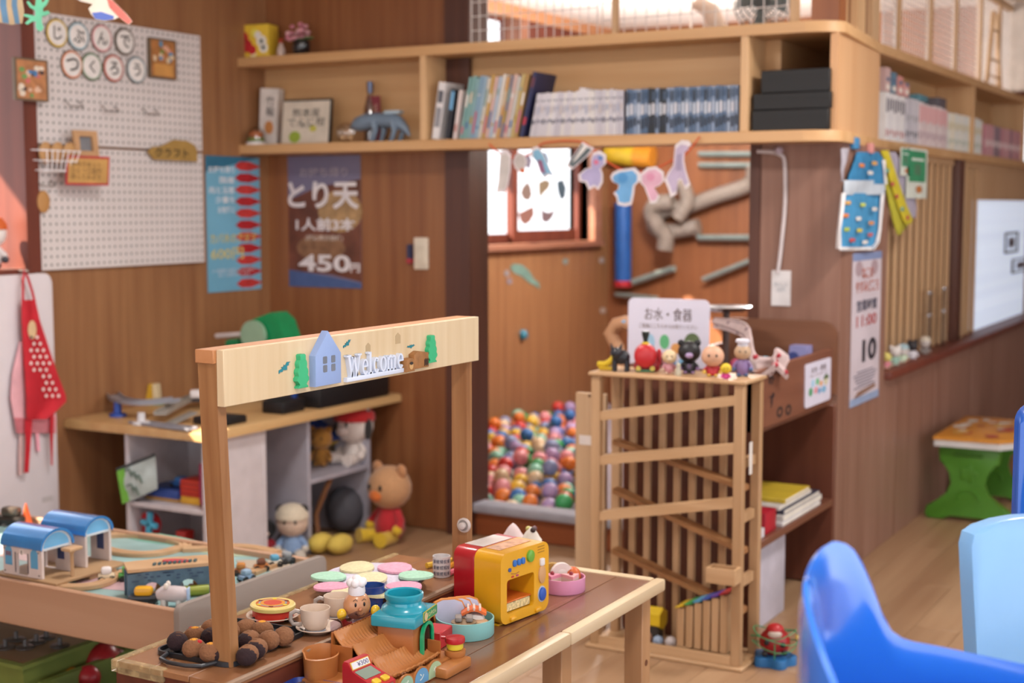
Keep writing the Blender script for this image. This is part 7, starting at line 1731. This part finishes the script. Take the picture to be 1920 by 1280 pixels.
MB().lathe([(0, .0), (.07, .002), (.1, .018), (.097, .02), (.068, .005), (0, .004)], 28, (p.x, 4.95, p.z - .012)).build('dish', mat('#b9bcc4', .15, .95), o)
MB().cyl((p.x, 4.95, .7005), (p.x, 4.95, p.z - .012), .012, n=16).build('stand', mat('#4a3630', .5), o)
o = thing('patterned_cloth', 'pink and white patterned cloth draped over the cabinet edge', 'cloth', oy(1400, 640, 4.6))
C_ = [ox(a, b, CX1 + .012) for a, b in ((1338, 606), (1372, 614), (1402, 632), (1432, 655), (1462, 680), (1476, 690))]
C_ = smooth_path([oy(1338, 604, 4.9), oy(1372, 612, 4.78), oy(1402, 628, 4.6), V((CX1 - .05, 4.42, .908)), V((CX1 + .006, 4.44, .90)), ox(1452, 672, CX1 + .02), ox(1474, 690, CX1 + .02)], 5)
def cf(u, v):
    t = u * (len(C_) - 1); i = min(int(t), len(C_) - 2); q = C_[i].lerp(C_[i + 1], t - i); wv = .022 + .016 * u
    return q + V((.006 * math.sin(v * 9), .01 * (v - .5), (v - .5) * wv * 2 + .004 * math.sin(u * 9 + v * 5)))
MB().sheet(cf, 28, 6, .004).build('cloth', mat('#c9b4b2', .85, var=.1), o)
for k in range(11):
    q = cf((k + .5) / 11, .25 + .5 * (k % 2)); MB().ell(q + V((.003, -.005, 0)), (.012, .006, .009), 8).build('motif', mat('#b03844' if k > 4 else '#8f7a80', .85), o)
for i, (a, b, c, kind, lab) in enumerate(((1460, 650, '#7fb8cc', 'bag', 'pale blue bag in the cabinet top'), (1500, 648, '#8f8fc0', 'box', 'lilac wipes pack standing in the cabinet top'), (1440, 640, '#a83a5a', 'bag', 'magenta pouch at the back of the cabinet top'))):
    q = ox(a, b, -1.66 - .0 * i)
    if kind == 'bag': MB().ell((q.x - (.05 if i == 0 else .12), q.y, .79), (.075 if i == 0 else .03, .06, .089), 14).build('soft_bag', mat(c, .7), label=lab, cat='bag')
    else:
        o = thing('wipes_pack', lab, 'pack', (q.x, q.y, .7005)); MB().prism([(-.05, 0), (.05, 0), (.038, .2), (-.03, .2)], .06, fr((q.x, q.y + .03, .7005), (1, 0, 0), (0, 0, 1))).build('pack', mat(c, .45), o); patch(disc(.022, None, 14, (-.015, .155)), fr((q.x, q.y - .03, .7005), (1, 0, 0), (0, 0, 1)), mat('#3f4a86', .4), o, 'print')
# magazines and green board on the open shelf
o = MB().box(CX1 - .24, CY0 + .03, .3255, CX1 - .05, CY0 + .16, .62, .002, 1).build('green_folder', mat('#1f7a4a', .5), label='upright green folder in the open side of the cabinet', cat='folder')
zz = .3255
for i, (y0_, y1_, h_, c, d_, lab) in enumerate(((4.62, 5.05, .014, '#c9c5c6', .0, 'grey white magazine at the bottom of the pile on the cabinet shelf'), (4.64, 5.08, .02, '#bfb9b4', .005, 'thick pale book second from the bottom of the pile'), (4.66, 5.07, .016, '#3a3a4a', .01, 'dark covered book in the middle of the magazine pile'), (4.64, 5.0, .014, '#c9c2be', .02, 'white magazine near the top of the pile'), (4.7, 4.98, .016, '#c9ac34', .02, 'yellow booklet on top of the magazine pile'))):
    o = thing('magazine', lab, 'magazine', (CX1 - .1, (y0_ + y1_) / 2, zz), 0, 'magazine pile on the cabinet shelf')
    MB().box(CX1 - .25, y0_, zz, CX1 - .012 - d_, y1_, zz + h_ - .0008, .001, 1).build('cover', mat(c, .5), o)
    MB().box(CX1 - .012 - d_ - .0005, y0_ + .01, zz + .003, CX1 - .0115 - d_, y1_ - .01, zz + h_ - .004).build('page_edge', mat('#d8d2c6', .7), o); zz += h_
MB().box(CX1 - .2, 4.47, .3255, CX1 - .02, 4.58, .40, .004).build('red_case', mat('#a8182c', .45), label='red small case beside the magazine pile', cat='case')
for i, (y_, c, lab) in enumerate(((4.36, '#cfcad0', 'white leaflet pile at the front of the cabinet shelf'), (4.31, '#7a9ac4', 'blue leaflet at the front end of the cabinet shelf'))): MB().box(CX1 - .16, y_, .3255, CX1 - .02, y_ + (.1 if i == 0 else .04), .345 + .01 * (i == 0)).build('leaflet', mat(c, .6), label=lab, cat='leaflet')
for i, (a, c, h_, lab) in enumerate(((4.33, '#b04a6a', .2, 'pink picture book in the cabinet foot'), (4.37, '#c9a92c', .24, 'yellow picture book in the cabinet foot'), (4.41, '#3f7fb8', .2, 'blue picture book in the cabinet foot'))): MB().box(CX1 - .22, a, .001, CX1 - .06, a + .025, h_).build('picture_book', mat(c, .5), label=lab, cat='book')
MB().box(CX1 - .24, 4.48, .001, CX1 - .04, 4.74, .28, .003).build('white_case', mat('#b9b4c0', .5), label='tall white case in the cabinet foot', cat='case')
# ladybird bead toy on the floor
p = oz(1452, 1243, 0)
o = thing('bead_maze_toy', 'red ladybird toy with green wire loops on a blue base on the floor', 'toy', (p.x, p.y, 0), facing(p)); M = WM[o.name]
MB().prism([(.062 * (1 + .16 * math.cos(5 * t)) * math.cos(t), .062 * (1 + .16 * math.cos(5 * t)) * math.sin(t)) for t in [i * .157 for i in range(40)]], .028, M, .0005, .004).build('base', mat('#1f66a0', .4), o)
MB().ell((0, 0, .07), (.048, .04, .045), 18, M).build('ladybird_body', mat('#9c1a20', .35), o); MB().ell((0, -.008, .11), (.028, .026, .02), 16, M).build('cap', mat('#b02024', .4), o); MB().ell((0, -.026, .1), (.022, .012, .014), 12, M).build('face', mat('#c9b9ae', .5), o)
for x, z_ in ((-.025, .075), (.025, .07), (-.03, .04), (.03, .045)): MB().ell((x, -.036, z_), (.009, .006, .009), 10, M).build('spot', mat('#1d1516', .4), o)
for k, (r, z_) in enumerate(((.075, .085), (.07, .06), (.066, .1))): MB().tube([(r * math.cos(t * .3927), r * .8 * math.sin(t * .3927), z_ + .012 * math.sin(t * .3927 * 2 + k)) for t in range(16)], .0018, 6, True, M=M).build('wire_loop', mat('#3f8a5a', .4), o)
MB().cyl((.0, -.055, .028), (.0, -.058, .078), .002, n=6, M=M).build('wire_stem', mat('#3f8a5a', .4), o)
for t, c in ((.3, '#c9a82c'), (.0, '#b02a2a')): MB().ell((.074 * math.cos(t), -.05 * math.sin(t), .085 + .02 * t), .009, 10, M).build('bead', mat(c, .4), o)
# ---------------------------------------------------------------- corner wall: cable, notice, bibs, poster, leaflets
p = oy(1465, 540, YB)
MB().tube(smooth_path([oy(a, b, YB - .01) for a, b in ((1420, 284), (1445, 285), (1462, 290), (1471, 305), (1472, 380), (1466, 450), (1460, 500), (1457, 512))], 4), .0075, 8).build('power_cable', mat('#c9bfc0', .5), label='white cable running down the corner wall to the switch card', cat='cable')
o = thing('switch_card', 'white card with faint writing hanging on the corner wall', 'card', p)
M = FY((p.x, YB - .002, p.z)); wq, hq = sz(37, p), sz(66, p)
MB().prism(rect(wq, hq), .006, M, -.003).build('card', mat('#d6d2d2', .5), o); text('あんしん\n500円', M @ T((0, .005, .0032)), mat('#9aa0a8', .6), o, wq * .7, hq * .3)
p = oy(1462, 282, YB); MB().lathe([(0, 0), (.014, 0), (.014, .02), (.006, .03), (0, .03)], 12, M=FY((p.x, YB, p.z))).build('wall_hook', mat('#b9a8b4', .4), label='small pale round hook under the shelf corner', cat='hook')
# tall poster on the planked wall
A, B = ox(1598, 475, XR + .004), ox(1645, 740, XR + .004); yc, zc = (5.343 + 5.757) / 2, (1.239 + .645) / 2; M = FX((XR + .0045, yc, zc)); wd, hh = .41, .592
o = poster(M, wd, hh, '#cfc4cc', 'tall pale menu poster on the planked corner wall')
patch(rect(wd, .03, (0, hh / 2 - .015)), M, mat('#7f90b8', .4), o); patch(rect(wd, .03, (0, -hh / 2 + .015)), M, mat('#8fa3c4', .4), o)
text('ねこの\nやすみどころ', M @ T((0, .19, .001)), mat('#b86a5a', .5), o, wd * .8, .1, bold=.02)
text('営業時間', M @ T((0, .09, .001)), mat('#5a5a6a', .5), o, wd * .7, .045, bold=.02)
text('11:00', M @ T((0, .03, .001)), mat('#b05a5a', .5), o, wd * .7, .045, bold=.02)
text('10', M @ T((.05, -.09, .001)), mat('#2c2a34', .5), o, wd * .5, .09, bold=.04)
for k in range(6): patch(rect(wd * rnd.uniform(.5, .8), .007, (0, -.17 - k * .012)), M, mat('#8a8490', .5), o)
patch([(-.16, -.27), (.16, -.25), (.14, -.235), (-.1, -.245)], M, mat('#8a6a5a', .5), o)
for u in (-.12, .1): patch(disc(.05, .03, 14, (u, .265 - .03)), M, mat('#a58f96', .5), o)
# bibs hanging from the shelf edge
def bib(rows, x, c, lab, k=2, rip=.008): 
    o = thing('baby_bib', lab, 'bib', ox(rows[0][1], rows[0][0], x), 0, 'bibs under the shelf')
    cloth(rows, x, mat(c, .75, var=.08, scale=20), o, rip, k, .004, 'cloth'); return o
xb = WX + .05
o = bib([(278, 1576, 1590), (300, 1575, 1588), (320, 1573, 1582), (340, 1574, 1580)], xb - .012, '#a9a4ae', 'grey terry bib hidden behind the blue one', 1)
b1 = bib([(285, 1606, 1646), (300, 1600, 1654), (330, 1588, 1656), (345, 1584, 1655)], xb, '#2f7aa8', 'blue')
b1['label'] = 'blue vehicle-print bib with a white trim hanging lowest under the shelf'
cloth([(338, 1582, 1656), (352, 1580, 1656), (365, 1578, 1652)], xb + .004, mat('#b9c2cc', .6), b1, .008, 2, .004, 'pocket_edge')
cloth([(362, 1580, 1654), (400, 1576, 1652), (430, 1572, 1648), (452, 1570, 1644), (466, 1572, 1632)], xb, mat('#3f8ab8', .75, var=.08, scale=20), b1, .008, 2, .004, 'lower_cloth')
for rows in ([(362, 1578, 1582), (430, 1570, 1574), (466, 1569, 1573)], [(362, 1651, 1655), (430, 1645, 1650), (455, 1638, 1645), (468, 1626, 1636)], [(463, 1570, 1632), (469, 1570, 1630)], [(300, 1653, 1657), (345, 1655, 1659)]): cloth(rows, xb + .006, mat('#d8d4d4', .7), b1, .008, 2, .004, 'binding', 4)
for a, b, c in ((1590, 380, '#d9a85a'), (1618, 384, '#b8c45a'), (1640, 392, '#d8d0c8'), (1586, 404, '#d07a3c'), (1610, 410, '#d8d4d0'), (1634, 418, '#cf8a4a'), (1588, 430, '#a8b84c'), (1612, 432, '#c9b93c'), (1632, 440, '#b85a5a'), (1598, 450, '#b84a4a'), (1622, 454, '#d8d0c8'), (1616, 310, '#d07a3c'), (1640, 306, '#cf9a4a'), (1632, 324, '#d8d0c8')):
    q = ox(a, b, xb + .014); MB().box(q.x - .002, q.y - .032, q.z - .007, q.x + .002, q.y + .032, q.z + .007, .003, 1).build('vehicle_print', mat(c, .7), b1)
q = ox(1603, 270, xb); MB().box(q.x - .012, q.y - .03, q.z - .02, q.x + .012, q.y + .03, q.z + .025, .006).build('clothes_peg', mat('#3f7fae', .5), label='blue clothes peg on the shelf edge above the bibs', cat='peg')
q = ox(1632, 278, xb); MB().box(q.x - .012, q.y - .02, q.z - .02, q.x + .012, q.y + .02, q.z + .02, .005).build('clothes_peg', mat('#c98a86', .5), label='pink clothes peg beside the blue one', cat='peg')
b2 = bib([(282, 1650, 1664), (310, 1660, 1674), (345, 1668, 1686), (385, 1680, 1700), (412, 1690, 1712), (420, 1694, 1708)], xb + .006, '#c9b92c', 'yellow patterned bib hanging behind the blue one', 1, .005)
for a, b in ((1664, 320), (1674, 345), (1682, 368), (1692, 392), (1702, 408)): q = ox(a, b, xb + .016); MB().ell(q, (.003, .03, .01), 8).build('fruit_print', mat('#b8544a' if a % 4 else '#6a9a8a', .7), b2)
bib([(330, 1655, 1672), (380, 1664, 1690), (420, 1672, 1704), (440, 1678, 1690)], xb - .006, '#b3ad34', 'olive yellow lower bib tip below the patterned yellow bib', 1)
bib([(285, 1664, 1676), (310, 1672, 1696), (350, 1684, 1714), (390, 1698, 1720), (408, 1706, 1719)], xb - .012, '#aaa3b4', 'pale lilac bib behind the yellow one', 1)
# green leaflets
for a0, a1, b0, b1_, c, lab in ((1690, 1705, 276, 330, '#3f8a6a', 'green leaflet with a white bottle drawing under the shelf'), (1702, 1737, 276, 372, '#2f8a5f', 'larger green leaflet with a white border under the shelf')):
    A, B = ox(a0, b0, XR + .02), ox(a1, b1_, XR + .02); c_ = (A + B) / 2; wd, hh = B.y - A.y, A.z - B.z; M = FX(c_)
    o = thing('leaflet', lab, 'leaflet', c_); MB().prism(rect(wd, hh), .003, M, -.003).build('sheet', mat('#d0d6cc', .5), o); patch(rect(wd * .82, hh * .62, (0, hh * .14)), M, mat(c, .5), o)
    patch(rect(wd * .6, hh * .05, (0, hh * .28)), M, mat('#cfdcd2', .5), o, off=.001); patch(disc(wd * .16, hh * .08, 12, (wd * .1, -hh * .32)), M, mat('#b8743c', .5), o); patch(rect(wd * .3, hh * .22, (0, hh * .08)), M, mat('#4f7a5c', .5), o, off=.001)
# small figures on the sill
sx = XR - .02
for i, (a, hd, bd, lm, kw, lab) in enumerate(((1662, '#d3c46a', '#c97a86', '#d0c0a0', {}, 'tiny yellow-headed toy on the sill beside the poster'), (1678, '#d8d0cc', '#8fb0a0', '#d8c8b8', dict(ear='#d8d0cc'), 'tiny white toy cat on the sill beside the yellow one'), (1692, '#d8d0cc', '#b8c8b0', '#c9a08a', dict(hat='#9fb8c0'), 'tiny white toy with a pale hat on the sill'), (1710, '#2a262c', '#cfcad0', '#cfcad0', dict(ear='#1d1a20'), 'tiny black and white toy on the sill'), (1733, '#c9c0bc', '#7a706e', '#a89a90', dict(hat='#cbbfae'), 'tiny grey toy in a pale hat at the end of the sill row'))):
    y_ = ox(a, 680, sx).y; figure('sill_figure', lab, 'toy figure', (sx, y_, .7355), .085 if i else .07, hd, bd, lm, rz=RAD(35), group='tiny figures on the sill', **kw)
# clear acrylic bars with clips in front of the slats
for i, (a, b0, b1_) in enumerate(((1757, 548, 660), (1784, 540, 655))):
    q = ox(a, b0, XR); o = thing('acrylic_stand', ('first', 'second')[i] + ' slim clear acrylic stand with metal clips before the slats', 'stand', (XR - .03, q.y, .7355), 0, 'acrylic stands on the sill')
    MB().box(XR - .034, q.y - .05, .7355, XR - .03, q.y + .05, q.z).build('sheet', glass('#e6e8ec', .05, .1), o)
    for z_ in (q.z - .01, .9): MB().box(XR - .038, q.y - .03, z_, XR - .026, q.y + .03, z_ + .015, .003).build('clip', mat('#cfd2d8', .2, .7), o)
# small framed signs on the corrugated door
for a0, a1, b0, b1_, lab in ((1885, 1909, 436, 472, 'small black framed sign on the pale ribbed door'), (1898, 1930, 486, 506, 'flat black framed plate below the small sign on the ribbed door')):
    A, B = ox(a0, b0, -1.604), ox(a1, b1_, -1.604); c_ = (A + B) / 2; wd, hh = B.y - A.y, A.z - B.z; M = FX(c_)
    o = thing('door_sign', lab, 'sign', c_); MB().hollow(rect(wd, hh), rect(wd * .8, hh * .8), .004, M, -.004).build('frame', mat('#4a4a55', .4), o); patch(rect(wd * .5, hh * .5), M, mat('#b9bfd0', .5), o, off=-.002); patch(rect(wd * .3, hh * .3), M, mat('#5a5a66', .5), o, off=-.001)
# ---------------------------------------------------------------- green play desk and red chair by the wall
dk = thing('play_desk', 'green plastic play desk with an orange patterned top by the planked wall', 'desk', (-1.25, 6.7, 0))
GRN = mat('#467d22', .4, var=.03)
def leg_panel(y, nm='leg_panel'):
    xl, xr = -1.49, -1.13; c = (xl + xr) / 2; k = (xr - xl)
    L = [(.5, 0), (.54, .03), (.52, .08), (.4, .12), (.24, .18), (.19, .25), (.22, .33), (.36, .39), (.38, .46), (.36, .5)]
    pts = [(c + u * k * .98, v * .68) for u, v in L] + [(c - u * k * .98, v * .68) for u, v in reversed(L)]
    pts = pts + [(c - .3 * k, 0.0), (c - .2 * k, .028), (c + .2 * k, .028), (c + .3 * k, 0.0)]
    p_ = MB().prism([(q[0], q[1] + .001) for q in pts], .05, fr((0, y + .05, 0), (1, 0, 0), (0, 0, 1)), bev=.008).build(nm, GRN, dk)
    MB().tube([(c - .06, y - .001, .305), (c + .06, y - .001, .305)], .012, 8, flat=.6).build('hand_slot', mat('#3a6a18', .5), p_)
    MB().prism([(.035 * (1 + .25 * math.cos(5 * t)) * math.cos(t) + c, .035 * (1 + .25 * math.cos(5 * t)) * math.sin(t) + .22) for t in [i * .2094 for i in range(30)]], .004, fr((0, y, 0), (1, 0, 0), (0, 0, 1)), bev=.001).build('flower_relief', mat('#457c1e', .4), p_)
    MB().tube([(c + .05 * math.cos(t * .3142), y - .001, .10 + .045 * math.sin(t * .3142)) for t in range(11)], .005, 6).build('arch_relief', mat('#457c1e', .4), p_)
leg_panel(6.5); leg_panel(7.05, 'leg_panel')
MB().prism([(-1.455, 6.46), (-1.17, 6.46), (-1.12, 6.53), (-1.12, 7.1), (-1.2, 7.16), (-1.46, 7.16)], .03, None, .342, .006).build('tray_rim', mat('#c9c6c4', .4), dk)
tp = MB().prism([(-1.46, 6.455), (-1.17, 6.455), (-1.115, 6.53), (-1.115, 7.1), (-1.2, 7.165), (-1.465, 7.165)], .014, None, .372, .004).build('top', mat('#c9862c', .45), dk)
for k in range(26):
    patch(disc(rnd.uniform(.015, .035), rnd.uniform(.02, .05), 10, (rnd.uniform(-1.42, -1.17), rnd.uniform(6.53, 7.08))), T((0, 0, .3862)), mat(rnd.choice(('#d8d0c4', '#b03a2c', '#d3a85a', '#c9c2b4', '#a8623c', '#d8c26a')), .5), tp, 'top_print', .0005, .0003 + k * .0001)
ch = thing('red_toy_chair', 'red and yellow small chair behind the green play desk', 'chair', (-1.0, 7.6, 0))
MB().prism([(-1.12, .05), (-.9, .05), (-.9, .5), (-1.0, .58), (-1.12, .5)], .03, fr((0, 7.75, 0), (1, 0, 0), (0, 0, 1)), bev=.004).build('backrest', mat('#a8202a', .4), ch)
MB().box(-1.15, 7.4, .28, -.85, 7.72, .32, .01).build('seat', mat('#b0302c', .4), ch)
for x in (-1.12, -.88):
    for y in (7.43, 7.69): MB().cyl((x, y, 0), (x, y, .28), .018, n=10).build('leg', mat('#2f5a3a' if x > -1 else '#b02a2c', .4), ch)
MB().box(-1.16, 7.4, .32, -.86, 7.44, .36, .008).build('yellow_bar', mat('#cfae2c', .4), ch)
# ---------------------------------------------------------------- children's chairs in front
def C2(a, b, d): r = ray(a, b); return _c + r * (d / r.dot(_f))
BLU = mat('#2f7ae6', .16, coat=.8, var=.01)
# glossy blue bucket chair: outline of a moulded shell with a high back lobe and a low arm wall
d0 = 1.55; s1 = d0 / F
bc = thing('blue_chair', 'glossy dark blue moulded chair with a tall rounded back at the lower corner', 'chair', C2(1700, 1500, d0))
Ux, Nx = _r.copy(), V((_f.x, _f.y, 0)).normalized()
cC = C2(1870, 1230, d0); rx, ry = 372 * s1, .2
n = 96
PR = ((1498, 1085), (1508, 1052), (1525, 1026), (1548, 1013), (1570, 1014), (1592, 1030), (1612, 1062), (1630, 1105), (1646, 1150), (1664, 1180), (1690, 1196), (1760, 1208), (1920, 1240), (2300, 1260))
def rim_y(a):
    for (a0, b0), (a1, b1_) in zip(PR, PR[1:]):
        if a <= a1:
            t = max(0, (a - a0) / (a1 - a0)); return b0 + (b1_ - b0) * t
    return PR[-1][1]
rows = []
for (rad, kz) in ((.86, 0.0), (.93, .18), (.975, .5), (1.0, .85), (.998, .96), (.98, .995), (.955, 1.0), (.93, .985), (.915, .94), (.90, .8), (.87, .5), (.8, .3), (.4, .22), (.02, .2)):
    ring_ = []
    for i in range(n):
        t = RAD(-180 + 360 * i / n); a_ = 1870 + 372 * math.sin(t); yv = rim_y(a_); back_ = -math.cos(t)
        if back_ > 0: yv += (1330 - yv) * min(1, back_ * 1.6)
        d_ = d0 + ry * math.cos(t); q = C2(a_, yv, d_); c_ = C2(1870, yv, d0); k_ = V((c_.x + (q.x - c_.x) * rad, c_.y + (q.y - c_.y) * rad, 0))
        ring_.append(V((k_.x, k_.y, .2 + (q.z - .2) * kz)))
    rows.append(ring_)
MB().rings(rows, True).build('shell', BLU, bc)
for a in (45, 135, 225, 315): q = cC + Ux * (rx * .6 * math.sin(RAD(a))) + Nx * (ry * .6 * math.cos(RAD(a))); MB().cyl((q.x, q.y, 0), (q.x, q.y, .25), .02, n=12).build('leg', mat('#1247a0', .3), bc)
# light blue chair with a thick curved backrest
d1 = 2.15; s2 = d1 / F
lc = thing('light_blue_chair', 'light blue chair with a thick slab backrest beside the dark blue chair', 'chair', C2(1900, 1500, d1))
pts = [C2(a, b, d1) for a, b in ((1822, 1225), (1806, 1030), (1810, 1010), (1828, 998), (1870, 984), (1920, 972), (1990, 966), (2050, 985), (2060, 1040), (2060, 1225))]
o_ = pts[0]; Mv = fr(o_, _r * .93 + Nx * .37, (0, 0, 1)); Mi = Mv.inverted()
prof = []
for a, b in ((1838, 1300), (1832, 1230), (1825, 1100), (1822, 1025), (1828, 1002), (1845, 990), (1880, 978), (1920, 971), (1990, 968), (2050, 985), (2070, 1040), (2070, 1300)):
    r = ray(a, b); N_ = Mv.to_3x3() @ V((0, 0, 1)); t = (o_ - _c).dot(N_) / r.dot(N_); q = Mi @ (_c + r * t); prof.append((q.x, q.y))
MB().prism(prof, .03, Mv, -.03, .008).build('backrest', mat('#7fb4e6', .3, coat=.3, var=.01), lc)
sc = Mv @ V((.12, -.12, .12)); MB().prism(rrect(.28, .28, .05, 5), .03, T((sc.x, sc.y, .28), YAW + .38), bev=.006).build('seat', mat('#7fb4e6', .3, coat=.3, var=.01), lc)
for a in (-1, 1):
    for b in (-1, 1): q = T((sc.x, sc.y, 0), YAW + .38) @ V((a * .11, b * .11, 0)); MB().cyl((q.x, q.y, 0), (q.x, q.y, .28), .016, n=12).build('leg', mat('#7fb4e6', .3, var=.01), lc)
q = Mv @ V((.12, -.02, -.015)); 
MB().box(q.x - .1, q.y - .012, .26, q.x + .12, q.y + .012, q.z - .05, M=None).build('back_post', mat('#7fb4e6', .3, var=.01), lc) if False else None
# edge of another blue chair at the picture border
d2 = 2.5; q = C2(1955, 860, d2)
o = thing('blue_chair', 'blue chair back just entering at the picture edge above the light blue chair', 'chair', (q.x, q.y, 0)); Mv2 = fr((q.x, q.y, 0), _r, (0, 0, 1))
zt2, zb2 = C2(1955, 756, d2).z, C2(1955, 985, d2).z; wv = 44 * d2 / F
MB().prism(rrect(2 * wv, zt2 - zb2 + .2, .035, 6, (0, (zt2 + zb2) / 2 - .1)), .03, Mv2, -.03, .008).build('backrest', mat('#1c5cc0', .2, coat=.5, var=.01), o)
MB().prism(rrect(.26, .26, .05, 5), .03, T((q.x, q.y, .30), YAW) @ T((.0, .16, 0)), bev=.006).build('seat', mat('#1c5cc0', .2, coat=.5, var=.01), o)
for a in (-1, 1):
    for b in (.06, .26): g = T((q.x, q.y, 0), YAW) @ V((a * .1, b, 0)); MB().cyl((g.x, g.y, 0), (g.x, g.y, .3), .015, n=12).build('leg', mat('#1c5cc0', .3), o)
    g = T((q.x, q.y, 0), YAW) @ V((a * .03, .02, 0)); MB().cyl((g.x, g.y, .3), (g.x, g.y, zb2), .012, n=10).build('back_post', mat('#1c5cc0', .3), o)
